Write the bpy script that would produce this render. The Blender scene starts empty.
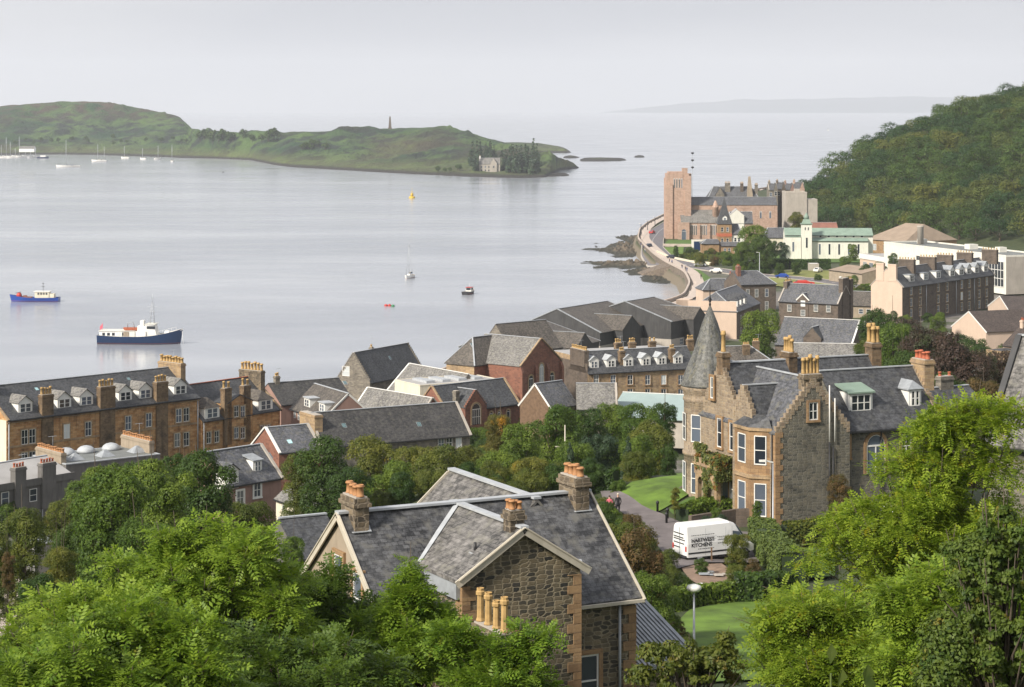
import bpy, bmesh, math, random
import numpy as np
from mathutils import Vector, Matrix, noise
C = bpy.context.scene
COL = C.collection
rad = math.radians
F, HOR, H = 2200.0, 107.0, 60.0     # measured from the photograph: focal length in pixels, horizon row, eye height above the sea

# ---------------------------------------------------------------- camera, world, sun, exposure
cd = bpy.data.cameras.new('camera'); cam = bpy.data.objects.new('camera', cd); COL.objects.link(cam)
cam.location = (0, 0, H); cam.rotation_euler = (rad(90), 0, 0)
cd.sensor_width = 36; cd.lens = F*36/1024; cd.shift_y = -(343.5-HOR)/1024
cd.clip_start = 0.5; cd.clip_end = 120000
C.camera = cam
C.render.resolution_x = 1024; C.render.resolution_y = 687
C.view_settings.view_transform = 'Standard'; C.view_settings.look = 'None'
C.view_settings.gamma = 1; C.view_settings.exposure = 0.55
SUN_EL = rad(36); SUN_AZ = math.atan2(-0.74, -0.67)
w = bpy.data.worlds.new('World'); C.world = w; w.use_nodes = True
nt = w.node_tree; nt.nodes.clear()
sky = nt.nodes.new('ShaderNodeTexSky'); sky.sky_type = 'NISHITA'; sky.sun_disc = False
sky.sun_elevation = SUN_EL; sky.sun_rotation = SUN_AZ; sky.dust_density = 4; sky.air_density = 1
bg = nt.nodes.new('ShaderNodeBackground'); bg.inputs[1].default_value = 0.08
out = nt.nodes.new('ShaderNodeOutputWorld')
tc = nt.nodes.new('ShaderNodeTexCoord'); mp = nt.nodes.new('ShaderNodeMapping'); mp.inputs['Scale'].default_value = (1.2, 1.2, 7)
nz = nt.nodes.new('ShaderNodeTexNoise'); nz.inputs['Scale'].default_value = 2.2; nz.inputs['Detail'].default_value = 7
rp = nt.nodes.new('ShaderNodeValToRGB')
rp.color_ramp.elements[0].position = 0.38; rp.color_ramp.elements[0].color = (4.9, 5.05, 5.6, 1)
rp.color_ramp.elements[1].position = 0.62; rp.color_ramp.elements[1].color = (6.6, 6.65, 6.95, 1)
mx = nt.nodes.new('ShaderNodeMix'); mx.data_type = 'RGBA'; mx.inputs[0].default_value = 0.86
nt.links.new(tc.outputs['Generated'], mp.inputs[0]); nt.links.new(mp.outputs[0], nz.inputs[0]); nt.links.new(nz.outputs[0], rp.inputs[0])
nt.links.new(sky.outputs[0], mx.inputs[6]); nt.links.new(rp.outputs[0], mx.inputs[7])
nt.links.new(mx.outputs[2], bg.inputs[0]); nt.links.new(bg.outputs[0], out.inputs[0])
sl = bpy.data.lights.new('sun', 'SUN'); sl.energy = 4.0; sl.angle = rad(7.0); sl.color = (1, 0.93, 0.82)
so = bpy.data.objects.new('sun', sl); COL.objects.link(so)
sd = Vector((math.sin(SUN_AZ)*math.cos(SUN_EL), math.cos(SUN_AZ)*math.cos(SUN_EL), math.sin(SUN_EL)))
so.rotation_euler = sd.to_track_quat('Z', 'Y').to_euler(); so.location = (-200, 0, 300)
try:
    C.cycles.max_bounces = 6; C.cycles.diffuse_bounces = 3; C.cycles.glossy_bounces = 2; C.cycles.transmission_bounces = 3
    C.cycles.volume_bounces = 1; C.cycles.transparent_max_bounces = 6; C.cycles.caustics_reflective = False
except Exception: pass

# ---------------------------------------------------------------- materials
M = {}
def newmat(name):
    m = bpy.data.materials.new(name); m.use_nodes = True
    b = m.node_tree.nodes['Principled BSDF']; M[name] = m
    return m, m.node_tree, b
def N(nt, typ, **kw):
    n = nt.nodes.new(typ)
    for k, v in kw.items():
        if k.startswith('i_'):
            key = k[2:]
            key = int(key) if key.isdigit() else key.replace('_', ' ')
            n.inputs[key].default_value = v
        else: setattr(n, k, v)
    return n
def mixc(nt, fac, a, b, mode='MIX'):
    n = nt.nodes.new('ShaderNodeMix'); n.data_type = 'RGBA'; n.blend_type = mode
    for idx, v in ((0, fac), (6, a), (7, b)):
        if isinstance(v, (int, float)): n.inputs[idx].default_value = v
        elif isinstance(v, tuple): n.inputs[idx].default_value = (*v[:3], 1)
        else: nt.links.new(v, n.inputs[idx])
    return n.outputs[2]
def rampf(nt, src, lo, hi, a=0., b=1.):
    n = N(nt, 'ShaderNodeMapRange'); n.inputs[1].default_value = lo; n.inputs[2].default_value = hi
    n.inputs[3].default_value = a; n.inputs[4].default_value = b; nt.links.new(src, n.inputs[0]); return n.outputs[0]
def mapped(nt, scale=(1, 1, 1), kind='UV'):
    t = N(nt, 'ShaderNodeTexCoord'); m = N(nt, 'ShaderNodeMapping'); m.inputs['Scale'].default_value = scale
    nt.links.new(t.outputs[kind], m.inputs[0]); return m.outputs[0]
def noise_(nt, vec, scale, detail=4, rough=.55):
    n = N(nt, 'ShaderNodeTexNoise'); n.inputs['Scale'].default_value = scale; n.inputs['Detail'].default_value = detail
    n.inputs['Roughness'].default_value = rough; nt.links.new(vec, n.inputs['Vector']); return n.outputs['Fac']
def bump(nt, b, h, strength=.4, dist=.03):
    n = N(nt, 'ShaderNodeBump'); n.inputs['Strength'].default_value = strength; n.inputs['Distance'].default_value = dist
    nt.links.new(h, n.inputs['Height']); nt.links.new(n.outputs[0], b.inputs['Normal'])
def plain(name, col, rough=.6, var=.25, scale=1.5, metal=0., kind='Object', dirt=None):
    m, nt, b = newmat(name)
    v = mapped(nt, (1, 1, 1), kind); f = noise_(nt, v, scale, 5)
    dk = tuple(c*(1-var) for c in col); lt = tuple(min(1, c*(1+var)) for c in col)
    c = mixc(nt, rampf(nt, f, .3, .7), dk, lt)
    if dirt:
        v2 = mapped(nt, (2.0, .25, 1), 'UV'); f2 = noise_(nt, v2, 1.3, 5)
        c = mixc(nt, rampf(nt, f2, .5, .75, 0, .7), c, dirt)
    nt.links.new(c, b.inputs['Base Color']); b.inputs['Roughness'].default_value = rough; b.inputs['Metallic'].default_value = metal
    return m
def slate(name, col, col2, rough=.55, row=.24, wid=.3, lichen=None, blotch=.45):
    m, nt, b = newmat(name)
    v = mapped(nt)
    br = N(nt, 'ShaderNodeTexBrick'); br.inputs['Scale'].default_value = 1
    br.inputs['Brick Width'].default_value = wid; br.inputs['Row Height'].default_value = row
    br.inputs['Mortar Size'].default_value = .014; br.inputs['Mortar Smooth'].default_value = .3; br.inputs['Bias'].default_value = 0
    br.inputs['Color1'].default_value = (*col, 1); br.inputs['Color2'].default_value = (*col2, 1)
    br.inputs['Mortar'].default_value = (*[c*.35 for c in col], 1)
    nt.links.new(v, br.inputs['Vector'])
    f = noise_(nt, v, .45, 6, .6)
    c = mixc(nt, rampf(nt, f, .35, .7), br.outputs['Color'], tuple(x*(1+blotch) for x in col2), 'MIX')
    c = mixc(nt, rampf(nt, f, .35, .7, .35, .75), br.outputs['Color'], c)
    v2 = mapped(nt, (1.6, .16, 1)); f2 = noise_(nt, v2, 1.1, 5)
    c = mixc(nt, rampf(nt, f2, .5, .8, 0, .6), c, tuple(x*.5 for x in col))
    v3 = mapped(nt, (1, 1.25, 1)); f4 = noise_(nt, v3, 2.4, 5, .75)
    c = mixc(nt, rampf(nt, f4, .46, .66, 0, .6), c, (0, 0, 0)); c = mixc(nt, rampf(nt, f4, .50, .30, 0, .5), c, tuple(min(1, x*1.9) for x in col2))
    if lichen:
        f3 = noise_(nt, v, 1.7, 6); c = mixc(nt, rampf(nt, f3, .52, .68, 0, .8), c, lichen)
    nt.links.new(c, b.inputs['Base Color']); b.inputs['Roughness'].default_value = rough
    b.inputs['Specular IOR Level'].default_value = .35
    bump(nt, b, br.outputs['Fac'], -.6, .02)
    return m
def masonry(name, cols, mortar, w=.5, h=.25, rubble=0., stain=(.03, .03, .025), stainamt=.5, msize=.02):
    """coursed stone; rubble>0 mixes in irregular cells of uneven size"""
    m, nt, b = newmat(name); b.inputs['Roughness'].default_value = .85
    v = mapped(nt)
    if rubble:
        nn = N(nt, 'ShaderNodeTexNoise'); nn.inputs['Scale'].default_value = 1.1; nt.links.new(v, nn.inputs['Vector'])
        va = N(nt, 'ShaderNodeVectorMath', operation='MULTIPLY_ADD'); va.inputs[1].default_value = (rubble, rubble*.6, 0)
        nt.links.new(nn.outputs['Color'], va.inputs[0]); nt.links.new(v, va.inputs[2])
        sc = N(nt, 'ShaderNodeMapping'); sc.inputs['Scale'].default_value = (1/w, 1/h, 0.001); nt.links.new(va.outputs[0], sc.inputs[0])
        vo = N(nt, 'ShaderNodeTexVoronoi'); vo.voronoi_dimensions = '2D'; vo.distance = 'CHEBYCHEV'; vo.inputs['Scale'].default_value = 1; vo.inputs['Randomness'].default_value = .62
        nt.links.new(sc.outputs[0], vo.inputs['Vector'])
        vf = N(nt, 'ShaderNodeTexVoronoi'); vf.voronoi_dimensions = '2D'; vf.distance = 'CHEBYCHEV'; vf.feature = 'F2'; vf.inputs['Scale'].default_value = 1; vf.inputs['Randomness'].default_value = .62
        nt.links.new(sc.outputs[0], vf.inputs['Vector'])
        df = N(nt, 'ShaderNodeMath', operation='SUBTRACT'); nt.links.new(vf.outputs['Distance'], df.inputs[0]); nt.links.new(vo.outputs['Distance'], df.inputs[1])
        edge = rampf(nt, df.outputs[0], .06, .22)
        sp = N(nt, 'ShaderNodeSeparateColor'); nt.links.new(vo.outputs['Color'], sp.inputs[0]); rnd = sp.outputs[0]
    else:
        br = N(nt, 'ShaderNodeTexBrick'); br.inputs['Scale'].default_value = 1; br.inputs['Brick Width'].default_value = w
        br.inputs['Row Height'].default_value = h; br.inputs['Mortar Size'].default_value = msize; br.inputs['Mortar Smooth'].default_value = .4
        br.inputs['Color1'].default_value = (0, 0, 0, 1); br.inputs['Color2'].default_value = (1, 1, 1, 1); br.inputs['Mortar'].default_value = (.5, .5, .5, 1)
        nt.links.new(v, br.inputs['Vector']); rnd = br.outputs['Color']
        edge = rampf(nt, br.outputs['Fac'], 1, 0)
    cr = N(nt, 'ShaderNodeValToRGB'); e = cr.color_ramp.elements
    for i, c in enumerate(cols):
        p = i/(len(cols)-1)
        el = e[0] if i == 0 else (e[len(e)-1] if i == len(cols)-1 else e.new(p))
        el.position = p; el.color = (*c, 1)
    nt.links.new(rnd, cr.inputs[0])
    c = mixc(nt, edge, mortar, cr.outputs[0])
    f = noise_(nt, v, .5, 6, .62); c = mixc(nt, rampf(nt, f, .5, .72, 0, stainamt), c, stain)
    v2 = mapped(nt, (1.2, .12, 1)); f2 = noise_(nt, v2, 1.0, 4); c = mixc(nt, rampf(nt, f2, .52, .75, 0, stainamt*.8), c, stain)
    f5 = noise_(nt, v, 9, 3); c = mixc(nt, rampf(nt, f5, .3, .7, 0, .25), c, (0, 0, 0), 'MIX')
    nt.links.new(c, b.inputs['Base Color']); bump(nt, b, edge, .6, .03)
    return m
def leafmat(name, a, bcol, accent=None, acc=.0, trans=.35, rough=.5):
    m, nt, b = newmat(name)
    g = N(nt, 'ShaderNodeNewGeometry'); v = mapped(nt, (1, 1, 1), 'Object'); oi = N(nt, 'ShaderNodeObjectInfo')
    f = noise_(nt, v, 3.0, 2)
    c = mixc(nt, g.outputs['Random Per Island'], a, bcol)
    c = mixc(nt, rampf(nt, f, .4, .65, 0, .6), c, (bcol[0]*1.4, bcol[1]*1.25, bcol[2]))
    hs = N(nt, 'ShaderNodeHueSaturation'); nt.links.new(c, hs.inputs['Color'])
    nt.links.new(rampf(nt, oi.outputs['Random'], 0, 1, .485, .508), hs.inputs['Hue']); nt.links.new(rampf(nt, oi.outputs['Random'], 0, 1, 1.18, .8), hs.inputs['Value']); hs.inputs['Saturation'].default_value = .92
    c = hs.outputs[0]
    if accent:
        fa = noise_(nt, v, 2.2, 2); c = mixc(nt, rampf(nt, fa, .62-acc, .72-acc*.8), c, accent)
    nt.links.new(c, b.inputs['Base Color']); b.inputs['Roughness'].default_value = rough; b.inputs['Specular IOR Level'].default_value = .25
    tr = N(nt, 'ShaderNodeBsdfTranslucent'); tint = mixc(nt, .5, c, (.35, .5, .03), 'MIX'); tint = mixc(nt, .55, c, tint)
    nt.links.new(tint, tr.inputs['Color'])
    ms = N(nt, 'ShaderNodeMixShader'); ms.inputs[0].default_value = trans
    o = nt.nodes['Material Output']; nt.links.new(b.outputs[0], ms.inputs[1]); nt.links.new(tr.outputs[0], ms.inputs[2]); nt.links.new(ms.outputs[0], o.inputs[0])
    return m
slate('slate_dark', (.045, .048, .053), (.078, .08, .086), lichen=(.09, .09, .085))
slate('slate_mid', (.075, .078, .088), (.12, .123, .135), lichen=(.16, .155, .13))
slate('slate_light', (.14, .135, .13), (.22, .21, .195), lichen=(.26, .25, .21))
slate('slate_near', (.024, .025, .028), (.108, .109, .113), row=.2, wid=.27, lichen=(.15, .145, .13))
slate('slate_wing', (.06, .058, .055), (.19, .18, .17), row=.2, wid=.27, lichen=(.22, .21, .18))  # paler than slate_near: the wing slope's sunlit look is put into the colour
slate('slate_brown', (.07, .062, .055), (.12, .105, .09), lichen=(.17, .15, .12))
slate('tile_brown', (.06, .045, .038), (.085, .065, .055))
slate('slate_mossy', (.04, .04, .042), (.065, .062, .06), lichen=(.11, .105, .09), blotch=.6)
slate('turret_slate', (.085, .088, .085), (.14, .14, .13), row=.28, wid=.25, lichen=(.17, .16, .11))
masonry('sandstone_orange', [(.40, .19, .07), (.56, .30, .12), (.66, .40, .19), (.45, .23, .085)], (.42, .27, .15), .7, .32, stain=(.07, .035, .02), stainamt=.85)
masonry('sandstone_tan', [(.42, .29, .16), (.52, .37, .21), (.33, .23, .15), (.47, .32, .16)], (.4, .3, .2), .55, .28, stain=(.06, .045, .035), stainamt=.6)
masonry('sandstone_trim', [(.34, .205, .10), (.42, .27, .14), (.28, .17, .09)], (.3, .2, .12), .6, .3, stain=(.07, .045, .025), stainamt=.5, msize=.01)
masonry('red_stone', [(.25, .10, .065), (.32, .14, .09), (.20, .085, .06)], (.25, .15, .11), .5, .25, stain=(.06, .03, .03), stainamt=.55)
masonry('pink_stone', [(.50, .33, .24), (.58, .40, .31), (.45, .30, .23)], (.5, .38, .3), .8, .4, stain=(.18, .11, .08), stainamt=.45)
masonry('grey_stone', [(.15, .135, .11), (.23, .205, .17), (.30, .265, .21), (.17, .15, .125)], (.24, .215, .18), .5, .24, stain=(.035, .035, .03), stainamt=.6)
masonry('dark_stone', [(.11, .085, .065), (.17, .13, .10), (.13, .105, .085)], (.15, .125, .1), .6, .3, stain=(.025, .02, .02), stainamt=.6)
masonry('villa_stone', [(.10, .096, .08), (.17, .16, .125), (.23, .205, .15), (.14, .13, .105)], (.21, .195, .16), .42, .2, rubble=.25, stain=(.035, .033, .028), stainamt=.6)
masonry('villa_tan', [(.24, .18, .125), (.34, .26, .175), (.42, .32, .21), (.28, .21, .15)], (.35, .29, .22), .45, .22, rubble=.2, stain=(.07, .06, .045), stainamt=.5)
masonry('rubble_near', [(.03, .03, .027), (.09, .078, .055), (.22, .175, .105), (.05, .047, .04), (.28, .22, .135), (.035, .034, .03), (.19, .15, .09), (.24, .19, .12)], (.31, .26, .175), .36, .17, rubble=.2, stain=(.045, .036, .025), stainamt=.6)
masonry('chimney_rubble', [(.09, .07, .05), (.2, .155, .1), (.3, .23, .15), (.06, .05, .04), (.24, .18, .11)], (.26, .21, .15), .38, .24, rubble=.15, stain=(.02, .017, .013), stainamt=.9)
masonry('chimney_stone', [(.2, .13, .07), (.28, .19, .11), (.15, .10, .06)], (.2, .15, .1), .4, .25, stain=(.02, .016, .012), stainamt=.8)
plain('harling', (.33, .27, .20), .9, .15, .8, dirt=(.2, .165, .12))
plain('cream', (.60, .46, .36), .8, .06, .5, dirt=(.55, .42, .32))
plain('cream_pale', (.72, .66, .52), .8, .06, .5, dirt=(.5, .45, .36))
plain('render_grey', (.15, .142, .135), .9, .2, .5, dirt=(.07, .07, .07))
plain('render_pink', (.30, .185, .15), .9, .15, .5, dirt=(.2, .13, .11))
plain('white', (.78, .77, .73), .45, .05, 2.)
plain('white_wall', (.74, .72, .64), .7, .06, .4, dirt=(.5, .48, .42))
plain('board_white', (.54, .49, .40), .5, .08, 2., dirt=(.4, .36, .28))
plain('lead', (.3, .32, .34), .5, .2, 2.)
plain('lead_light', (.42, .44, .46), .5, .15, 2.)
plain('flat_roof', (.17, .18, .175), .85, .2, .5)
plain('flat_roof_light', (.38, .37, .36), .7, .12, .4)
plain('pot_ochre', (.46, .30, .12), .75, .25, 3.)
plain('pot_orange', (.42, .21, .09), .75, .25, 3.)
plain('pot_red', (.42, .12, .06), .75, .2, 3.)
plain('copper_green', (.22, .30, .24), .7, .15, .6)
plain('sheet_green', (.30, .38, .37), .5, .08, .3)
plain('sheet_dark', (.05, .05, .052), .6, .3, .4, dirt=(.09, .085, .08))
plain('concrete', (.42, .38, .33), .85, .12, .3, dirt=(.3, .27, .23))
plain('asphalt', (.15, .14, .15), .85, .15, .7)
plain('paving', (.5, .42, .36), .9, .12, .6)
plain('driveway', (.16, .14, .14), .9, .25, .6)
plain('soil', (.25, .17, .12), .9, .3, 2.)
plain('bark', (.09, .07, .05), .9, .3, 3.)
plain('black_metal', (.02, .02, .022), .5, .1)
plain('steel', (.45, .47, .5), .4, .1, metal=.3)
plain('hull_navy', (.008, .03, .09), .3, .1)
plain('hull_blue', (.015, .06, .30), .3, .1)
plain('hull_black', (.03, .03, .035), .3, .1)
plain('red_paint', (.5, .04, .03), .4, .1)
plain('yellow_paint', (.62, .42, .03), .4, .1)
plain('green_paint', (.03, .2, .08), .4, .1)
plain('car_silver', (.5, .52, .54), .3, .05)
plain('car_dark', (.03, .035, .05), .3, .05)
plain('skin', (.5, .3, .22), .6, .05); plain('hair', (.05, .03, .02), .7, .1); plain('hair_light', (.55, .48, .38), .7, .1)
plain('cloth_black', (.02, .02, .025), .8, .1); plain('cloth_pink', (.62, .13, .18), .8, .1); plain('cloth_blue', (.06, .1, .25), .8, .1); plain('cloth_pale', (.5, .5, .48), .8, .1)
plain('rock', (.10, .085, .065), .9, .5, .35); plain('rock_tan', (.27, .2, .14), .9, .4, .3)
plain('timber', (.16, .10, .06), .8, .3, 2.)
plain('lawn', (.075, .14, .02), .9, .4, .9); plain('field', (.19, .20, .05), .9, .25, .12); plain('lawn_bright', (.10, .17, .02), .9, .45, .5)
plain('copper_brown', (.25, .11, .08), .8, .2, .4); plain('roof_tan', (.30, .23, .17), .8, .12, .4)
def glassmat(name, col, rough=.12):
    m, nt, b = newmat(name); oi = N(nt, 'ShaderNodeObjectInfo')
    c = mixc(nt, rampf(nt, oi.outputs['Random'], .55, .75), col, tuple(x*4+.03 for x in col))
    nt.links.new(c, b.inputs['Base Color']); b.inputs['Roughness'].default_value = rough; b.inputs['Specular IOR Level'].default_value = .8
glassmat('glass', (.02, .026, .036)); glassmat('glass_blind', (.16, .17, .17), .4); glassmat('glass_sky', (.12, .19, .2), .2)  # plain glass: the sky's bluish reflection is put into its base tint
leafmat('leaf_green', (.025, .07, .005), (.115, .19, .014))
leafmat('leaf_dark', (.012, .038, .006), (.055, .11, .014), trans=.3)
leafmat('leaf_olive', (.03, .06, .007), (.12, .15, .018), accent=(.19, .14, .025), acc=.02)
leafmat('leaf_yellow', (.07, .10, .012), (.17, .18, .02), accent=(.34, .22, .02), acc=.06)
leafmat('leaf_autumn', (.07, .075, .012), (.13, .12, .02), accent=(.40, .20, .015), acc=.12)
leafmat('leaf_bluegreen', (.015, .04, .022), (.04, .075, .035), trans=.15)
leafmat('leaf_purple', (.022, .014, .012), (.07, .042, .032), accent=(.05, .07, .025), acc=.08, trans=.2)
leafmat('leaf_wood', (.004, .026, .007), (.028, .082, .018), trans=.25)
leafmat('leaf_wood_mid', (.012, .05, .008), (.07, .135, .02), trans=.25)
leafmat('leaf_wood_olive', (.02, .05, .008), (.10, .14, .02), trans=.25)
leafmat('leaf_wood_gold', (.04, .07, .008), (.13, .15, .02), trans=.25)
leafmat('leaf_hedge', (.035, .07, .012), (.09, .14, .025), trans=.2)
leafmat('leaf_russet', (.06, .05, .016), (.14, .09, .03), accent=(.06, .10, .02), acc=.1)
leafmat('leaf_ash', (.055, .14, .004), (.20, .33, .012), accent=(.16, .15, .02), acc=-.02, trans=.45)
leafmat('leaf_lime', (.07, .16, .004), (.25, .37, .010), accent=(.30, .27, .015), acc=.02, trans=.5)
leafmat('leaf_ivy', (.03, .06, .012), (.10, .12, .02), accent=(.22, .09, .02), acc=.06, trans=.2)
leafmat('leaf_holly', (.025, .065, .005), (.12, .175, .016), accent=(.2, .16, .02), acc=-.02, trans=.25, rough=.55)
leafmat('flower', (.35, .06, .05), (.45, .3, .1), trans=.2)

# ---------------------------------------------------------------- measuring the photograph
def W(px, py, z): Y = (H-z)*F/(py-HOR); return ((px-512)*Y/F, Y)
def Zat(py, Y): return H-(py-HOR)*Y/F
def Xat(px, Y): return (px-512)*Y/F

# ---------------------------------------------------------------- mesh helpers
class MB:
    def __init__(s): s.v = []; s.f = []; s.m = []; s.smooth = []
    def face(s, pts, mi=0, sm=False):
        n = len(s.v); s.v += [tuple(p) for p in pts]; s.f.append(tuple(range(n, n+len(pts)))); s.m.append(mi); s.smooth.append(sm); return s
    def hexa(s, b, t, mi=0):
        n = len(s.v); s.v += [tuple(p) for p in b]+[tuple(p) for p in t]; k = len(b)
        s.f.append(tuple(range(n+k-1, n-1, -1))); s.f.append(tuple(range(n+k, n+2*k)))
        for i in range(k): j = (i+1) % k; s.f.append((n+i, n+j, n+k+j, n+k+i))
        s.m += [mi]*(k+2); s.smooth += [False]*(k+2); return s
    def box(s, x0, x1, y0, y1, z0, z1, mi=0):
        return s.hexa([(x0, y0, z0), (x1, y0, z0), (x1, y1, z0), (x0, y1, z0)], [(x0, y0, z1), (x1, y0, z1), (x1, y1, z1), (x0, y1, z1)], mi)
    def beam(s, p0, p1, w, h, mi=0, up=(0, 0, 1), lift=0.):
        p0 = Vector(p0); p1 = Vector(p1); d = (p1-p0).normalized(); u = Vector(up); r = d.cross(u)
        if r.length < 1e-4: r = d.cross(Vector((0, 1, 0)))
        r.normalize(); u = r.cross(d).normalized(); a = r*(w/2)
        q = lambda p, i, j: p+a*i+u*(h*j+lift)
        return s.hexa([q(p0, -1, 0), q(p0, 1, 0), q(p1, 1, 0), q(p1, -1, 0)], [q(p0, -1, 1), q(p0, 1, 1), q(p1, 1, 1), q(p1, -1, 1)], mi)
    def lathe(s, cx, cy, prof, n=12, mi=0, sm=True, a0=0.):
        b = len(s.v)
        for r, z in prof:
            for i in range(n):
                a = a0+2*math.pi*i/n; s.v.append((cx+r*math.cos(a), cy+r*math.sin(a), z))
        for k in range(len(prof)-1):
            for i in range(n):
                j = (i+1) % n; s.f.append((b+k*n+i, b+k*n+j, b+(k+1)*n+j, b+(k+1)*n+i)); s.m.append(mi); s.smooth.append(sm)
        s.f.append(tuple(b+i for i in range(n-1, -1, -1))); s.f.append(tuple(b+(len(prof)-1)*n+i for i in range(n)))
        s.m += [mi]*2; s.smooth += [False]*2; return s
    def tube(s, pts, rs, n=6, mi=0, sm=True):
        b = len(s.v); P = [Vector(p) for p in pts]
        for k, p in enumerate(P):
            d = (P[min(k+1, len(P)-1)]-P[max(k-1, 0)]).normalized(); r = d.cross(Vector((0, 0, 1)))
            if r.length < 1e-3: r = d.cross(Vector((0, 1, 0)))
            r.normalize(); u = r.cross(d)
            rr = rs[k] if isinstance(rs, (list, tuple)) else rs
            for i in range(n):
                a = 2*math.pi*i/n; s.v.append(tuple(p+r*(rr*math.cos(a))+u*(rr*math.sin(a))))
        for k in range(len(P)-1):
            for i in range(n):
                j = (i+1) % n; s.f.append((b+k*n+i, b+(k+1)*n+i, b+(k+1)*n+j, b+k*n+j)); s.m.append(mi); s.smooth.append(sm)
        s.f.append(tuple(b+i for i in range(n))); s.f.append(tuple(b+(len(P)-1)*n+i for i in range(n-1, -1, -1))); s.m += [mi]*2; s.smooth += [False]*2
        return s
    def mesh(s, name, mats):
        me = bpy.data.meshes.new(name); me.from_pydata(s.v, [], s.f)
        for m in mats: me.materials.append(M[m] if isinstance(m, str) else m)
        me.polygons.foreach_set('material_index', s.m); me.polygons.foreach_set('use_smooth', s.smooth)
        uv = me.uv_layers.new(name='UV'); L = []
        for p in me.polygons:
            n = p.normal
            if abs(n.z) > .999: a = Vector((1, 0, 0)); b = Vector((0, 1, 0))
            else: a = Vector((-n.y, n.x, 0)).normalized(); b = n.cross(a)
            for li in p.loop_indices:
                c = me.vertices[me.loops[li].vertex_index].co; L += [c.dot(a), c.dot(b)]
        uv.data.foreach_set('uv', L); me.update(); return me
    def build(s, name, mats, parent=None, loc=None, rot=None):
        if isinstance(mats, str): mats = [mats]
        o = bpy.data.objects.new(name, s.mesh(name, mats)); COL.objects.link(o)
        if parent: o.parent = parent
        if loc: o.location = loc
        if rot: o.rotation_euler = rot
        return o
def tag(o, label=None, cat=None, group=None, kind=None):
    if label: o['label'] = label
    if cat: o['category'] = cat
    if group: o['group'] = group
    if kind: o['kind'] = kind
    return o
def empty(name, loc, yaw, label, cat, group=None):
    o = bpy.data.objects.new(name, None); COL.objects.link(o); o.location = loc; o.rotation_euler = (0, 0, yaw); o.empty_display_size = .5
    return tag(o, label, cat, group)
def inst(name, me, parent=None, loc=(0, 0, 0), rot=(0, 0, 0), scale=None):
    o = bpy.data.objects.new(name, me); COL.objects.link(o)
    if parent: o.parent = parent
    o.location = loc; o.rotation_euler = rot
    if scale: o.scale = scale
    return o
def dup(root, loc, yaw, label, group=None, scale=None):
    def cp(o, par):
        c = o.copy(); COL.objects.link(c); c.parent = par
        for ch in list(o.children): cp(ch, c)
        return c
    r = root.copy(); COL.objects.link(r); r.location = loc; r.rotation_euler = (0, 0, yaw)
    if scale: r.scale = scale
    r['label'] = label
    if group: r['group'] = group
    for ch in list(root.children): cp(ch, r)
    return r
def np_mesh(name, V, Q, mat, smooth=False):
    me = bpy.data.meshes.new(name); V = np.asarray(V, np.float32); Q = np.asarray(Q, np.int32); k = Q.shape[1]
    me.vertices.add(len(V)); me.vertices.foreach_set('co', V.ravel()); me.loops.add(Q.size); me.loops.foreach_set('vertex_index', Q.ravel())
    me.polygons.add(len(Q)); me.polygons.foreach_set('loop_start', np.arange(0, Q.size, k, dtype=np.int32))
    try: me.polygons.foreach_set('loop_total', np.full(len(Q), k, np.int32))
    except Exception: pass
    me.materials.append(M[mat]); me.update(calc_edges=True); me.validate()
    if smooth: me.polygons.foreach_set('use_smooth', [True]*len(me.polygons))
    return me
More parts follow.
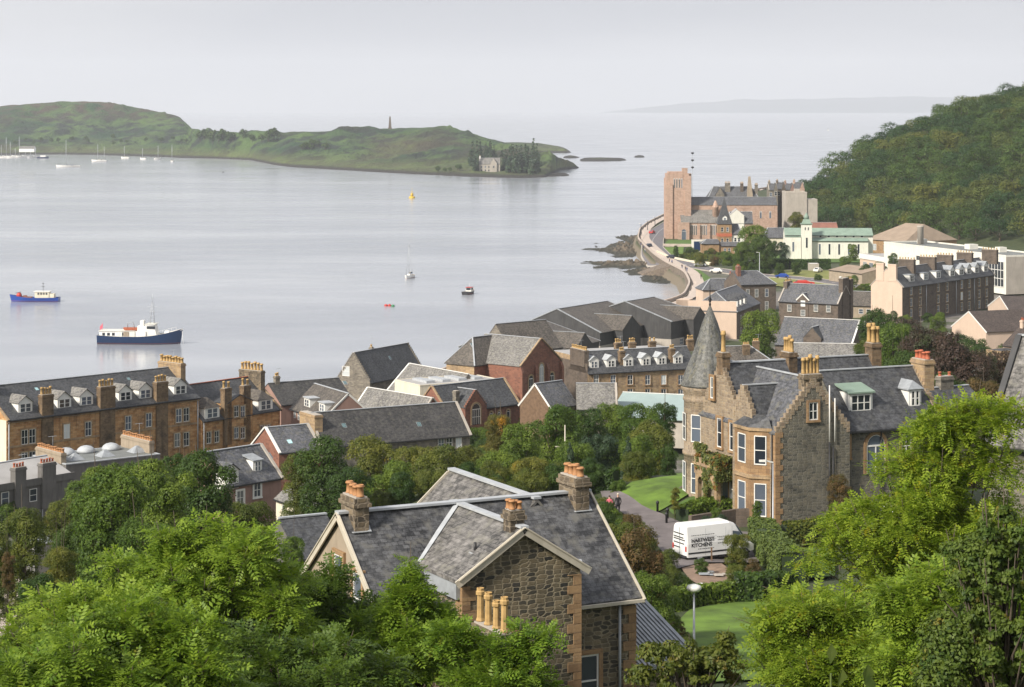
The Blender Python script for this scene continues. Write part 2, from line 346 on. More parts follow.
# ---------------------------------------------------------------- building kit
WC = {}
def win_meshes(w, h, mull, rails, fw, sur, glass, arch=False, sill='same'):
    key = (round(w, 2), round(h, 2), mull, rails, fw, sur, glass, arch)
    if key in WC: return WC[key]
    p = MB(); f = MB(); s = MB(); n = 10
    if arch:
        r = w/2; pts = [(-r, 0), (r, 0)]+[(r*math.cos(math.pi*i/n), h-r+r*math.sin(math.pi*i/n)) for i in range(n+1)]
        p.hexa([(x, -.02, z) for x, z in pts], [(x, .01, z) for x, z in pts])
        arc = [(r*math.cos(math.pi*i/n), h-r+r*math.sin(math.pi*i/n)) for i in range(n+1)]
        for i in range(n): f.beam((arc[i][0], -.05, arc[i][1]), (arc[i+1][0], -.05, arc[i+1][1]), fw*2, fw, up=(0, 1, 0))
        if sur:
            for i in range(n): s.beam((arc[i][0]*1.12, -.1, h-r+(arc[i][1]-h+r)*1.12), (arc[i+1][0]*1.12, -.1, h-r+(arc[i+1][1]-h+r)*1.12), .28, .13, up=(0, 1, 0))
            s.box(-r-.24, -r, -.1, .02, 0, h-r); s.box(r, r+.24, -.1, .02, 0, h-r)
        f.box(-r, -r+fw, -.06, 0, 0, h-r); f.box(r-fw, r, -.06, 0, 0, h-r); f.box(-r, r, -.06, 0, h-r-fw, h-r+fw*.3)
    else:
        p.box(-w/2, w/2, -.02, .01, 0, h)
        f.box(-w/2, -w/2+fw, -.065, 0, 0, h); f.box(w/2-fw, w/2, -.065, 0, 0, h)
        f.box(-w/2+fw, w/2-fw, -.06, 0, 0, fw*1.2); f.box(-w/2+fw, w/2-fw, -.06, 0, h-fw, h)
        if sur:
            t = .17
            s.box(-w/2-t, -w/2, -.11, .02, -.02, h+t); s.box(w/2, w/2+t, -.11, .02, -.02, h+t)
            s.box(-w/2, w/2, -.108, .02, h, h+t); s.box(-w/2-t-.04, w/2+t+.04, -.16, .02, -.17, -.02)
    for k in range(1, mull+1): x = -w/2+w*k/(mull+1); f.box(x-fw*.45, x+fw*.45, -.055, 0, fw, (h if not arch else h-w/2)-fw)
    for k in range(1, rails+1): z = (h if not arch else h-w/2)*k/(rails+1); f.box(-w/2+fw, w/2-fw, -.058, 0, z-fw*.4, z+fw*.4)
    WC[key] = (p.mesh('window', [glass]), f.mesh('window_frame', ['white']), s.mesh('window_surround', [sur]) if sur else None)
    return WC[key]
RNG = random.Random(5)
def add_win(parent, loc, rot, w=1., h=1.7, mull=0, rails=1, fw=.07, sur=None, glass=None, arch=False, flat=False):
    g = glass or ('glass' if RNG.random() < .8 else 'glass_blind')
    a, b, c = win_meshes(w, h, mull, rails, fw, sur, g, arch)
    o = inst('window', a, parent, loc, (0, 0, rot))
    if flat:     # a sub-part: frame joined under the same part
        inst('window_frame', b, parent, loc, (0, 0, rot)); return o
    inst('window_frame', b, o)
    if c: inst('window_surround', c, o)
    return o
DC = {}
def dormer_parts(w, h, slope, style, ww, wh, mull, roofm, bodym):
    key = (w, h, round(slope, 3), style, ww, wh, mull, roofm, bodym)
    if key in DC: return DC[key]
    b = MB(); r = MB(); dep = h/slope
    b.box(-w/2, w/2, 0, dep+.05, -.35, h)
    rise = {'gable': .38*w, 'flat': 0, 'shed': 0, 'hip': .42*w}[style]
    if style in ('gable', 'hip'):
        hb = 0. if style == 'gable' else w*.4
        b.hexa([(-w/2, .002, h), (w/2, .002, h), (0, .002+hb, h+rise)], [(-w/2, .12, h), (w/2, .12, h), (0, .12+hb, h+rise)])
        d2 = (h+rise)/slope; o = .16; t = .09
        for sx in (-1, 1):
            q = [(sx*(w/2+o), -.18, h-o*rise*2/w+.03), (0, -.18+hb, h+rise+.03), (0, d2, h+rise+.03), (sx*(w/2+o), dep-.1, h-o*rise*2/w+.03)]
            q2 = [(x, y, z+t) for x, y, z in q]
            if sx > 0: q = q[::-1]; q2 = q2[::-1]
            r.hexa(q, q2)
        if hb: r.face([(-w/2-o, -.18, h-.03), (w/2+o, -.18, h-.03), (0, hb-.18, h+rise+.12)])
    elif style == 'flat': r.box(-w/2-.15, w/2+.15, -.2, dep+.3, h, h+.14)
    else: r.hexa([(-w/2-.15, -.2, h-.05), (w/2+.15, -.2, h-.05), (w/2+.15, dep+1.2*h, h+.35*h+.25), (-w/2-.15, dep+1.2*h, h+.35*h+.25)], [(-w/2-.15, -.2, h+.07), (w/2+.15, -.2, h+.07), (w/2+.15, dep+1.2*h, h+.35*h+.37), (-w/2-.15, dep+1.2*h, h+.35*h+.37)])
    # window face: one mesh with glass and bars
    m = MB(); z0 = (h-wh)*.5; m.box(-ww/2, ww/2, -.03, 0, z0, z0+wh, 0); fw = .07
    m.box(-ww/2-.02, -ww/2+fw, -.06, 0, z0, z0+wh, 1); m.box(ww/2-fw, ww/2+.02, -.06, 0, z0, z0+wh, 1)
    m.box(-ww/2+fw, ww/2-fw, -.058, 0, z0, z0+fw, 1); m.box(-ww/2+fw, ww/2-fw, -.058, 0, z0+wh-fw, z0+wh, 1); m.box(-ww/2+fw, ww/2-fw, -.056, 0, z0+wh*.5-.03, z0+wh*.5+.03, 1)
    for k in range(1, mull+1): x = -ww/2+ww*k/(mull+1); t = .1 if mull == 1 else .04; m.box(x-t, x+t, -.062, 0, z0, z0+wh, 1)
    DC[key] = (b.mesh('dormer', [bodym]), r.mesh('dormer_roof', [roofm]), m.mesh('dormer_window', ['glass', 'white']))
    return DC[key]
PC = {}
def pot_mesh(mat, h, r, style='round'):
    k = (mat, h, r, style)
    if k not in PC:
        m = MB(); n = 8 if style == 'oct' else 12
        m.lathe(0, 0, [(r*.95, 0), (r*1.15, .04*h), (r*.92, .12*h), (r*.8, .78*h), (r*1.12, .8*h), (r*1.15, .9*h), (r*.9, .93*h), (r*.95, h), (r*.7, h), (r*.7, h*.9)], n, 0, style != 'oct')
        PC[k] = m.mesh('chimney_pot', [mat])
    return PC[k]
def n_aer(b, zt): return b.y > 200
FACE = {'f': 0., 'b': math.pi, 'r': math.pi/2, 'l': -math.pi/2}
class B:
    def __init__(s, name, label, cat, x, y, z0, yaw, group=None):
        s.o = empty(name, (x, y, z0), yaw, label, cat, group); s.x, s.y, s.z0, s.yaw = x, y, z0, yaw
    def add(s, name, mb, mats, parent=None): return mb.build(name, mats, parent or s.o)
    def T(s, axis, a, b, z):   # a along ridge axis, b across
        return (a, b, z-s.z0) if axis == 'u' else (b, a, z-s.z0)
    def flip(s, axis): return axis == 'v'
    def gable(s, u0, u1, v0, v1, ze, zr, axis='u', wall='grey_stone', roof='slate_mid', z0=None, ov=.25, og=.05, hip=(0, 0), cap='lead_light', skew=(None, None), t=.14, wname='wall', ridge=None, capw=.3, board=None, wallmesh=True, gutter=True):
        z0 = s.z0 if z0 is None else z0
        if axis == 'u': a0, a1, b0, b1 = u0, u1, v0, v1
        else: a0, a1, b0, b1 = v0, v1, u0, u1
        bm = (b0+b1)/2 if ridge is None else ridge; T = lambda a, b, z: s.T(axis, a, b, z); fl = axis == 'v'
        if wallmesh:
            w = MB()
            def prof(a, h): 
                top = [T(a, b1, ze), T(a, bm, zr), T(a, b0, ze)] if h == 0 else [T(a, b1, ze), T(a, b0, ze)]
                return [T(a, b0, z0), T(a, b1, z0)]+top
            P0 = prof(a0, hip[0]); P1 = prof(a1, hip[1])
            w.face(P0 if fl else P0[::-1]); w.face(P1[::-1] if fl else P1)
            for q in ([T(a0, b0, z0), T(a1, b0, z0), T(a1, b0, ze), T(a0, b0, ze)], [T(a1, b1, z0), T(a0, b1, z0), T(a0, b1, ze), T(a1, b1, ze)]): w.face(q[::-1] if fl else q)
            s.add(wname, w, wall)
        # roof
        k0 = (zr-ze)/(bm-b0); k1 = (zr-ze)/(b1-bm); r = MB(); up = t+.02
        e0 = a0-(ov if hip[0] else og); e1 = a1+(ov if hip[1] else og)
        r0 = a0+hip[0] if hip[0] else a0-og; r1 = a1-hip[1] if hip[1] else a1+og
        A0 = T(e0, b0-ov, ze-ov*k0+up); A1 = T(e1, b0-ov, ze-ov*k0+up); R0 = T(r0, bm, zr+up); R1 = T(r1, bm, zr+up); D0 = T(e0, b1+ov, ze-ov*k1+up); D1 = T(e1, b1+ov, ze-ov*k1+up)
        dn = lambda p: (p[0], p[1], p[2]-t)
        faces = [[A0, A1, R1, R0], [D1, D0, R0, R1]]
        if hip[0]: faces.append([D0, A0, R0])
        if hip[1]: faces.append([A1, D1, R1])
        for q in faces: r.face(q[::-1] if fl else q); r.face([dn(p) for p in q][::-1] if not fl else [dn(p) for p in q])
        edges = [(A0, A1), (D1, D0)]+([(D0, A0)] if hip[0] else [(R0, A0), (D0, R0)])+([(A1, D1)] if hip[1] else [(A1, R1), (R1, D1)])
        for p, q in edges: qd = [dn(p), dn(q), q, p]; r.face(qd[::-1] if fl else qd)
        ro = s.add('roof', r, roof)
        if cap:
            c = MB(); c.beam(R0, R1, capw, .09, lift=-.01)
            if hip[0]: c.beam(A0, R0, capw*.8, .08, lift=-.01); c.beam(D0, R0, capw*.8, .08, lift=-.01)
            if hip[1]: c.beam(A1, R1, capw*.8, .08, lift=-.01); c.beam(D1, R1, capw*.8, .08, lift=-.01)
            s.add('ridge_cap', c, cap, ro)
        if gutter:
            g = MB(); n1 = (.09 if True else 0)
            g.beam(T(e0, b0-ov-.06, ze-ov*k0-.02), T(e1, b0-ov-.06, ze-ov*k0-.02), .12, .12); s.add('gutter', g, gutter if isinstance(gutter, str) else 'black_metal', ro)
        for end, sk in enumerate(skew):
            if not sk: continue
            kind, mat = sk; a = a0 if end == 0 else a1; sg = -1 if end == 0 else 1; m = MB()
            if kind == 'coping':
                for (bb, kk) in ((b0-ov, k0), (b1+ov, k1)):
                    m.beam(T(a-sg*.0, bb, ze-ov*kk+up-.05), T(a, bm, zr+up-.05), .34, .2)
            elif kind == 'board':
                for (bb, kk) in ((b0-ov, k0), (b1+ov, k1)):
                    m.beam(T(a+sg*(og-.02), bb, ze-ov*kk-.1), T(a+sg*(og-.02), bm, zr-.1), .07, .28)
                    m.beam(T(a+sg*(og-.0), bb, ze-ov*kk+up), T(a+sg*(og-.0), bm, zr+up), .12, .04)
            elif kind == 'steps':
                for (bb, kk, sgn) in ((b0, k0, 1), (b1, k1, -1)):
                    n = max(3, int(abs(bm-bb)/.27)); st = (bm-bb)/n
                    for i in range(n):
                        x0_ = bb+i*st; x1_ = bb+(i+1)*st; lo, hi = min(x0_, x1_), max(x0_, x1_)
                        zz = ze+(i+1)*abs(st)*kk; pa = sorted((a-sg*.32, a+sg*.03))
                        c0 = T(pa[0], lo, ze+i*abs(st)*kk-.25); c1 = T(pa[1], hi, zz+.2)
                        m.box(min(c0[0], c1[0]), max(c0[0], c1[0]), min(c0[1], c1[1]), max(c0[1], c1[1]), c0[2], c1[2])
            s.add('gable_coping' if kind != 'board' else 'bargeboard', m, mat)
        return ro
    def flat(s, u0, u1, v0, v1, ze, wall, roof, z0=None, par=.3, pmat=None, pw=.25, wname='wall'):
        z0 = (s.z0 if z0 is None else z0)-s.z0; z = ze-s.z0; w = MB(); w.box(u0, u1, v0, v1, z0, z); s.add(wname, w, wall)
        r = MB(); r.box(u0+.01, u1-.01, v0+.01, v1-.01, z, z+.08); ro = s.add('roof', r, roof)
        if par:
            p = MB(); q = z+.002
            for b in ((u0-.05, u1+.05, v0-.05, v0+pw), (u0-.05, u1+.05, v1-pw, v1+.05), (u0-.05, u0+pw, v0+pw, v1-pw), (u1-pw, u1+.05, v0+pw, v1-pw)): p.box(*b, q, q+par)
            s.add('parapet', p, pmat or wall, ro)
        return ro
    def win(s, face, a, c, z, w=1., h=1.7, **k):
        """a along the wall, c the wall plane, z absolute sill height"""
        loc = (a, c, z-s.z0) if face in 'fb' else (c, a, z-s.z0)
        return add_win(s.o, loc, FACE[face], w, h, **k)
    def wins(s, face, aa, c, zz, **k):
        for z in zz:
            for a in aa: s.win(face, a, c, z, **k)
    def chim(s, u, v, zb, zt, w, d, pots=4, along='u', stack='chimney_stone', pot='pot_ochre', ph=.9, pr=.17, rows=1, cap=None, style='round', taper=0.):
        m = MB(); a, b = zb-s.z0, zt-s.z0
        m.box(u-w/2, u+w/2, v-d/2, v+d/2, a, b-.34); m.box(u-w/2-.08, u+w/2+.08, v-d/2-.08, v+d/2+.08, b-.34, b-.18); m.box(u-w/2-.02, u+w/2+.02, v-d/2-.02, v+d/2+.02, b-.18, b)
        o = s.add('chimney', m, stack)
        c = MB(); c.box(u-w/2+.05, u+w/2-.05, v-d/2+.05, v+d/2-.05, b, b+.06); s.add('chimney_cap', c, cap or 'concrete', o)
        me = pot_mesh(pot, ph, pr, style); L = (w if along == 'u' else d)
        for r in range(rows):
            off = 0 if rows == 1 else (-.5+r/(rows-1))*((d if along == 'u' else w)-2.6*pr)
            for i in range(pots):
                q = 0 if pots == 1 else (-.5+i/(pots-1))*(L-2.4*pr)
                x, y = (u+q, v+off) if along == 'u' else (u+off, v+q)
                inst('chimney_pot', me, o, (x, y, b+.05), (0, 0, i*.7), (1, 1, 1+.12*math.sin(i*2.3+u*3)))
        if RNG.random() < .35 and n_aer(s, zt):
            a = MB(); h = RNG.uniform(1.2, 1.9); a.tube([(u+w*.4, v, b-.2), (u+w*.4, v, b+h)], .025, 4); a.beam((u+w*.4-.6, v, b+h-.05), (u+w*.4+.5, v+.1, b+h-.05), .03, .03)
            for i in range(6): a.beam((u+w*.4-.55+i*.2, v-.22, b+h-.04), (u+w*.4-.55+i*.2, v+.22, b+h-.04), .02, .02)
            s.add('aerial', a, 'lead', o)
        return o
    def dormer(s, face, a, c, z, w=1.6, h=1.5, slope=.85, style='gable', ww=1., wh=1.15, mull=1, roof='lead_light', body='white'):
        """a along, c plane of the dormer's front, z the height where the roof passes that plane"""
        bm, rm, wm = dormer_parts(w, h, slope, style, ww, wh, mull, roof, body)
        loc = (a, c, z-s.z0) if face in 'fb' else (c, a, z-s.z0)
        o = inst('dormer', bm, s.o, loc, (0, 0, FACE[face])); inst('dormer_roof', rm, o); inst('dormer_window', wm, o); return o
    def pipe(s, u, v, z0, z1, mat='black_metal', r=.06):
        m = MB(); m.tube([(u, v, z0-s.z0), (u, v, z1-s.z0)], r, 6); return s.add('drainpipe', m, mat)
    def skylight(s, u, v, z, w=.7, h=.9, slope=.8, face='f'):
        """rooflight lying on the slope"""
        m = MB(); c = math.sqrt(1+slope*slope); dy = h/c; dz = h*slope/c
        for (i, mm) in ((0, 0), (1, 1)):
            g = .0 if i == 0 else .07; e = .16 if i == 0 else .2
            q = [(-w/2+g, g*.7, e+g*.6), (w/2-g, g*.7, e+g*.6), (w/2-g, dy-g*.7, dz+e-g*.6), (-w/2+g, dy-g*.7, dz+e-g*.6)]
            m.hexa([(x, y, zz-.08) for x, y, zz in q], q, mm)
        loc = (u, v, z-s.z0)
        o = m.build('skylight', ['lead_light', 'glass_sky'], s.o, loc, (0, 0, FACE[face])); return o
def from_eave(name, label, cat, A, Bp, ze, z0, group=None):
    """place a building by its front eave's two ends (picture row and column) at height ze; returns B and the length"""
    x0, y0 = W(A[0], A[1], ze); x1, y1 = W(Bp[0], Bp[1], ze)
    b = B(name, label, cat, x0, y0, z0, math.atan2(y1-y0, x1-x0), group); b.L = math.hypot(x1-x0, y1-y0); return b
# ---------------------------------------------------------------- haze, sea, land
def fbm(x, y, s=1., o=4, seed=0.): return noise.fractal(Vector((x*s, y*s, seed)), 1., 2., o)
HS = 0.00007
hz = MB(); hz.box(-26000, 26000, -600, 24000, -3, 560)
hm = bpy.data.materials.new('haze'); hm.use_nodes = True; ht = hm.node_tree; ht.nodes.clear()
pv = ht.nodes.new('ShaderNodeVolumePrincipled'); ho = ht.nodes.new('ShaderNodeOutputMaterial')
pv.inputs['Color'].default_value = (.92, .95, 1.0, 1); pv.inputs['Density'].default_value = HS; pv.inputs['Anisotropy'].default_value = .15
ht.links.new(pv.outputs[0], ho.inputs['Volume']); M['haze'] = hm
tag(hz.build('haze', ['haze']), 'pale haze over the bay that fades the far hills', 'haze', kind='stuff')
# sea
m, nt, b = newmat('water'); b.inputs['Base Color'].default_value = (.22, .25, .29, 1); b.inputs['Roughness'].default_value = .22; b.inputs['IOR'].default_value = 1.333
v = mapped(nt, (1, 1, 1), 'Object'); n1 = noise_(nt, mapped(nt, (.35, .8, 1), 'Object'), .9, 5, .6); n2 = noise_(nt, mapped(nt, (.02, .045, 1), 'Object'), 1, 4, .5)
n3 = noise_(nt, mapped(nt, (.003, .009, 1), 'Object'), 1, 4, .5)
pt = rampf(nt, n3, .38, .66)
c = mixc(nt, pt, (.30, .32, .355), (.41, .43, .46)); c = mixc(nt, rampf(nt, n2, .35, .75, 0, .3), c, (.19, .215, .26)); nt.links.new(c, b.inputs['Base Color'])  # the pale sheen of reflected sky is put into the patchy base colour
nt.links.new(rampf(nt, n2, .3, .7, .10, .2), b.inputs['Roughness'])
bp = N(nt, 'ShaderNodeBump'); bp.inputs['Distance'].default_value = .35; nt.links.new(n1, bp.inputs['Height']); nt.links.new(rampf(nt, n3, .35, .65, .22, .10), bp.inputs['Strength']); nt.links.new(bp.outputs[0], b.inputs['Normal'])
s_ = MB(); s_.box(-25000, 25000, 250, 23500, -1.5, 0); tag(s_.build('sea', ['water']), 'calm pale grey sea of the bay', 'sea', kind='structure')

PROF = [(-60, 66), (0, 58), (20, 52), (40, 45), (60, 40.5), (80, 37), (100, 32.8), (120, 30.3), (142, 29.1), (155, 28.2), (186, 27.6), (200, 25), (220, 20.5), (240, 15.5), (260, 11.5), (280, 8.5), (300, 6.5), (330, 5), (420, 4.5), (3000, 4.5)]
PY = np.array([p[0] for p in PROF], float); PZ = np.array([p[1] for p in PROF], float)
SHORE = [W(p[0], p[1], 0) for p in ((685, 286), (666, 276), (655, 268), (645, 258), (638, 250), (640, 240), (648, 233), (661, 226), (682, 214), (706, 206), (760, 196), (800, 190), (840, 184), (900, 176))]
SEAWALL = [(-700, 330), (-80, 352), (-45, 375), (-25, 425), (-8, 480), (-2, 545), (28, 580), (50, 640), (56, 690)]+SHORE+[(420, 1350), (2500, 1500)]
LANDPOLY = np.array(SEAWALL+[(2500, -400), (-700, -400)])
def sdist(X, Y):
    """signed distance to the sea wall: positive inland"""
    P = LANDPOLY; inside = np.zeros(X.shape, bool); n = len(P); D = np.full(X.shape, 1e9)
    for i in range(n):
        x0, y0 = P[i]; x1, y1 = P[(i+1) % n]
        c = ((y0 > Y) != (y1 > Y)) & (X < (x1-x0)*(Y-y0)/(y1-y0+1e-12)+x0); inside ^= c
        if i < len(SEAWALL)-1:
            dx, dy = x1-x0, y1-y0; t = np.clip(((X-x0)*dx+(Y-y0)*dy)/(dx*dx+dy*dy), 0, 1); D = np.minimum(D, np.hypot(X-x0-t*dx, Y-y0-t*dy))
    return np.where(inside, D, -D)
HX = np.array([100, 144, 159, 169, 194, 224, 256, 300, 400, 700]); HZ = np.array([3, 9, 16, 26, 38, 50, 59, 70, 86, 112.])
def smooth(t): t = np.clip(t, 0, 1); return t*t*(3-2*t)
def height(X, Y):
    z = np.interp(Y, PY, PZ)
    zl = np.interp(Y, [-60, 0, 20, 40, 60, 80, 100, 120, 150, 180, 200, 220, 240, 260, 280, 300, 330, 3000], [66, 58, 52, 45, 40.5, 36, 31.5, 28, 23.5, 19.5, 16.8, 14, 11.8, 9.8, 8, 6.5, 5, 4.5])
    z = z+(zl-z)*smooth((-6-X)/18)
    z = z+.35*np.sin(X*.11+1.3)*np.exp(-((Y-150)/120)**2)*.6
    # the villa's terrace is level and the lawn beside it swells into a low mound
    mv = np.exp(-(((X-26)/16)**2+((Y-176)/14)**2)**2); z = z*(1-mv)+28.5*mv
    mm = np.exp(-(((X-13)/5.0)**2+((Y-184)/9)**2)**1.5); z = z+1.1*mm
    zr = np.interp(X, HX, HZ); yf = np.interp(X, [100, 140, 200, 300, 700], [1080, 980, 800, 770, 760.])
    hill = (zr-5)*smooth((Y-yf)/np.maximum(1100-yf, 30))*(1-smooth((Y-1120)/170))
    return z+np.maximum(hill, 0)
def axis_(pts):
    o = [pts[0][0]]
    for (a, st), (b_, _) in zip(pts[:-1], pts[1:]):
        n = max(1, round((b_-a)/st)); o += list(np.linspace(a, b_, n+1)[1:])
    return np.array(o)
GX = axis_([(-700, 60), (-200, 6), (-80, 2.5), (90, 3), (200, 6), (420, 30), (900, 160), (2500, 1)])
GY = axis_([(-400, 60), (-40, 2.5), (240, 3.5), (420, 6), (640, 4), (800, 6), (1150, 20), (1600, 1)])
XX, YY = np.meshgrid(GX, GY); SD = sdist(XX, YY); ZZ = height(XX, YY)
ZZ = np.where(SD > 0, ZZ, np.maximum(-2.5, ZZ+SD*1.6)); ZZ = ZZ+np.where(SD > 8, .12*np.sin(XX*.7)*np.cos(YY*.53), 0)
def TZ(x, y):
    i = int(np.clip(np.searchsorted(GX, x)-1, 0, len(GX)-2)); j = int(np.clip(np.searchsorted(GY, y)-1, 0, len(GY)-2))
    a = (x-GX[i])/(GX[i+1]-GX[i]); c = (y-GY[j])/(GY[j+1]-GY[j])
    return float((ZZ[j, i]*(1-a)+ZZ[j, i+1]*a)*(1-c)+(ZZ[j+1, i]*(1-a)+ZZ[j+1, i+1]*a)*c)
def G(px, py, y0=20.):
    """where the line of sight through a picture point meets the land"""
    y = y0
    while y < 2000:
        if Zat(py, y) <= TZ(Xat(px, y), y): break
        y += .5
    return Xat(px, y), y
nY, nX = XX.shape; idx = np.arange(nX*nY).reshape(nY, nX)
Q = np.stack([idx[:-1, :-1], idx[:-1, 1:], idx[1:, 1:], idx[1:, :-1]], -1).reshape(-1, 4)
m, nt, b = newmat('ground'); b.inputs['Roughness'].default_value = .95
v = mapped(nt, (1, 1, 1), 'Object'); f = noise_(nt, v, .05, 6, .6); f2 = noise_(nt, v, .6, 5); gg = N(nt, 'ShaderNodeNewGeometry'); sx = N(nt, 'ShaderNodeSeparateXYZ'); nt.links.new(gg.outputs['Position'], sx.inputs[0])
grass = mixc(nt, rampf(nt, f2, .3, .7), (.025, .04, .012), (.06, .075, .025)); town = mixc(nt, rampf(nt, f2, .3, .7), (.13, .12, .11), (.20, .18, .16))
c = mixc(nt, rampf(nt, f, .46, .54), grass, town)
c = mixc(nt, rampf(nt, sx.outputs[1], 225, 260), grass, c); c = mixc(nt, rampf(nt, sx.outputs[1], 700, 780), c, grass)
c = mixc(nt, rampf(nt, sx.outputs[2], 2.2, 3.4), (.17, .14, .10), c); nt.links.new(c, b.inputs['Base Color'])
me = np_mesh('ground', np.stack([XX.ravel(), YY.ravel(), ZZ.ravel()], 1), Q, 'ground', True); tag(inst('ground', me), 'sloping ground of the town and hillside', 'ground', kind='structure')

def drape(name, pts, mat, lift=.12, cuts=3, label=None, kerb=0, px=True):
    """a sheet laid over the land; pts are picture points found on the ground"""
    P = [G(*p) for p in pts] if px else pts
    bm = bmesh.new(); vs = [bm.verts.new((x, y, 0)) for x, y in P]; bm.faces.new(vs)
    bmesh.ops.triangulate(bm, faces=bm.faces[:])
    for _ in range(cuts): bmesh.ops.subdivide_edges(bm, edges=bm.edges[:], cuts=1, use_grid_fill=True)
    for q in bm.verts: q.co.z = TZ(q.co.x, q.co.y)+lift
    bmesh.ops.recalc_face_normals(bm, faces=bm.faces[:])
    me = bpy.data.meshes.new(name); bm.to_mesh(me); bm.free()
    if sum(p.normal.z for p in me.polygons) < 0: me.flip_normals()
    me.materials.append(M[mat]); o = inst(name, me); return tag(o, label, None, kind='structure')
def ribbon(name, pts, wl, wr, mat, lift=.1, step=3., px=True, zf=None, cs=None, thick=0.):
    """a strip along a line, wl to its left and wr to its right"""
    P = [Vector(G(*p)) if px else Vector(p) for p in pts]; S = []
    for a, b_ in zip(P[:-1], P[1:]):
        n = max(1, int((b_-a).length/step))
        for i in range(n): S.append(a+(b_-a)*(i/n))
    S.append(P[-1])
    for _ in range(3): S = [S[0]]+[(S[i-1]+S[i]*2+S[i+1])/4 for i in range(1, len(S)-1)]+[S[-1]]
    m = MB(); L = []
    for i, p in enumerate(S):
        d = (S[min(i+1, len(S)-1)]-S[max(i-1, 0)]).normalized(); n_ = Vector((-d.y, d.x)); K = 3
        L.append([(p+n_*(wl-(wl+wr)*k/K)) for k in range(K+1)])
    zz = lambda q: (TZ(q.x, q.y) if zf is None else zf)+lift
    for A, Bq in zip(L[:-1], L[1:]):
        for k in range(3):
            q = [A[k+1], Bq[k+1], Bq[k], A[k]]
            if thick: m.hexa([(p.x, p.y, zz(p)-thick) for p in q], [(p.x, p.y, zz(p)) for p in q])
            else: m.face([(p.x, p.y, zz(p)) for p in q])
    o = m.build(name, [mat]); tag(o, None, None, kind='structure'); return o, S
# sea wall with its parapet: wall base under water, top just above the promenade
wallpts = SEAWALL[1:-2]
m = MB()
def densify(P, st):
    o = []
    for a, b_ in zip(P[:-1], P[1:]):
        n = max(1, int(math.hypot(b_[0]-a[0], b_[1]-a[1])/st))
        for i in range(n): o.append((a[0]+(b_[0]-a[0])*i/n, a[1]+(b_[1]-a[1])*i/n))
    return o+[P[-1]]
DW = densify(wallpts, 6.)
for _ in range(4): DW = [DW[0]]+[((DW[i-1][0]+2*DW[i][0]+DW[i+1][0])/4, (DW[i-1][1]+2*DW[i][1]+DW[i+1][1])/4) for i in range(1, len(DW)-1)]+[DW[-1]]
def nrm(i):
    a = Vector(DW[max(i-1, 0)]); b_ = Vector(DW[min(i+1, len(DW)-1)]); d = (b_-a).normalized(); return Vector((d.y, -d.x))
for i in range(len(DW)-1):
    n0, n1 = nrm(i), nrm(i+1); p0, p1 = Vector(DW[i]), Vector(DW[i+1])
    q = lambda p, n, o, z: (p.x+n.x*o, p.y+n.y*o, z)
    # n points inland
    m.hexa([q(p0, n0, -1.6, -1), q(p0, n0, .9, -1), q(p1, n1, .9, -1), q(p1, n1, -1.6, -1)], [q(p0, n0, -.3, 4.9), q(p0, n0, .9, 4.9), q(p1, n1, .9, 4.9), q(p1, n1, -.3, 4.9)], 0)
    m.hexa([q(p0, n0, -.35, 4.902), q(p0, n0, .15, 4.902), q(p1, n1, .15, 4.902), q(p1, n1, -.35, 4.902)], [q(p0, n0, -.35, 5.5), q(p0, n0, .15, 5.5), q(p1, n1, .15, 5.5), q(p1, n1, -.35, 5.5)], 1)
masonry('seawall', [(.17, .13, .10), (.24, .19, .14), (.14, .11, .09)], (.2, .17, .14), 1.2, .5, stain=(.05, .045, .035), stainamt=.7)
tag(m.build('sea_wall', ['seawall', 'paving']), 'long stone sea wall with pale parapet along the curving promenade', 'sea wall')
# promenade and road
prom, PS = ribbon('promenade', [(p[0], p[1]) for p in DW], -.9, 4.6, 'paving', lift=.42, px=False, step=6)
roadpx = [(880, 290), (800, 279), (751, 276), (717, 271), (691, 267), (673, 262), (659, 256), (652, 248), (653, 240), (659, 232), (668, 226)]
road, RS = ribbon('road', roadpx+[(684, 216)], 4.2, 4.2, 'asphalt', lift=.34)
k1 = MB()
for sgn, nm in ((1, 'kerb'), (-1, 'kerb')):
    kb, _ = ribbon('kerb', roadpx+[(684, 216)], 4.5*sgn if sgn > 0 else -4.2, -4.2 if sgn > 0 else 4.5, 'concrete', lift=.46, thick=.4)
# rocks beyond the wall
def rocks(name, cx, cy, rx, ry, hmax, seed, rot=0., mat='rock', n=80):
    V = []; ca, sa = math.cos(rot), math.sin(rot)
    for j in range(n):
        for i in range(n):
            a = -1+2*i/(n-1); b_ = -1+2*j/(n-1); r = math.hypot(a, b_)
            e = 1-r*(1+.7*fbm(a, b_, 2.2, 5, seed)); z = hmax*(max(-.5, e)**1. if e > 0 else e*2)
            z = z*(.3+2.0*abs(fbm(a, b_, 5, 5, seed+3)))+.0
            x, y = a*rx, b_*ry; V.append((cx+x*ca-y*sa, cy+x*sa+y*ca, max(z, -1.2)))
    idx = np.arange(n*n).reshape(n, n); Q = np.stack([idx[:-1, :-1], idx[:-1, 1:], idx[1:, 1:], idx[1:, :-1]], -1).reshape(-1, 4)
    return tag(inst(name, np_mesh(name, V, Q, mat)), None, None, kind='structure')
m, nt, b = newmat('shore_rock'); gg = N(nt, 'ShaderNodeNewGeometry'); sx = N(nt, 'ShaderNodeSeparateXYZ'); nt.links.new(gg.outputs['Position'], sx.inputs[0]); v = mapped(nt, (1, 1, 1), 'Object'); f = noise_(nt, v, .35, 5)
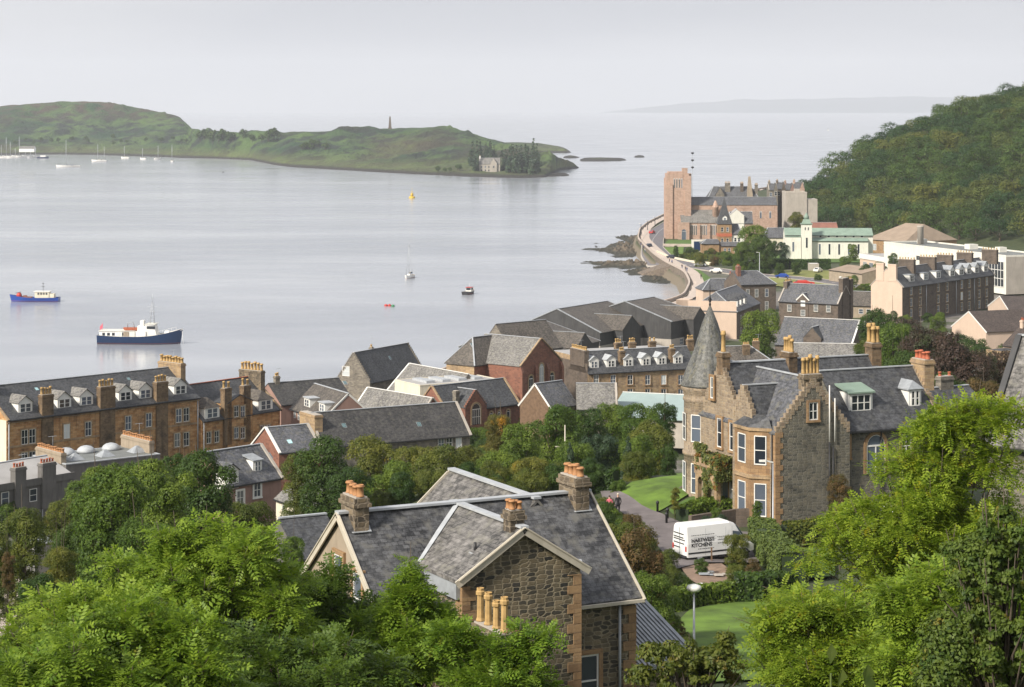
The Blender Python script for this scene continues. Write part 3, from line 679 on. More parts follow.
c = mixc(nt, rampf(nt, f, .35, .65), (.05, .043, .032), (.17, .13, .09)); c = mixc(nt, rampf(nt, sx.outputs[2], .3, 1.3), (.035, .035, .025), c); nt.links.new(c, b.inputs['Base Color']); b.inputs['Roughness'].default_value = .9
for k, (px, py, rx, ry, h, s) in enumerate([(626, 250, 12, 46, 4.0, 1), (611, 249.5, 9, 9, 1.2, 2), (600, 249.3, 8, 4, .8, 9), (634, 265, 16, 20, 3.4, 3), (617, 263, 14, 9, 1.5, 4), (651, 272, 11, 20, 2.6, 5), (638, 240, 9, 42, 3., 6), (660, 279, 7, 20, 1.6, 8)]):
    x, y = W(px, py, 0); rocks('rocks', x, y, rx, ry, h*.42, s*7.3, mat='shore_rock')
# slipway
x0, y0 = W(636, 273.5, 0); x1, y1 = W(659, 268, 3)
m = MB(); m.hexa([(x0, y0, -1), (x0+1, y0-6, -1), (x1+3, y1-10, -1), (x1+2, y1+6, -1)], [(x0, y0, .2), (x0+1, y0-6, .2), (x1+3, y1-10, 4.4), (x1+2, y1+6, 4.4)]); tag(m.build('slipway', ['seawall']), 'sloping stone slipway running from the promenade down to the water', 'slipway')
# lawns, gardens, fields, drives
for nm, pts, mt in (('lawn', [(663, 246.5), (706, 246.2), (712, 240.5), (668, 240.5)], 'lawn'), ('lawn', [(669, 256), (683, 254.5), (684, 247.5), (663, 248)], 'lawn_bright'),
                    ('lawn', [(688, 268.6), (700, 271), (711, 279), (704, 283), (690, 274)], 'lawn'),
                    ('field', [(751, 283), (800, 291), (860, 291), (868, 283), (848, 271.5), (780, 271)], 'field'),
                    ('lawn', [(757, 262.5), (880, 263.5), (884, 257.5), (757, 255)], 'lawn'), ('lawn', [(850, 296), (905, 296), (905, 287), (862, 285)], 'field')):
    drape(nm, pts, mt, .3)
drape('lawn', [(619, 494), (632, 483), (646, 476.5), (665, 474.5), (692, 474), (720, 480), (697, 492), (677, 503), (656, 514), (640, 507)], 'lawn_bright', .12, 4)
drape('lawn', [(668, 512), (692, 498), (735, 500), (762, 508), (745, 520), (690, 528)], 'lawn', .1, 4)
drape('driveway', [(600, 494), (618, 493.5), (642, 508), (662, 517), (690, 531), (760, 536), (790, 548), (755, 566), (700, 566), (676, 572), (655, 545), (628, 520), (604, 505)], 'driveway', .2, 4)
drape('garden_paving', [(690, 582), (716, 598), (742, 586), (722, 566), (680, 568)], 'soil', .14, 3)
drape('lawn', [(660, 640), (690, 612), (745, 597), (800, 596), (860, 620), (860, 680), (700, 687)], 'lawn_bright', .12, 4)
drape('lawn', [(790, 585), (835, 580), (835, 552), (800, 552)], 'lawn', .25, 3)
drape('car_park', [(0, 640), (30, 640), (30, 578), (-20, 578)], 'paving', .14, 3)
drape('lawn', [(-20, 577), (26, 577), (22, 566), (-20, 566)], 'lawn_bright', .14, 3)
# ---------------------------------------------------------------- pixel-measured positions on a building's own walls
def P_(b, u, v): c, s = math.cos(b.yaw), math.sin(b.yaw); return b.x+c*u-s*v, b.y+s*u+c*v
def at(b, px, py, v=0.):
    k = (px-512)/F; c, s = math.cos(b.yaw), math.sin(b.yaw)
    u = (k*(b.y+c*v)-(b.x-s*v))/(c-k*s); return u, Zat(py, P_(b, u, v)[1])
def atv(b, px, py, u=0.):
    k = (px-512)/F; c, s = math.cos(b.yaw), math.sin(b.yaw)
    v = (k*(b.y+s*u)-(b.x+c*u))/(-s-k*c); return v, Zat(py, P_(b, u, v)[1])
def pxwins(b, pts, h=1.9, w=1., v=0., **k):
    for px, py in pts: u, z = at(b, px, py, v); b.win('f', u, v, z, w, h, **k)

# ================================================================ near stone house
def near_house():
    b = B('stone_house', 'near rubble stone house with slate roofs, cream bargeboards and orange chimney pots', 'house', *W(342, 517, 44.16), 36.2, rad(27))
    zr, ze = 44.16, 40.9
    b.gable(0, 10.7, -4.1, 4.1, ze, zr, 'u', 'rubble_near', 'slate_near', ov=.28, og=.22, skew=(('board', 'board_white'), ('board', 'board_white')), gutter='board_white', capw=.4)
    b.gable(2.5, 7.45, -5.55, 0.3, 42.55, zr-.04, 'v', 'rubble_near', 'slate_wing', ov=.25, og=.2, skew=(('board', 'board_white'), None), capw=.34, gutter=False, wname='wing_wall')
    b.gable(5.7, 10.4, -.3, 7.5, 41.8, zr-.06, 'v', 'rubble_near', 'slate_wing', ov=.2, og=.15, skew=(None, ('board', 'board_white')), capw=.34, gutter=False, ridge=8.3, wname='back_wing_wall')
    # harled left gable skin and sandstone corner stones
    m = MB(); z = lambda q: q-b.z0
    m.hexa([(-.04, 4.05, 0), (-.04, -4.05, 0), (-.04, -4.05, z(ze)), (-.04, 0, z(zr-.05)), (-.04, 4.05, z(ze))], [(.0, 4.05, 0), (.0, -4.05, 0), (.0, -4.05, z(ze)), (.0, 0, z(zr-.05)), (.0, 4.05, z(ze))]); b.add('gable_render', m, 'harling')
    q = MB(); R_ = random.Random(3)
    for (x, y, dx, dy) in ((7.45, -5.55, -1, 1), (2.5, -5.55, 1, 1), (10.7, -4.1, -1, 1)):
        zz = 0; i = 0; q = MB()
        top = z(42.3) if y < -5 else z(40.5)
        while zz < top:
            h = min(R_.uniform(.3, .42), top-zz); L1, L2 = (.55, .3) if i % 2 else (.3, .55)
            xs = sorted((x-dx*.035, x+dx*L1)); ys = sorted((y-dy*.035, y+dy*L2)); q.box(xs[0], xs[1], ys[0], ys[1], zz+.008, zz+h-.008); zz += h; i += 1
        b.add('corner_stones', q, 'sandstone_trim')
    # windows
    b.win('f', 8.5, -4.1, 36.75, 1.05, 2.05, mull=0, rails=1, sur='sandstone_trim', glass='glass', fw=.08)
    b.win('f', 4.1, -5.55, 38.9, 1.2, 1.5, mull=1, rails=0, sur='sandstone_trim', glass='glass')
    b.win('f', 4.95, -5.55, 36.4, 1.2, 1.5, mull=1, rails=1, sur='sandstone_trim', glass='glass')
    for px, py in ((341, 606), (360, 625)):
        v, zz = atv(b, px, py, 0); b.win('l', v, -.04, zz, .85, 2., rails=1, sur='sandstone_trim')
    v, zz = atv(b, 341, 650, 0); b.win('l', v, -.04, zz, .85, 1.9, rails=1, sur='sandstone_trim')
    # chimneys
    b.chim(.5, -.1, 42.8, 44.95, .58, 1.4, 4, 'v', 'chimney_rubble', 'pot_orange', .42, .15)
    b.chim(10.15, -.1, 42.8, 45.0, .62, 1.45, 4, 'v', 'chimney_rubble', 'pot_orange', .42, .15)
    b.chim(4.9, -5.0, 43.2, 44.85, .58, 0.6, 2, 'u', 'chimney_rubble', 'pot_orange', .32, .12, rows=2)
    b.chim(2.75, -7.5, 36, 41.15, .5, 2.3, 4, 'v', 'rubble_near', 'pot_ochre', 1.15, .15, style='oct')
    # lead flashing, valley strips, vents, pipes
    fl = MB()
    k = (zr-ze)/4.1
    for uu in (.45, 10.15):
        fl = MB(); fl.beam((uu-.36, -.82, z(zr-.82*k)+.17), (uu+.4, -.82, z(zr-.82*k)+.17), .2, .03); fl.beam((uu+.36, -.86, z(zr-.86*k)+.16), (uu+.36, 0, z(zr)+.17), .14, .03)
        b.add('lead_flashing', fl, 'lead_light')
    k2 = (zr-42.55)/2.475
    for sg in (-1, 1):
        fl = MB(); vv = -(zr-42.5)/k; fl.beam((4.97, -.05, z(zr)+.19), (4.97+sg*2.7, vv-.05, z(42.42)+.19), .2, .03)
        b.add('valley', fl, 'lead_light')
    vn = MB(); u, zz = at(b, 463, 578, -5.0); vn.box(3.35, 3.75, -4.6, -4.3, z(43.1), z(43.28), 1); vn.lathe(3.55, -4.45, [(.06, z(43.2)), (.06, z(43.65))], 8, 0); b.add('vent_pipe', vn, ['black_metal', 'lead_light'])
    v2 = MB(); v2.hexa([(8.6, -3.1, z(41.84)), (9., -3.1, z(41.84)), (9., -2.8, z(42.08)), (8.6, -2.8, z(42.08))], [(8.6, -3.1, z(41.97)), (9., -3.1, z(41.97)), (9., -2.8, z(42.21)), (8.6, -2.8, z(42.21))]); b.add('roof_vent', v2, 'lead_light')
    b.pipe(9.95, -4.2, 36.2, 40.6, 'lead_light', .06); b.pipe(7.55, -4.25, 36.2, 40.6, 'board_white', .05)
    sf = MB(); sf.box(2.3, 2.5, -5.4, -2.2, z(41.8), z(42.52)); b.add('wing_cheek', sf, 'lead')
    # lean-to with corrugated roof behind its right gable
    w = MB(); w.box(10.75, 13.6, -3.9, 3.6, 0, z(37.95)); b.add('lean_to_wall', w, 'rubble_near')
    r = MB(); n = 16
    for i in range(n):
        a0 = 10.76+3.0*i/n; a1 = a0+3.0/n*.5
        r.hexa([(a0, -4.2, z(37.95)), (a1, -4.2, z(37.95)), (a1, 1.2, z(39.75)), (a0, 1.2, z(39.75))], [(a0, -4.2, z(38.06)), (a1, -4.2, z(38.06)), (a1, 1.2, z(39.86)), (a0, 1.2, z(39.86))])
    r.hexa([(10.76, -4.2, z(37.9)), (13.8, -4.2, z(37.9)), (13.8, 1.2, z(39.7)), (10.76, 1.2, z(39.7))], [(10.76, -4.2, z(37.99)), (13.8, -4.2, z(37.99)), (13.8, 1.2, z(39.79)), (10.76, 1.2, z(39.79))])
    r2 = MB(); r2.hexa([(10.76, 1.2, z(39.7)), (13.8, 1.2, z(39.7)), (13.8, 3.8, z(39.9)), (10.76, 3.8, z(39.9))], [(10.76, 1.2, z(39.84)), (13.8, 1.2, z(39.84)), (13.8, 3.8, z(40.2)), (10.76, 3.8, z(40.2))]); b.add('lean_to_slates', r2, 'slate_near')
    lr = b.add('lean_to_roof', r, 'lead'); f = MB(); f.lathe(12.3, -.6, [(.11, z(39.0)), (.11, z(40.2)), (.17, z(40.2)), (.17, z(40.32)), (.05, z(40.4))], 10); b.add('flue', f, 'steel', lr)
    return b
near_house()

# ================================================================ turreted villa
def villa():
    b = B('turreted_villa', 'large turreted stone villa with slate roofs, crow-stepped gables and ivy on the porch', 'villa', 19.8, 165., 28.2, rad(24))
    z = lambda q: q-b.z0; st = ('steps', 'villa_tan'); rf = 'slate_mid'
    b.gable(0, 6.5, 0, 13, 35.5, 39.3, 'v', 'villa_stone', rf, skew=(st, None), ov=.12, og=-.02, gutter=False, capw=.25)
    b.gable(.06, 6, 5.9, 11.3, 36.4, 39.7, 'u', 'villa_tan', 'slate_dark', skew=(st, None), ov=.1, og=-.02, gutter=False, wname='porch_gable_wall', capw=.25)
    b.gable(6.45, 15.4, .5, 8.1, 35.4, 39.25, 'u', 'villa_stone', 'slate_dark', skew=(None, st), ov=.3, og=0, wname='east_wall', capw=.25)
    b.gable(3, 16.2, 8.6, 14.4, 35.6, 39.35, 'u', 'villa_stone', 'slate_dark', ov=.2, wname='back_wall', capw=.25)
    b.gable(-.5, 3.4, 2.65, 5.65, 36.4, 38.5, 'u', 'villa_tan', 'slate_dark', skew=(st, None), ov=.05, og=-.02, gutter=False, wname='small_gable_wall', capw=.2)
    # tan ashlar skin; the left front's sunlit tone is put into its colour
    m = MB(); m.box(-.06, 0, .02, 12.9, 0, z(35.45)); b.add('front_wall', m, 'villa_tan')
    # corner dressings
    q = MB()
    for (x, y, dx, dy, zt) in ((0, 0, 1, 1, 35.3),):
        zz = 0; i = 0
        while zz < z(zt):
            L1, L2 = (.6, .35) if i % 2 else (.35, .6); xs = sorted((x-dx*.08, x+dx*L1)); ys = sorted((y-dy*.04, y+dy*L2)); q.box(xs[0], xs[1], ys[0], ys[1], zz+.01, zz+.4); zz += .41; i += 1
    q.box(-.1, 0, .1, 12.8, z(32.1), z(32.3)); b.add('corner_stones', q, 'sandstone_trim')
    # turret
    t = MB(); cx, cy, R = 1.6, 13., 2.1
    t.lathe(cx, cy, [(R+.12, 0), (R+.12, .5), (R, .6), (R, z(32.)), (R+.12, z(32.05)), (R+.12, z(32.3)), (R, z(32.35)), (R, z(36.3)), (R+.08, z(36.4)), (R+.08, z(36.6)), (R, z(36.65)), (R+.02, z(37.0)), (R+.25, z(37.3)), (R+.25, z(37.6))], 40)
    to = b.add('turret', t, 'villa_tan')
    c = MB(); c.lathe(cx, cy, [(R+.28, z(37.55)), (R+.26, z(37.68)), (R+.05, z(38.3)), (R*.62, z(40.4)), (R*.3, z(42.6)), (.06, z(44.0))], 40); b.add('turret_roof', c, 'turret_slate', to)
    f = MB(); f.lathe(cx, cy, [(.07, z(43.9)), (.1, z(44.1)), (.05, z(44.2)), (.16, z(44.45)), (.05, z(44.7)), (.03, z(45.6)), (.01, z(46.1))], 8); b.add('finial', f, 'black_metal', to)
    for a in (-150, -105, -60, 165):
        for zz, hh in ((33.2, 2.2), (29.1, 2.4)):
            ar = rad(a)-0; x, y = cx+(R+.0)*math.cos(ar), cy+(R+.0)*math.sin(ar); add_win(to, (x, y, z(zz)), ar+math.pi/2, .95, hh, rails=1, sur='sandstone_trim', glass='glass', flat=True)
    # canted bay
    bay = MB(); y0, y1, d = .75, 5.35, 1.15
    pts = [(0, y0), (-d, y0+1.15), (-d, y1-1.15), (0, y1)]; pz = [(x, y, 0) for x, y in pts]; pt = [(x, y, z(35.7)) for x, y in pts]; bay.hexa(pz[::-1], pt[::-1])
    bo = b.add('bay', bay, 'sandstone_trim')
    bc = MB(); e = .14; p2 = [(0, y0-e), (-d-e, y0+1.1), (-d-e, y1-1.1), (0, y1+e)]
    for a0, a1 in ((31.95, 32.25), (35.55, 35.8)): bc.hexa([(x, y, z(a0)) for x, y in p2[::-1]], [(x, y, z(a1)) for x, y in p2[::-1]])
    b.add('string_course', bc, 'sandstone_tan', bo)
    br = MB(); br.hexa([(x, y, z(35.8)) for x, y in p2[::-1]], [(0.05, y1-.5, z(36.6)), (-.1, y1-1.6, z(36.65)), (-.1, y0+1.6, z(36.65)), (.05, y0+.5, z(36.6))]); b.add('bay_roof', br, 'slate_dark', bo)
    an = math.atan2(d, 1.15)
    for zz, hh in ((33.0, 2.2), (29.1, 2.5)):
        for (x, y, r_, w_) in ((-d, (y0+y1)/2, -math.pi/2, 1.15), (-d/2, y0+.575, -math.pi/2+math.pi/4*1.0, .95), (-d/2, y1-.575, -math.pi/2-math.pi/4, .95)):
            add_win(bo, (x, y, z(zz)), r_, w_, hh, rails=1, glass='glass', flat=True)
    # porch gable windows, porch with arch
    b.win('l', 8.4, -.06, 33.3, .75, 2.3, rails=1, sur='sandstone_trim'); b.win('l', 9.6, -.06, 37.0, .5, 1.7, rails=1, sur='sandstone_trim')
    b.win('l', 6.4, -.06, 33.3, .8, 2.2, rails=1, sur='sandstone_trim'); b.win('l', 6.4, -.06, 29.1, .8, 2.4, rails=1, sur='sandstone_trim')
    po = MB()
    for (ya, yb) in ((6.4, 6.8), (7.95, 8.3), (9.4, 9.8)): po.box(-1.5, -1.15, ya, yb, 0, z(31.2))
    po.box(-1.55, -.06, 6.3, 9.9, z(31.2), z(31.9)); po.box(-1.65, -.06, 6.2, 10., z(31.9), z(32.1))
    for k in range(5): po.box(-1.6, -1.2, 6.3+k*.78, 6.7+k*.78, z(32.1), z(32.5))
    for yc in (7.38, 8.85):
        for i in range(8):
            a0, a1 = math.pi*i/8, math.pi*(i+1)/8; po.beam((-1.33, yc+.58*math.cos(a0), z(30.6)+.58*math.sin(a0)), (-1.33, yc+.58*math.cos(a1), z(30.6)+.58*math.sin(a1)), .3, .5, up=(1, 0, 0), lift=-.25)
    pr = b.add('porch', po, 'sandstone_tan'); dr = MB(); dr.box(-.12, -.05, 7., 7.9, .2, 2.6); b.add('door', dr, 'hull_navy', pr)
    # front windows
    u, zz = at(b, 813, 420, 0); b.win('f', u, 0, zz, .8, 1.35, mull=1, rails=1, sur='sandstone_trim', glass='glass')
    u, zz = at(b, 844, 458, .5); b.win('f', u, .5, zz, .9, 1.9, mull=1, rails=1, sur='sandstone_trim', glass='glass')
    u, zz = at(b, 875.5, 473, .5); b.win('f', u, .5, zz, 1.7, 3.0, mull=1, rails=0, sur='sandstone_trim', glass='glass', arch=True, fw=.1)
    u, zz = at(b, 906, 458, .5); b.win('f', u, .5, zz, .9, 1.9, mull=1, rails=1, sur='sandstone_trim')
    # chimneys
    b.chim(3.3, .5, 37.8, 39.75, 1.6, .8, 5, 'u', 'chimney_rubble', 'pot_ochre', 1.3, .15)
    b.chim(8., 11.4, 38.2, 40.1, .8, 1.4, 4, 'v', 'chimney_stone', 'pot_ochre', 1.2, .15, rows=1)
    b.chim(.35, 8.6, 39.0, 40.7, .7, .9, 1, 'v', 'chimney_stone', 'pot_ochre', 1.5, .19)
    b.chim(16.1, 11.4, 38, 40.5, .9, 1.1, 2, 'v', 'chimney_stone', 'pot_ochre', 1.5, .2, rows=2)
    b.chim(15.6, 3.6, 37.6, 40.0, .9, 1.9, 4, 'v', 'sandstone_tan', 'pot_red', .6, .2)
    # dormers
    k = (39.25-35.4)/3.8
    u, zz = at(b, 861, 417, 1.5); b.dormer('f', u, 1.55, 36.4, 2.15, 1.55, k, 'shed', 1.75, 1.25, 2, 'copper_green', 'white')
    u, zz = at(b, 915, 412, 1.6); b.dormer('f', u, 1.6, 36.5, 1.15, 1.5, k, 'hip', .75, 1.2, 1, 'lead', 'white')
    # pipes
    b.pipe(4.62, -.1, 28.2, 34.6); b.pipe(4.95, -.1, 28.2, 34.2); b.pipe(-.15, .35, 28.2, 35.4); b.pipe(9.6, .4, 28.2, 35.2); b.pipe(-.2, 5.6, 28.2, 35.4)
    p = MB(); p.tube([(4.62, -.12, z(34.6)), (4.62, -.12, z(38.9))], .05, 6); p.tube([(5.1, -.12, z(34.6)), (5.1, -.12, z(37.9))], .045, 6); b.add('vent_pipe', p, 'white')
    return b
VI = villa()
# steps, retaining walls
x0, y0 = W(668, 516, 27.6); x1, y1 = W(703, 490, 29.0)
m = MB(); n = 9
dv = Vector((x1-x0, y1-y0)).normalized(); nv = Vector((-dv.y, dv.x))
for i in range(n):
    p = Vector((x0, y0)).lerp(Vector((x1, y1)), i/n); q = Vector((x0, y0)).lerp(Vector((x1, y1)), (i+1)/n); zt = 27.75+i*.17
    m.hexa([(*(p-nv*1.3), 26), (*(q-nv*1.3), 26), (*(q+nv*1.3), 26), (*(p+nv*1.3), 26)], [(*(p-nv*1.3), zt), (*(q-nv*1.3), zt), (*(q+nv*1.3), zt), (*(p+nv*1.3), zt)])
st = empty('garden_steps', (0, 0, 0), 0, 'stone garden steps climbing from the driveway to the villa porch', 'steps'); m.build('treads', ['paving'], st)
for sg in (1,):
    k = MB(); a = Vector((x0, y0))+nv*1.45*sg; c_ = Vector((x1, y1))+nv*1.45*sg
    k.hexa([(*(a-nv*.12), 26), (*(c_-nv*.12), 26), (*(c_+nv*.12), 26), (*(a+nv*.12), 26)], [(*(a-nv*.12), 28.1), (*(c_-nv*.12), 29.5), (*(c_+nv*.12), 29.5), (*(a+nv*.12), 28.1)]); k.build('side_wall', ['dark_stone'], st)
def wallrun(pts, h, t, mat, label, cat='wall', name='garden_wall', px=True, z=None):
    P = [G(*p) for p in pts] if px else pts; m = MB()
    for (a, b_) in zip(P[:-1], P[1:]):
        za, zb = (TZ(*a), TZ(*b_)) if z is None else (z, z); d = (Vector(b_)-Vector(a)).normalized(); nn = Vector((-d.y, d.x))*t/2
        A_ = Vector(a); B_ = Vector(b_)
        m.hexa([(*(A_-nn), za-1.5), (*(B_-nn), zb-1.5), (*(B_+nn), zb-1.5), (*(A_+nn), za-1.5)], [(*(A_-nn), za+h), (*(B_-nn), zb+h), (*(B_+nn), zb+h), (*(A_+nn), za+h)])
    return tag(m.build(name, [mat]), label, cat)
wallrun([(690, 534), (735, 528), (772, 526)], 1.35, .35, 'dark_stone', 'dark stone retaining wall below the villa bay beside the driveway')
wallrun([(826, 532), (880, 528), (940, 524)], .9, .3, 'dark_stone', 'low stone wall behind the yellow-green tree at the foot of the villa')
# gatepost bollards on the drive
me_b = MB().lathe(0, 0, [(.09, -.2), (.09, .75), (.13, .78), (.13, .9), (.05, 1.0)], 10).mesh('bollard', ['black_metal'])
for (px, py, lb) in ((657.5, 514, 'black bollard at the lawn corner beside the steps'), (667.5, 521, 'black bollard at the foot of the garden steps, upper of the pair'), (666.5, 526, 'black bollard below the garden steps, lower of the pair')):
    x, y = G(px, py); tag(inst('bollard', me_b, None, (x, y, TZ(x, y))), lb, 'bollard', 'bollards by the garden steps')

# ================================================================ van
def van():
    x, y = W(714, 566, 27.9); hd = rad(27)
    o = empty('delivery_van', (x, y, TZ(x, y)+.2), hd, 'white high-roofed panel van with dark lettering parked on the drive', 'van')
    L, Wd, Ht = 5.6, 1.95, 2.6
    def sec(X, y0, zb, zs, zt):   # half cross-section widths
        return [(X, -y0, zb), (X, -y0, zs), (X, -y0+.16, zt-.12), (X, -y0+.42, zt), (X, y0-.42, zt), (X, y0-.16, zt-.12), (X, y0, zs), (X, y0, zb)]
    m = MB(); S = [sec(-2.8, .93, .42, 1.3, 2.42), sec(-2.7, .97, .38, 1.3, 2.58), sec(0.75, .97, .38, 1.3, 2.62), sec(1.25, .96, .38, 1.25, 2.42), sec(1.75, .93, .38, 1.18, 1.75), sec(2.15, .90, .38, 1.05, 1.28), sec(2.75, .82, .42, .85, .98), sec(2.85, .75, .45, .7, .8)]
    for A, Bq in zip(S[:-1], S[1:]):
        for i in range(7): m.face([A[i], A[i+1], Bq[i+1], Bq[i]][::-1], 0, False)
        m.face([A[7], A[0], Bq[0], Bq[7]][::-1])
    m.face(S[0]); m.face(S[-1][::-1])
    bo = m.build('body', ['van_white'], o)
    g = MB(); g.hexa([(1.27, -.80, 2.32), (1.27, .80, 2.32), (2.12, .78, 1.32), (2.12, -.78, 1.32)], [(1.29, -.80, 2.34), (1.29, .80, 2.34), (2.14, .78, 1.34), (2.14, -.78, 1.34)]); g.build('windscreen', ['glass'], o)
    for s_ in (-1, 1):
        g = MB(); yy = .972*s_; q = [(.95, yy, 1.25), (1.95, yy*.95, 1.2), (1.5, yy*.93, 1.85), (.95, yy*.955, 1.95)]; g.face(q if s_ < 0 else q[::-1]); q2 = [(a, b_*1.012, c_) for a, b_, c_ in q]; g.face(q2 if s_ < 0 else q2[::-1]); g.build('side_window', ['glass'], o)
        for wx in (-1.75, 1.95):
            w_ = MB(); w_.tube([(wx, s_*.75, .34), (wx, s_*.95, .34)], .34, 18); wo = w_.build('wheel', ['cloth_black'], o); h_ = MB(); h_.tube([(wx, s_*.93, .34), (wx, s_*.965, .34)], .2, 12); h_.build('rim', ['steel'], wo)
        k = MB(); k.box(1.35, 1.55, s_*1.0-.08, s_*1.0+.14*s_, 1.2, 1.45); k.build('mirror', ['cloth_black'], o)
        k = MB(); k.box(2.78, 2.87, s_*.55-.13, s_*.55+.13, .62, .8); k.build('headlight', ['glass_blind'], o)
        k = MB(); k.box(-2.84, -2.78, s_*.84-.07, s_*.84+.07, .8, 1.15); k.build('tail_light', ['red_paint'], o)
    for X0, X1 in ((-1.3, -1.285), (.35, .365), (.86, .875)):
        k = MB(); k.box(X0, X1, -.974, -.965, .45, 2.3); k.build('door_seam', ['lead'], o)
    k = MB(); k.box(-2.7, 1.6, -.985, -.96, .62, .72); k.box(-2.6, 2.4, -.93, .93, .3, .42); k.build('rubbing_strip', ['cloth_black'], o)
    k = MB(); k.box(-2.9, -2.76, -.93, .93, .35, .5); k.build('bumper', ['cloth_black'], o)
    k = MB(); k.box(-2.835, -2.79, -.012, .012, .5, 2.35); k.build('rear_door', ['lead'], o)
    def text(s, loc, size, rot, bold=0.):
        c = bpy.data.curves.new('lettering', 'FONT'); c.body = s; c.size = size; c.extrude = .002; c.offset = bold; c.align_x = 'LEFT'
        t = bpy.data.objects.new('lettering', c); COL.objects.link(t); bpy.context.view_layer.update()
        me = bpy.data.meshes.new_from_object(t); bpy.data.objects.remove(t); me.name = 'lettering'; me.materials.clear(); me.materials.append(M['cloth_black'])
        return inst('lettering', me, o, loc, rot)
    for s, X, zz, sz, bd in (('HARTWEST', -2.45, 1.42, .36, .012), ('KITCHENS', -2.45, 1.08, .36, .012)): text(s, (X, -.975, zz), sz, (rad(90), 0, 0), bd)
    m = MB()
    for (X, zz, ln) in ((-2.45, 1.86, 1.9), (-.35, 1.62, .8), (-.3, 1.42, .6), (-.3, 1.18, 1.2), (-1.9, .9, 1.3)):
        i = 0.; r_ = random.Random(int(X*10)+int(zz*100))
        while i < ln: dd = r_.uniform(.06, .16); m.box(X+i, X+i+dd, -.976, -.97, zz, zz+.045); i += dd+.04
    m.build('small_print', ['cloth_black'], o)
    m = MB()
    for zz, ln in ((1.9, 1.3), (1.65, 1.1), (1.5, 1.3), (1.25, 1.2), (.95, .8)):
        i = 0.; r_ = random.Random(int(zz*100))
        while i < ln: dd = r_.uniform(.08, .2); m.box(-2.84, -2.8, .75-i-dd, .75-i, zz, zz+.06); i += dd+.05
    m.build('rear_print', ['cloth_black'], o)
plain('van_white', (.8, .8, .79), .25, .03, 1.)
van()

# ================================================================ people
SKC = {}
def person_mesh(kind):
    if kind in SKC: return SKC[kind]
    J = {'pel': (0, 0, .95, .13), 'wai': (0, 0, 1.12, .115), 'che': (0, .0, 1.35, .135), 'nek': (0, .0, 1.5, .055), 'hd1': (0, -.02, 1.6, .085), 'hd2': (0, -.02, 1.7, .075),
         'sl': (-.19, 0, 1.42, .06), 'el': (-.25, .03, 1.15, .042), 'hl': (-.24, -.09, .93, .03), 'fl': (-.24, -.13, .83, .028), 'sr': (.19, 0, 1.42, .06), 'er': (.25, .03, 1.15, .042), 'hr': (.25, -.05, .92, .03), 'fr': (.25, -.07, .82, .028),
         'll': (-.1, 0, .88, .095), 'kl': (-.11, -.05, .5, .06), 'al': (-.12, .08, .09, .04), 'tl': (-.13, -.06, .04, .035), 'lr': (.1, 0, .88, .095), 'kr': (.11, -.12, .5, .06), 'ar': (.12, -.16, .09, .04), 'tr': (.13, -.30, .04, .035)}
    E = [('pel', 'wai'), ('wai', 'che'), ('che', 'nek'), ('nek', 'hd1'), ('hd1', 'hd2'), ('che', 'sl'), ('sl', 'el'), ('el', 'hl'), ('hl', 'fl'), ('che', 'sr'), ('sr', 'er'), ('er', 'hr'), ('hr', 'fr'), ('pel', 'll'), ('ll', 'kl'), ('kl', 'al'), ('al', 'tl'), ('pel', 'lr'), ('lr', 'kr'), ('kr', 'ar'), ('ar', 'tr')]
    ks = list(J); me = bpy.data.meshes.new('body'); me.from_pydata([J[k][:3] for k in ks], [(ks.index(a), ks.index(c_)) for a, c_ in E], [])
    o = bpy.data.objects.new('body', me); COL.objects.link(o); sk = o.modifiers.new('skin', 'SKIN')
    for i, k in enumerate(ks): me.skin_vertices[0].data[i].radius = (J[k][3], J[k][3]); me.skin_vertices[0].data[i].use_root = (k == 'pel')
    o.modifiers.new('sub', 'SUBSURF').levels = 2
    dg = bpy.context.evaluated_depsgraph_get(); nm = bpy.data.meshes.new_from_object(o.evaluated_get(dg)); bpy.data.objects.remove(o)
    top, leg = kind; nm.materials.clear()
    for q in ('skin', top, leg, 'cloth_black'): nm.materials.append(M[q])
    for p in nm.polygons:
        c_ = p.center; arm = abs(c_.x) > .2
        p.material_index = 3 if c_.z < .11 else (0 if (c_.z > 1.49 or (arm and c_.z < .9)) else (1 if c_.z > .97 or arm else 2)); p.use_smooth = True
    nm.name = 'body'; SKC[kind] = nm; return nm
hair_me = {k: MB().lathe(0, 0, [(.02, -.03), (.088, -.02), (.094, .03), (.075, .085), (.03, .11)], 12).mesh('hair', [k]) for k in ('hair', 'hair_light')}
def person(x, y, z, yaw, kind, label, hair='hair', group=None, s=1.):
    o = empty('person', (x, y, z), yaw, label, 'person', group); o.scale = (s, s, s); inst('body', person_mesh(kind), o); inst('hair', hair_me[hair], o, (0, .005, 1.69)); return o
x, y = G(618, 519); person(x, y, TZ(x, y)+.2, rad(200), ('cloth_black', 'cloth_black'), 'person in black walking on the drive above the bushes', 'hair_light')
x, y = G(609.5, 520); person(x, y, TZ(x, y)+.2, rad(180), ('cloth_pink', 'cloth_blue'), 'person in a pink top walking on the drive beside the one in black', 'hair', s=.9)
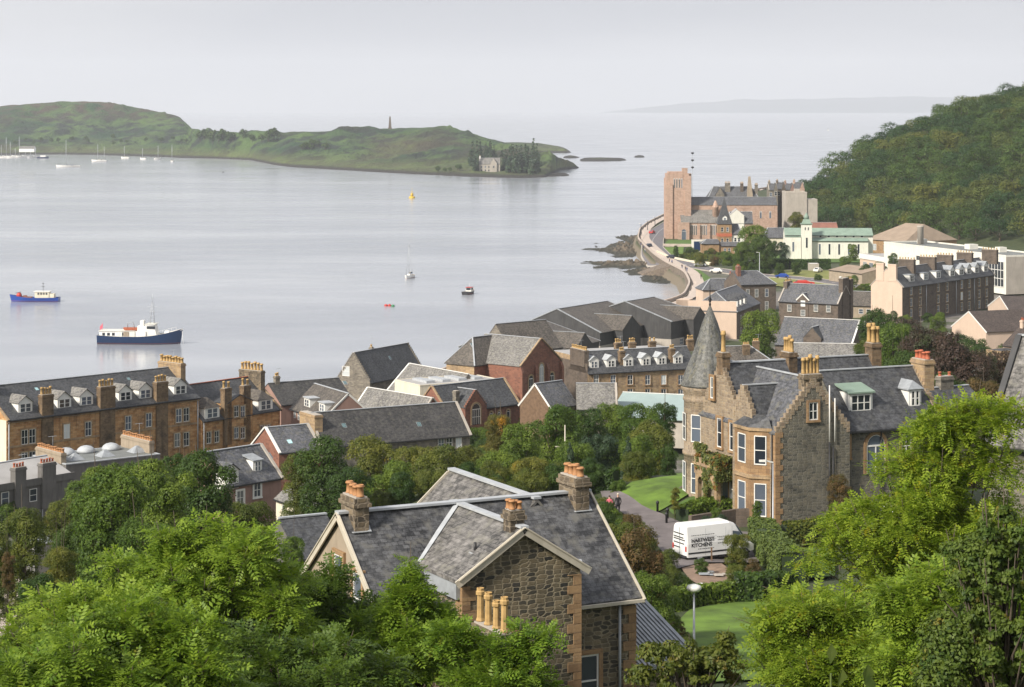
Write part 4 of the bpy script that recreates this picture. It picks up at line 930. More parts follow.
# ================================================================ lamps
def lamp(name, px, py, y, h, label, head='globe', pole='steel', r=.07, group=None, z=None):
    x = Xat(px, y); z0 = TZ(x, y) if z is None else z
    o = empty(name, (x, y, z0), 0, label, 'street lamp', group); m = MB(); m.lathe(0, 0, [(r*1.6, -.3), (r*1.6, .5), (r, .55), (r*.7, h)], 8); m.build('pole', [pole], o)
    m = MB()
    if head == 'globe': m.lathe(0, 0, [(.08, h-.02), (.3, h+.05), (.42, h+.2), (.36, h+.34), (.12, h+.42)], 14)
    else: m.beam((0, 0, h), (-.7, -.2, h+.18), .12, .1); m.box(-1.05, -.55, -.32, -.08, h+.12, h+.26)
    m.build('lamp_head', ['white'], o); return o
lamp('street_lamp', 694, 590, 119, Zat(592, 119)-TZ(Xat(694, 119), 119), 'grey lamp post with a white domed head rising from the garden below the van')
lamp('garden_lamp', 701, 590, 135, Zat(590, 135)-TZ(Xat(701, 135), 135), 'short garden lamp with a white cap on the paved patch', r=.04)
lamp('street_lamp', 773, 462, 163.5, Zat(463, 163.5)-28.2, 'slim pale lamp post standing against the villa corner', 'arm', r=.05)
# garden bits
x, y = G(722, 577); m = MB(); R_ = random.Random(8)
for i in range(7):
    a, c_ = R_.uniform(-1.3, 1.3), R_.uniform(-1.1, 1.1); w_, h_ = R_.uniform(.5, .9), R_.uniform(.4, .7); zz = TZ(x+a, y+c_)+.2+i*.012; m.box(x+a-w_/2, x+a+w_/2, y+c_-h_/2, y+c_+h_/2, zz, zz+.01, i % 3)
plain('slab_pale', (.5, .5, .48), .8); tag(m.build('paving_slabs', ['slab_pale', 'lead', 'concrete']), 'loose pale and dark slabs laid on the bare soil patch in front of the van', 'paving slabs')
for px, py, lb in ((709, 560, 'thin timber fence post in front of the van, left of two'), (723, 558, 'thin timber fence post in front of the van, right of two')):
    x, y = G(px, py); m = MB(); m.box(-.05, .05, -.05, .05, -.3, 1.2); m.box(-.07, .07, -.07, .07, 1.2, 1.25); tag(m.build('fence_post', ['timber'], None, (x, y-2, TZ(x, y))), lb, 'post', 'fence posts by the van')
# ================================================================ town
def t_terrace():
    b = from_eave('sandstone_terrace', 'long orange sandstone tenement with five white dormers at the left edge', 'tenement', (7, 420), (199, 397), 16.7, 6)
    L = b.L; zr = 20.6; b.gable(0, L, 0, 12, 16.7, zr, 'u', 'sandstone_orange', 'slate_dark', skew=(('coping', 'sandstone_tan'), None), ov=.35)
    m = MB(); m.box(-.06, L, -.12, 0, 10.45, 10.75); m.box(0, L, -.1, 0, 6.75, 7.0); m.box(0, L, -.22, 0, 10.2-.0, 10.3); b.add('string_course', m, 'sandstone_tan')
    m = MB(); m.box(-.07, 0, .1, 11.9, 0, 10.6); b.add('gable_render', m, 'cream_pale')
    pxwins(b, [(24.4, 444.5), (32, 443.5), (66.5, 438.5), (88, 436), (128, 430), (148.5, 427), (178.5, 422.5), (186, 421.5)], 2.05, 1.05, sur='sandstone_tan', mull=1)
    pxwins(b, [(24.4, 467), (32, 466), (66.5, 462), (88, 460), (128, 453), (148.5, 450.5), (177, 447), (186, 446)], 2.05, 1.05, sur='sandstone_tan', mull=1)
    k = (zr-16.7)/6
    for px in (25, 64, 86, 125, 145, 180): u, z = at(b, px, 412, .9); b.dormer('f', u, .8, 16.7+.8*k, 2.3, 1.5, k, 'gable', 1.75, 1.2, 1, 'slate_light')
    for px, w in ((47, 1.9), (107, 2.6), (161.5, 2.1)):
        u, z = at(b, px, 400, 0); b.chim(u, .25, 6, 19.6 if w < 2.5 else 19.8, w, 1.0, 4 if w < 2.5 else 5, 'u', 'chimney_stone', 'pot_ochre', .95, .19)
    u, z = at(b, 176, 380, 6); b.chim(L-.7, 5.7, 17, 21.5, .9, 5.6, 8, 'v', 'sandstone_tan', 'pot_ochre', .9, .26)
    b.chim(.5, 6, 18, 21.6, .9, 3.6, 5, 'v', 'sandstone_tan', 'pot_ochre', .9, .2)
    b.pipe(.25, -.1, 6, 16.5, 'lead_light', .08); b.pipe(L-.3, -.1, 6, 16.5, 'lead_light', .08)
    for px in (38, 130): u, z = at(b, px, 390, 4.3); b.skylight(u, 4.3, 16.7+4.3*k, .6, .7, k)
t_terrace()
def t_terrace2():
    b = from_eave('sandstone_tenement', 'shorter orange sandstone tenement with red ridge tiles adjoining the long terrace', 'tenement', (202, 421), (280, 409), 13.2, 5)
    L = b.L; zr = 17.7; k = (zr-13.2)/6; b.gable(0, L, 0, 12, 13.2, zr, 'u', 'sandstone_orange', 'slate_dark', skew=(None, ('coping', 'sandstone_tan')), cap='pot_red', ov=.3)
    u0, _ = at(b, 226, 400, 0); u1, _ = at(b, 251, 400, 0)
    b.gable(u0, u1, -.35, 5.5, 15.2, 16.3, 'v', 'sandstone_orange', 'slate_dark', ov=.05, wname='wallhead_gable', gutter=False, cap=None)
    for px in (228.5, 247.5): u, _ = at(b, px, 400, -.4); b.chim(u, .1, 9, 17.6, 1.5, .9, 2, 'u', 'chimney_stone', 'pot_ochre', 1., .2)
    for px in (236, 242.5):
        for py in (417, 438.5): u, z = at(b, px, py, -.35); b.win('f', u, -.35, z, .95, 1.7, rails=1, mull=1, sur='sandstone_tan')
    for px, py in ((208.5, 443.5), (216.5, 442.5), (262, 436.5), (267.5, 436)): u, z = at(b, px, py, 0); b.win('f', u, 0, z, .95, 1.75, rails=1, mull=1, sur='sandstone_tan')
    for px in (213, 266.5): u, _ = at(b, px, 412, -.1); b.dormer('f', u, .05, 13.3, 3., 1.7, k, 'hip', 2.1, 1.4, 1, 'slate_brown')
    b.chim(L-.6, 5.5, 15, 18.9, .9, 4.8, 7, 'v', 'chimney_rubble', 'pot_ochre', 1.2, .25); b.pipe(.3, -.1, 5, 13.1, 'lead_light', .08)
t_terrace2()
def t_grey():
    b = from_eave('rendered_house', 'dark grey rendered house with pale metal roof and two potted wallhead chimneys', 'house', (-14, 491), (74, 476), 16.2, 8.5)
    b.gable(0, b.L, 0, 10, 16.2, 18.0, 'u', 'render_grey', 'flat_roof_light', ov=.05, gutter=False)
    m = MB(); m.box(0, b.L, -.2, .0, 7.4, 8.2); b.add('parapet', m, 'render_grey')
    for px, n in ((19, 4), (47.5, 5)): u, _ = at(b, px, 470, 0); b.chim(u, .1, 13, 18.3, 1.6 if n == 4 else 2.0, .9, n, 'u', 'render_grey', 'pot_red', .45, .14)
    pxwins(b, [(5, 505), (33, 501.5), (33, 528), (5, 530)], 1.5, 1.1, rails=1); b.pipe(at(b, 42, 490)[0], -.1, 8.5, 16, 'lead_light', .07)
    c = from_eave('workshop', 'flat-roofed extension with pyramid rooflights and long rows of orange pots', 'building', (66, 465), (160, 454.5), 15.6, 8)
    c.flat(0, c.L, 0, 9, 15.6, 'render_grey', 'flat_roof', par=.12, pmat='lead_light')
    for px, py, v in ((75, 459, 2.6), (105, 454, 2.8), (137, 449, 3.2)):
        u, _ = at(c, px, py, v); m = MB(); z = 15.7-c.z0; m.hexa([(u-1, v-1, z), (u+1, v-1, z), (u+1, v+1, z), (u-1, v+1, z)], [(u-.15, v-.15, z+.8), (u+.15, v-.15, z+.8), (u+.15, v+.15, z+.8), (u-.15, v+.15, z+.8)]); c.add('pyramid_rooflight', m, 'lead')
    for px, py in ((86, 449), (111, 446), (66, 451)):
        v = 7; u, _ = at(c, px, py, v); m = MB(); z = 15.7-c.z0; m.lathe(u, v, [(1.2, z), (1.2, z+.25), (1.05, z+.5), (.7, z+.75), (.2, z+.88)], 16); c.add('dome_rooflight', m, 'lead_light')
    c.chim(c.L-.6, 4.8, 15.6, 17.2, .7, 7.5, 12, 'v', 'harling', 'pot_orange', .5, .22); c.chim(.2, 4.5, 15.6, 16.9, .7, 7., 11, 'v', 'harling', 'pot_orange', .5, .22)
t_grey()
def simple(name, label, cat, A, Bp, ze, z0, dep, zr, wall, roof, wins=(), wh=1.6, ww=.95, axis='u', hip=(0, 0), skew=(None, None), chims=(), doms=(), dst='flat', sky=(), sur=None, group=None, cap='lead_light', ov=.25, dw=1.7, dh=1.35, mull=1, **kw):
    b = from_eave(name, label, cat, A, Bp, ze, z0, group); L = b.L
    b.gable(0, L, 0, dep, ze, zr, axis, wall, roof, hip=hip, skew=skew, cap=cap, ov=ov, **kw)
    pxwins(b, wins, wh, ww, sur=sur, mull=mull)
    k = (zr-ze)/(dep/2 if axis == 'u' else L/2)
    for (u, v, zt, w, d, n, al, stk, pot, ph) in chims: b.chim(L*u, dep*v, ze, zt, w, d, n, al, stk, pot, ph, .2)
    for px in doms: u, _ = at(b, px, 400, .7); b.dormer('f', u, .7, ze+.7*k, dw, dh, k, dst, dw*.7, dh*.72, 1)
    for px, v in sky: u, _ = at(b, px, 400, v); b.skylight(u, v, ze+v*k, .7, .8, k)
    return b
cs, ct = ('coping', 'concrete'), ('board', 'white')
b = simple('slate_cottage', 'slate-roofed cottage with a boxed dormer beside the leafy tree below the orange tenement', 'cottage', (226, 486), (281, 477), 18.4, 12, 7, 21.6, 'render_pink', 'slate_mid', [(240, 505), (257, 497)], 1.6, 1., skew=(None, cs), sky=[(271, 1.9)], sur='white')
u, _ = at(b, 257, 470, 1.0); b.dormer('f', u, .9, 19.2, 1.3, 1.3, .9, 'shed', .8, 1.1, 1, 'lead'); u, _ = at(b, 232, 480, 0); b.dormer('f', u, .0, 18.3, 1.9, 1.7, .9, 'gable', 1.2, 1.2, 1, 'slate_mid')
simple('cream_cottage', 'small cream cottage with a grey slate roof half hidden behind the dark spreading tree', 'cottage', (276, 498), (316, 512), 17.5, 12.5, 5, 19.4, 'cream_pale', 'slate_light', [(284, 511)], 1.2, .7)
simple('red_gabled_house', 'slate-roofed house with a pink-red end gable below the shorter sandstone tenement', 'house', (279, 453), (321, 449), 16.4, 9, 7.5, 19., 'red_stone', 'slate_mid', (), skew=(('coping', 'white'), cs), sky=[(291, 1.)])
simple('brown_roofed_house', 'pink harled house with brown roof and two flat white dormers', 'house', (291, 408), (324, 419), 12.5, 6, 8, 16.0, 'render_pink', 'slate_brown', [(295, 418), (299, 420)], 1.3, .9, doms=[307, 322], dw=2.4, dh=1.5, skew=(None, ct))
simple('black_roofed_house', 'house with a long near-black slate roof behind the brown-roofed one', 'house', (281, 405), (352, 399), 12., 5.5, 9, 14.9, 'render_pink', 'slate_mossy', (), chims=[(.12, .5, 16.1, .8, .8, 2, 'u', 'grey_stone', 'pot_ochre', .5)], sky=[(346, 3)])
b = simple('crow_stepped_house', 'grey waterside house with crow-stepped gables and dark slate roof', 'house', (370, 382), (424, 371), 10, 4, 7.2, 15, 'grey_stone', 'slate_dark', (), skew=(('steps', 'grey_stone'), ('steps', 'grey_stone')), sky=[(391, 2.)], chims=[(.35, .55, 15.5, .6, .6, 1, 'u', 'grey_stone', 'pot_ochre', .4)])
v, z = atv(b, 346, 376, 0); b.win('l', v, 0, z, 1.6, 1.8, glass='glass_blind')
simple('slate_hall', 'light slate hall with pale coping just behind the long blackened roof', 'hall', (348, 419), (412, 431), 10, 5, 8, 14.6, 'red_stone', 'slate_light', (), skew=(('coping', 'white'), cs), cap='white')
simple('slate_hall', 'larger light slate hall with pale skews beside the waterside crow-stepped house', 'hall', (386, 393), (444, 405), 9, 4.5, 10, 13.8, 'grey_stone', 'slate_light', (), skew=(('coping', 'white'), None), cap='white')
b = from_eave('flat_roofed_store', 'low store with a bright white flat roof wedged between the two light slate halls', 'building', (406, 405), (440, 409), 9.5, 5); b.flat(0, b.L, 0, 7, 9.5, 'cream_pale', 'flat_roof_light', par=.1)
b = from_eave('flat_roofed_hall', 'flat grey-roofed hall between the slate halls and the red church', 'building', (420, 386), (500, 380), 13.0, 5); b.flat(0, b.L, 0, 9, 13.0, 'cream_pale', 'flat_roof_light', par=.15)
for i in range(4): m = MB(); m.box(b.L*(.15+.2*i), b.L*(.15+.2*i)+1.6, 2, 7, 8.09, 8.5); b.add('roof_lantern', m, 'lead_light')
b = simple('long_slate_building', 'long stone building with a blackened mottled slate roof above the yellowing trees', 'building', (322, 447), (470, 434.5), 13.5, 8, 8.4, 17.5, 'grey_stone', 'slate_mossy', [(441, 449), (449, 448), (458.5, 447.5)], 1.5, 1., sur='grey_stone', skew=(cs, cs), sky=[(345, 2.), (420, 1.4)])
b.chim(.3, 4.2, 12, 17.6, 1.2, 5, 0, 'v', 'sandstone_tan'); b.win('r', 4, b.L, 10, 1, 1.6)
# red church group
b = from_eave('red_church_hall', 'red sandstone church hall with a traceried gothic window gable and slate roof', 'church hall', (447, 412.5), (519, 403.5), 11.5, 5.5)
b.gable(0, b.L, 0, 7.4, 11.5, 15.2, 'u', 'red_stone', 'slate_dark', skew=(('coping', 'sandstone_tan'), ('coping', 'sandstone_tan')), ov=.2)
u, z = at(b, 471, 400, 0); b.gable(u-2.3, u+2.3, -1.2, 4.5, 12., 14.6, 'v', 'red_stone', 'slate_dark', skew=(('steps', 'red_stone'), None), ov=.05, wname='gothic_gable_wall', gutter=False)
b.win('f', u, -1.2, 9.2, 1.8, 3.4, mull=3, rails=1, sur='sandstone_tan', arch=True, fw=.08)
for px in (491, 499, 508): uu, z = at(b, px, 420, 0); b.win('f', uu, 0, 8.6, .7, 2.2, mull=0, rails=0, sur='sandstone_tan', arch=True)
b.chim(u-2.3, 1., 12, 14.6, .8, .8, 1, 'u', 'grey_stone', 'pot_ochre', .01)
b = B('red_church', 'tall red sandstone church with lancet windows in its gable and a hipped side wing', 'church', 1.6, 382, 5.5, rad(50))
b.gable(0, 11, 0, 13, 15, 19.2, 'v', 'red_stone', 'slate_light', skew=(('coping', 'sandstone_tan'), None), ov=.2, gutter=False)
b.gable(-3.2, 5, 8, 14.5, 15, 19.1, 'u', 'red_stone', 'slate_brown', hip=(3.2, 0), ov=.3, wname='side_wing_wall'); m = MB(); m.box(-3.26, -3.2, 8, 14.5, 0, 9.4); b.add('side_wing_render', m, 'sandstone_tan')
for uu, h, zz in ((2.6, 4.6, 8.6), (5.5, 5.4, 9.6), (8.4, 4.2, 9.)): b.win('f', uu, 0, zz, 1.2, h, mull=1, rails=2, sur='sandstone_tan', arch=True)
m = MB()
for uu in (0, 3.9, 7.1, 11): m.box(uu-.3, uu+.3, -.5, 0, 0, 8.4); m.hexa([(uu-.3, -.5, 8.4), (uu+.3, -.5, 8.4), (uu+.3, 0, 8.4), (uu-.3, 0, 8.4)], [(uu-.3, -.05, 9.4), (uu+.3, -.05, 9.4), (uu+.3, 0, 9.4), (uu-.3, 0, 9.4)])
b.add('buttresses', m, 'red_stone'); b.skylight(-.2, 8.5, 15.6, 2.2, 3.4, 1.2)
simple('slate_barn', 'dark gabled building just behind the red church on the waterside', 'building', (512, 352), (562, 347), 10, 4, 10, 15.2, 'grey_stone', 'slate_brown')
# terrace with six dormers
b = from_eave('dormered_terrace', 'honey stone terrace with six white-framed dormers in the middle of the town', 'terrace', (588, 373.5), (697, 367.5), 12, 4.5); L = b.L
b.gable(0, L, 0, 8, 12, 15.4, 'u', 'sandstone_tan', 'slate_dark', ov=.25); k = 3.4/4
m = MB(); m.box(-.08, 0, .1, 14, 0, 9.2); m.hexa([(-.08, 0.1, 7.5), (-.001, .1, 7.5), (-.001, 8, 7.5), (-.08, 8, 7.5)], [(-.08, 3.8, 10.9), (-.001, 3.8, 10.9), (-.001, 4.2, 10.9), (-.08, 4.2, 10.9)]); b.add('gable_wall', m, 'dark_stone')
b.flat(.02, L-.1, 7.5, 15, 14.6, 'sandstone_tan', 'flat_roof_light', par=0, wname='rear_wall')
for px in (594.2, 611.2, 628.6, 646, 661.8, 678.2): u, z = at(b, px, 366, .8); b.dormer('f', u, .8, 12+.8*k, 1.9, 1.5, k, 'gable', 1.2, 1.15, 1, 'lead_light')
pxwins(b, [(p, 384.5) for p in (596, 613, 630, 647.5, 663.5, 680.5)], 1.75, 1.05, sur='sandstone_trim', mull=1); pxwins(b, [(p, 398.5) for p in (596, 613, 630, 647.5, 663.5, 680.5)], 1.75, 1.05, sur='sandstone_trim', mull=1)
for px in (621.5, 671.7): u, z = at(b, px, 360, 1.5); b.chim(u, 1.5, 12, 15.6, 1.0, 1.0, 3, 'u', 'chimney_stone', 'pot_ochre', .6, .18)
for px, n in ((618, 3), (632, 4), (652, 2), (690, 3)): u, z = at(b, px, 350, 9); b.chim(u, 9, 14, 16.2, 1.3, .9, n, 'u', 'chimney_stone', 'pot_ochre', .7, .18)
b.chim(.2, 4, 13, 16, .9, 6, 9, 'v', 'dark_stone', 'pot_ochre', .6, .2)
# leisure building by the water
def dk(label, A, Bp, ze, zr, dep, wins, fr=None):
    b = from_eave('dark_clad_building', label, 'building', A, Bp, ze, 4); L = b.L
    b.gable(0, L, 0, dep, ze, zr, 'u', 'sheet_dark', 'slate_brown', ov=.3, cap='lead', hip=(0, 4), skew=(('coping', 'lead'), None)); m = MB(); m.box(-.08, L+.08, -.08, dep+.08, 0, 2.6); b.add('plinth', m, 'concrete')
    for px in wins: u, z = at(b, px, 340, 0); b.win('f', u, -.1, 5.0, 1.5, 1.4, mull=1)
    if fr: u0, _ = at(b, fr[0], 330, 0); u1, _ = at(b, fr[1], 330, 0); b.gable(u0, u1, -2.5, dep/2, ze+.2, fr[2], 'v', 'sheet_dark', 'slate_brown', ov=.2, wname='gable_front', gutter=False, cap='lead')
    return b
dk('dark clad waterside building with a projecting peaked front, middle of three', (600, 333), (657, 322.5), 9.5, 14.2, 22, (636, 645, 652), (613, 631, 12.5))
dk('small dark gabled building wedged between the two larger dark clad ones', (648, 329), (674, 324), 8.2, 11.6, 12, (655, 665))
dk('narrow dark-roofed building at the water behind the dormered terrace', (598, 338), (622, 334), 8., 11.4, 9, ())
b = dk('dark clad waterside building with a rooflit ridge, rightmost of three', (671, 322), (707, 315.5), 10.6, 14.6, 24, (681, 688, 695, 702), (684, 697, 13.2)); b.skylight(2, 9.2, 13.6, 1.4, 1.2, .33)
dk('lower dark-roofed waterside building nearest the red church, leftmost of three', (552, 352), (599, 341), 8.4, 12.6, 22, (), (566, 582, 11.4))
b = from_eave('timber_gabled_house', 'pale slate roof with a dark timbered end gable rising over the trees', 'house', (550, 408), (577, 404), 12.4, 7); b.gable(0, b.L, 0, 6.5, 12.4, 15.8, 'u', 'timber', 'slate_mid', skew=(ct, None))
b = from_eave('pale_slate_house', 'pale mottled slate-roofed house beside the timbered gable', 'house', (577, 409), (617, 409), 12.2, 7); b.gable(0, b.L, 0, 8.5, 12.2, 15.6, 'u', 'grey_stone', 'slate_light', skew=(None, cs))
b = from_eave('green_roofed_hall', 'hall with a broad pale green sheet roof left of the villa turret', 'hall', (608, 417), (690, 421), 10.4, 6); b.gable(0, b.L, 0, 17, 10.4, 13.2, 'u', 'concrete', 'sheet_green', cap='white')
# right-hand town
b = from_eave('cream_ended_house', 'slate-roofed building with three dormers and a blank cream end wall by the promenade', 'house', (737, 312), (760, 303), 11, 4); b.gable(0, b.L, 0, 12, 11, 15.2, 'u', 'dark_stone', 'slate_mid', hip=(3.5, 0), ov=.2); k = 4.2/6
m = MB(); m.box(-.1, -.01, .1, 15, 0, 9.5); m.box(-.1, 5, 12.01, 15, 0, 9.5); b.add('end_wall_render', m, 'cream')
for uu in (5.5, 9.5, 13.5): b.dormer('f', uu, .9, 11.7, 2.1, 1.7, k, 'hip', 1.4, 1.2, 1, 'slate_dark')
b.wins('f', (4, 8, 12, 16), 0, (5.4, 8.3), w=.9, h=1.6, rails=1)
b = from_eave('dark_stone_house', 'tall dark stone house with tall windows beside the three-dormered roof', 'house', (741, 285), (776, 284), 12, 4); b.gable(0, b.L, 0, 11, 12, 15.2, 'u', 'dark_stone', 'slate_mid', hip=(0, 3), ov=.2); b.wins('f', (2, 4.6, 7.6), 0, (5.2, 8.6), w=1., h=2.2, rails=1); b.chim(1, 4, 13, 16.8, 1, 1.4, 2, 'v', 'red_stone', 'pot_red', .5)
b = from_eave('cream_house', 'low cream house with a tall brown chimney beside the promenade', 'house', (703, 290), (739, 289.5), 8.8, 4); b.gable(0, b.L, 0, 8, 8.8, 11.4, 'u', 'cream', 'slate_mid', hip=(3, 3)); b.wins('f', (2.5, 6, 9), 0, (5.6,), w=1, h=1.7, rails=1); b.chim(b.L*.85, 2, 8, 13.2, 1.2, 1., 2, 'u', 'red_stone', 'pot_red', .5); b.chim(b.L-.3, 2, 8, 12.2, .8, 1., 2, 'v', 'white_wall', 'pot_ochre', .5)
b = from_eave('slate_roofed_tenement', 'dark stone tenement with a small white-windowed gablet and a tall end stack', 'tenement', (779, 301), (838, 304), 12, 5); b.gable(0, b.L, 0, 9, 12, 16, 'u', 'dark_stone', 'slate_mid', skew=(cs, cs)); u, z = at(b, 803, 300, 0)
b.gable(u-1.5, u+1.5, -.15, 4, 12.6, 14, 'v', 'dark_stone', 'slate_mid', ov=.15, wname='gablet_wall', gutter=False, skew=(ct, None)); pxwins(b, [(803, 306.5), (803, 316), (803, 326)], 1.5, 1.2, v=-.15, glass='glass_blind')
pxwins(b, [(789.5, 311.5), (816, 311.5), (828.5, 312)], 1.7, 1.1, glass='glass_blind', sur='grey_stone'); b.chim(b.L-.4, 4.5, 8, 18, 1.1, 3.8, 0, 'v', 'dark_stone'); b.chim(.3, 4.5, 13, 16.6, 1, 3, 4, 'v', 'dark_stone', 'pot_ochre', .5); b.chim(b.L-.2, 8, 8, 17.6, 1., 1.4, 2, 'v', 'dark_stone', 'pot_ochre', .5)
b = simple('long_roofed_building', 'broad plain slate roof with one small stone gablet in front of the dark tenement', 'building', (775, 344), (851, 348), 9, 4.5, 12, 14.2, 'dark_stone', 'slate_mid', (), skew=(None, ('coping', 'white')), cap='white')
u, z = at(b, 813, 340, 1); b.gable(u-2, u+2, .5, 5, 10.6, 12.8, 'v', 'dark_stone', 'slate_dark', ov=.1, wname='gablet_wall', gutter=False)
simple('low_slate_building', 'low pale slate roof directly behind the villa chimneys', 'building', (788, 359), (857, 360), 10.6, 5, 8, 13.2, 'grey_stone', 'slate_light', (), cap='white')
simple('hipped_slate_house', 'brown-grey hipped slate roof with two squat chimneys behind the villa turret', 'house', (716, 366), (777, 365), 12, 5, 9, 15., 'grey_stone', 'slate_brown', (), hip=(0, 4), chims=[(.55, .3, 15.6, 1.3, .9, 4, 'u', 'chimney_stone', 'pot_ochre', .4), (.8, .75, 15.8, 1.2, .9, 3, 'u', 'chimney_stone', 'pot_ochre', .4)])
# tall tenement on the right
b = from_eave('stone_tenement', 'four-storey dark stone tenement with a cream end wall and many chimneys', 'tenement', (902.4, 287), (994, 274.3), 13.7, 4.5); L = b.L
b.gable(0, L, 0, 9, 13.7, 18., 'u', 'dark_stone', 'slate_dark', ov=.3, skew=(cs, cs)); k = 4.3/4.5
m = MB(); m.hexa([(-.1, 9, 0), (-.1, 0, 0), (-.1, 0, 9.2), (-.1, 4.5, 13.6), (-.1, 9, 9.2)], [(-.01, 9, 0), (-.01, 0, 0), (-.01, 0, 9.2), (-.01, 4.5, 13.6), (-.01, 9, 9.2)]); b.add('end_wall_render', m, 'cream')
b.chim(.2, 2.9, 15, 19.4, .8, 2.4, 0, 'v', 'cream'); b.chim(.2, 6.4, 15, 19.6, .8, 2.2, 0, 'v', 'cream')
for px in (912, 926, 938.5, 952.5, 961.5, 969, 977, 986): u, z = at(b, px, 280, .8); b.dormer('f', u, .8, 13.7+.8*k, 2.7, 1.9, k, 'flat' if px < 950 else 'gable', 1.8, 1.4, 1, 'lead')
for px in (911, 920, 938, 947, 961.5, 969, 979, 986.5):
    for py in (296, 307.5, 318): dy = -(px-902)*.128; u, z = at(b, px, py+dy, 0); b.win('f', u, 0, z, 1.3, 2.1, rails=1, mull=1, sur='sandstone_tan')
for px in (907, 928, 945, 965, 990): u, z = at(b, px, 262, 4.5); b.chim(u, 4.5, 16, 20., 1.1, 4.5, 6, 'v', 'dark_stone', 'pot_ochre', .5)
for px in (926, 956, 974): b.pipe(at(b, px, 280, 0)[0], -.1, 4.5, 13.5, 'lead_light', .1)
# school, halls
b = from_eave('school_building', 'long white flat-roofed school block below the wooded hill', 'school', (884, 243), (1006, 257), 16, 5); b.flat(0, b.L, 0, 15, 16, 'white_wall', 'flat_roof', par=.5, pmat='white_wall'); L = b.L
b.wins('f', [L*.22, L*.3, L*.38], 0, (11.8,), w=2.2, h=1.5, rails=0, mull=1); m = MB(); m.box(L*.74, L-1, -.12, 0, 2, 9.5); b.add('window_wall', m, 'glass')
m = MB()
for i in range(12): u = L*.74+i*(L*.26-1)/11; m.box(u-.08, u+.08, -.2, -.12, 2, 9.5)
for zz in (2, 4.4, 6.9, 9.4): m.box(L*.74, L-1, -.19, -.12, zz, zz+.16)
b.add('glazing_bars', m, 'white'); m = MB(); m.box(L, L+.1, 0, 15, 0, 11); b.add('end_panel', m, 'concrete')
for u, v, s in ((L*.1, 8, 2.4), (L*.5, 8, 3), (L*.72, 9, 2.5)): m = MB(); m.box(u, u+s, v, v+s, 11, 12.6); b.add('roof_housing', m, 'white_wall')
u, z = at(b, 920.5, 240, 7); m = MB(); m.lathe(u, 7, [(1., 11), (1., 16.5), (1.1, 16.6), (1.1, 17)], 16); b.add('flue', m, 'concrete')
b = from_eave('school_wing', 'low flat-roofed wing with a white fascia and tan walls in front of the school', 'building', (860, 254), (918, 263), 10.5, 4.5); b.flat(0, b.L, 0, 14, 10.5, 'cream', 'flat_roof_light', par=.1); m = MB(); m.box(-.2, b.L, -.3, 0, 4.6, 6.2); b.add('fascia', m, 'white'); b.wins('f', [4, 9, 14, 20, 26], 0, (6.6,), w=3, h=1.6, rails=0, mull=2)
b = from_eave('brown_roofed_hall', 'hall with a wide tan roof and orange brick walls right of the white church', 'hall', (866, 239), (905, 242), 9.5, 4.5); b.gable(0, b.L, 0, 26, 9.5, 15.5, 'u', 'sandstone_trim', 'roof_tan', hip=(8, 4), cap=None); b.wins('f', [5, 11, 17], 0, (5.5,), w=2, h=2.4, mull=1)
# white church
b = B('white_church', 'white church with a green copper roof and slim bell tower', 'church', Xat(785, 803), 803, 4.6, rad(-4))
b.gable(0, 32, 2, 12, 13.2, 15.4, 'u', 'white_wall', 'copper_green', cap=None, ov=.5); b.gable(9.5, 30, -1.2, 2.05, 11.2, 12.1, 'u', 'white_wall', 'copper_green', cap=None, ov=.3, ridge=1.9, wname='aisle_wall')
b.flat(0, 5.6, -3.2, 2.01, 12.6, 'white_wall', 'copper_green', par=.2, wname='front_block_wall', pmat='copper_green')
for u in (2.8,): b.win('f', u, -3.2, 7.4, .8, 3.6, rails=0)
for u in (12.5, 16, 19.5, 23, 26.5): b.win('f', u, -1.2, 6.2, .8, 4., rails=0, glass='glass')
for u in (13, 16, 19, 22, 25, 28): b.win('f', u, 2, 12.3, .9, .7, rails=0, glass='glass')
b.flat(5.8, 9.5, -3.8, -.2, 17.3, 'white_wall', 'copper_green', par=.0, wname='bell_tower'); m = MB(); z = lambda q: q-b.z0
m.box(5.5, 9.8, -4.1, .1, z(17.4), z(17.7)); m.hexa([(6, -3.6, z(17.7)), (9.3, -3.6, z(17.7)), (9.3, -.4, z(17.7)), (6, -.4, z(17.7))], [(6.6, -3., z(19.2)), (8.7, -3, z(19.2)), (8.7, -1., z(19.2)), (6.6, -1, z(19.2))]); m.lathe(7.65, -2, [(.9, z(19.2)), (.9, z(20.2)), (.1, z(21.6))], 8); b.add('tower_cap', m, 'copper_green')
for u in (7.1, 8.2): b.win('f', u, -3.8, 15.2, .5, 1.2, rails=0, glass='glass')
b.win('f', 7.65, -3.8, 8.8, .8, 3.8, rails=0, glass='glass')
# cathedral
cx, cy = Xat(666.5, 926), 926.
b = B('cathedral', 'pink granite seafront cathedral with a massive square tower and long nave', 'cathedral', cx, cy, 4.3, 0.); z = lambda q: q-b.z0
m = MB(); m.box(0, 9.4, 0, 10, 0, z(32)); m.box(-.5, 2.6, -.6, 3, 0, z(27.5)); m.box(7.6, 10.3, -.5, 3, 0, z(31)); m.box(8.2, 10.9, 5, 10.4, 0, z(31.8)); m.box(-.4, 2, 7, 10.4, 0, z(30)); to = b.add('tower', m, 'pink_stone')
m = MB(); m.box(.9, 8.9, .4, 9.5, z(32), z(32.7)); m.box(6.6, 8.9, .3, 2.6, z(32.6), z(34.3)); b.add('parapet', m, 'pink_stone', to)
for i in range(4): b.win('f', 3.3+i*1.05, 0, 26., .55, 3.9, rails=0, glass='glass', arch=True)
b.gable(9.5, 47, 3, 15, 18.6, 21.6, 'u', 'pink_stone', 'slate_mid', ov=.2, wname='nave_wall', gutter=False)
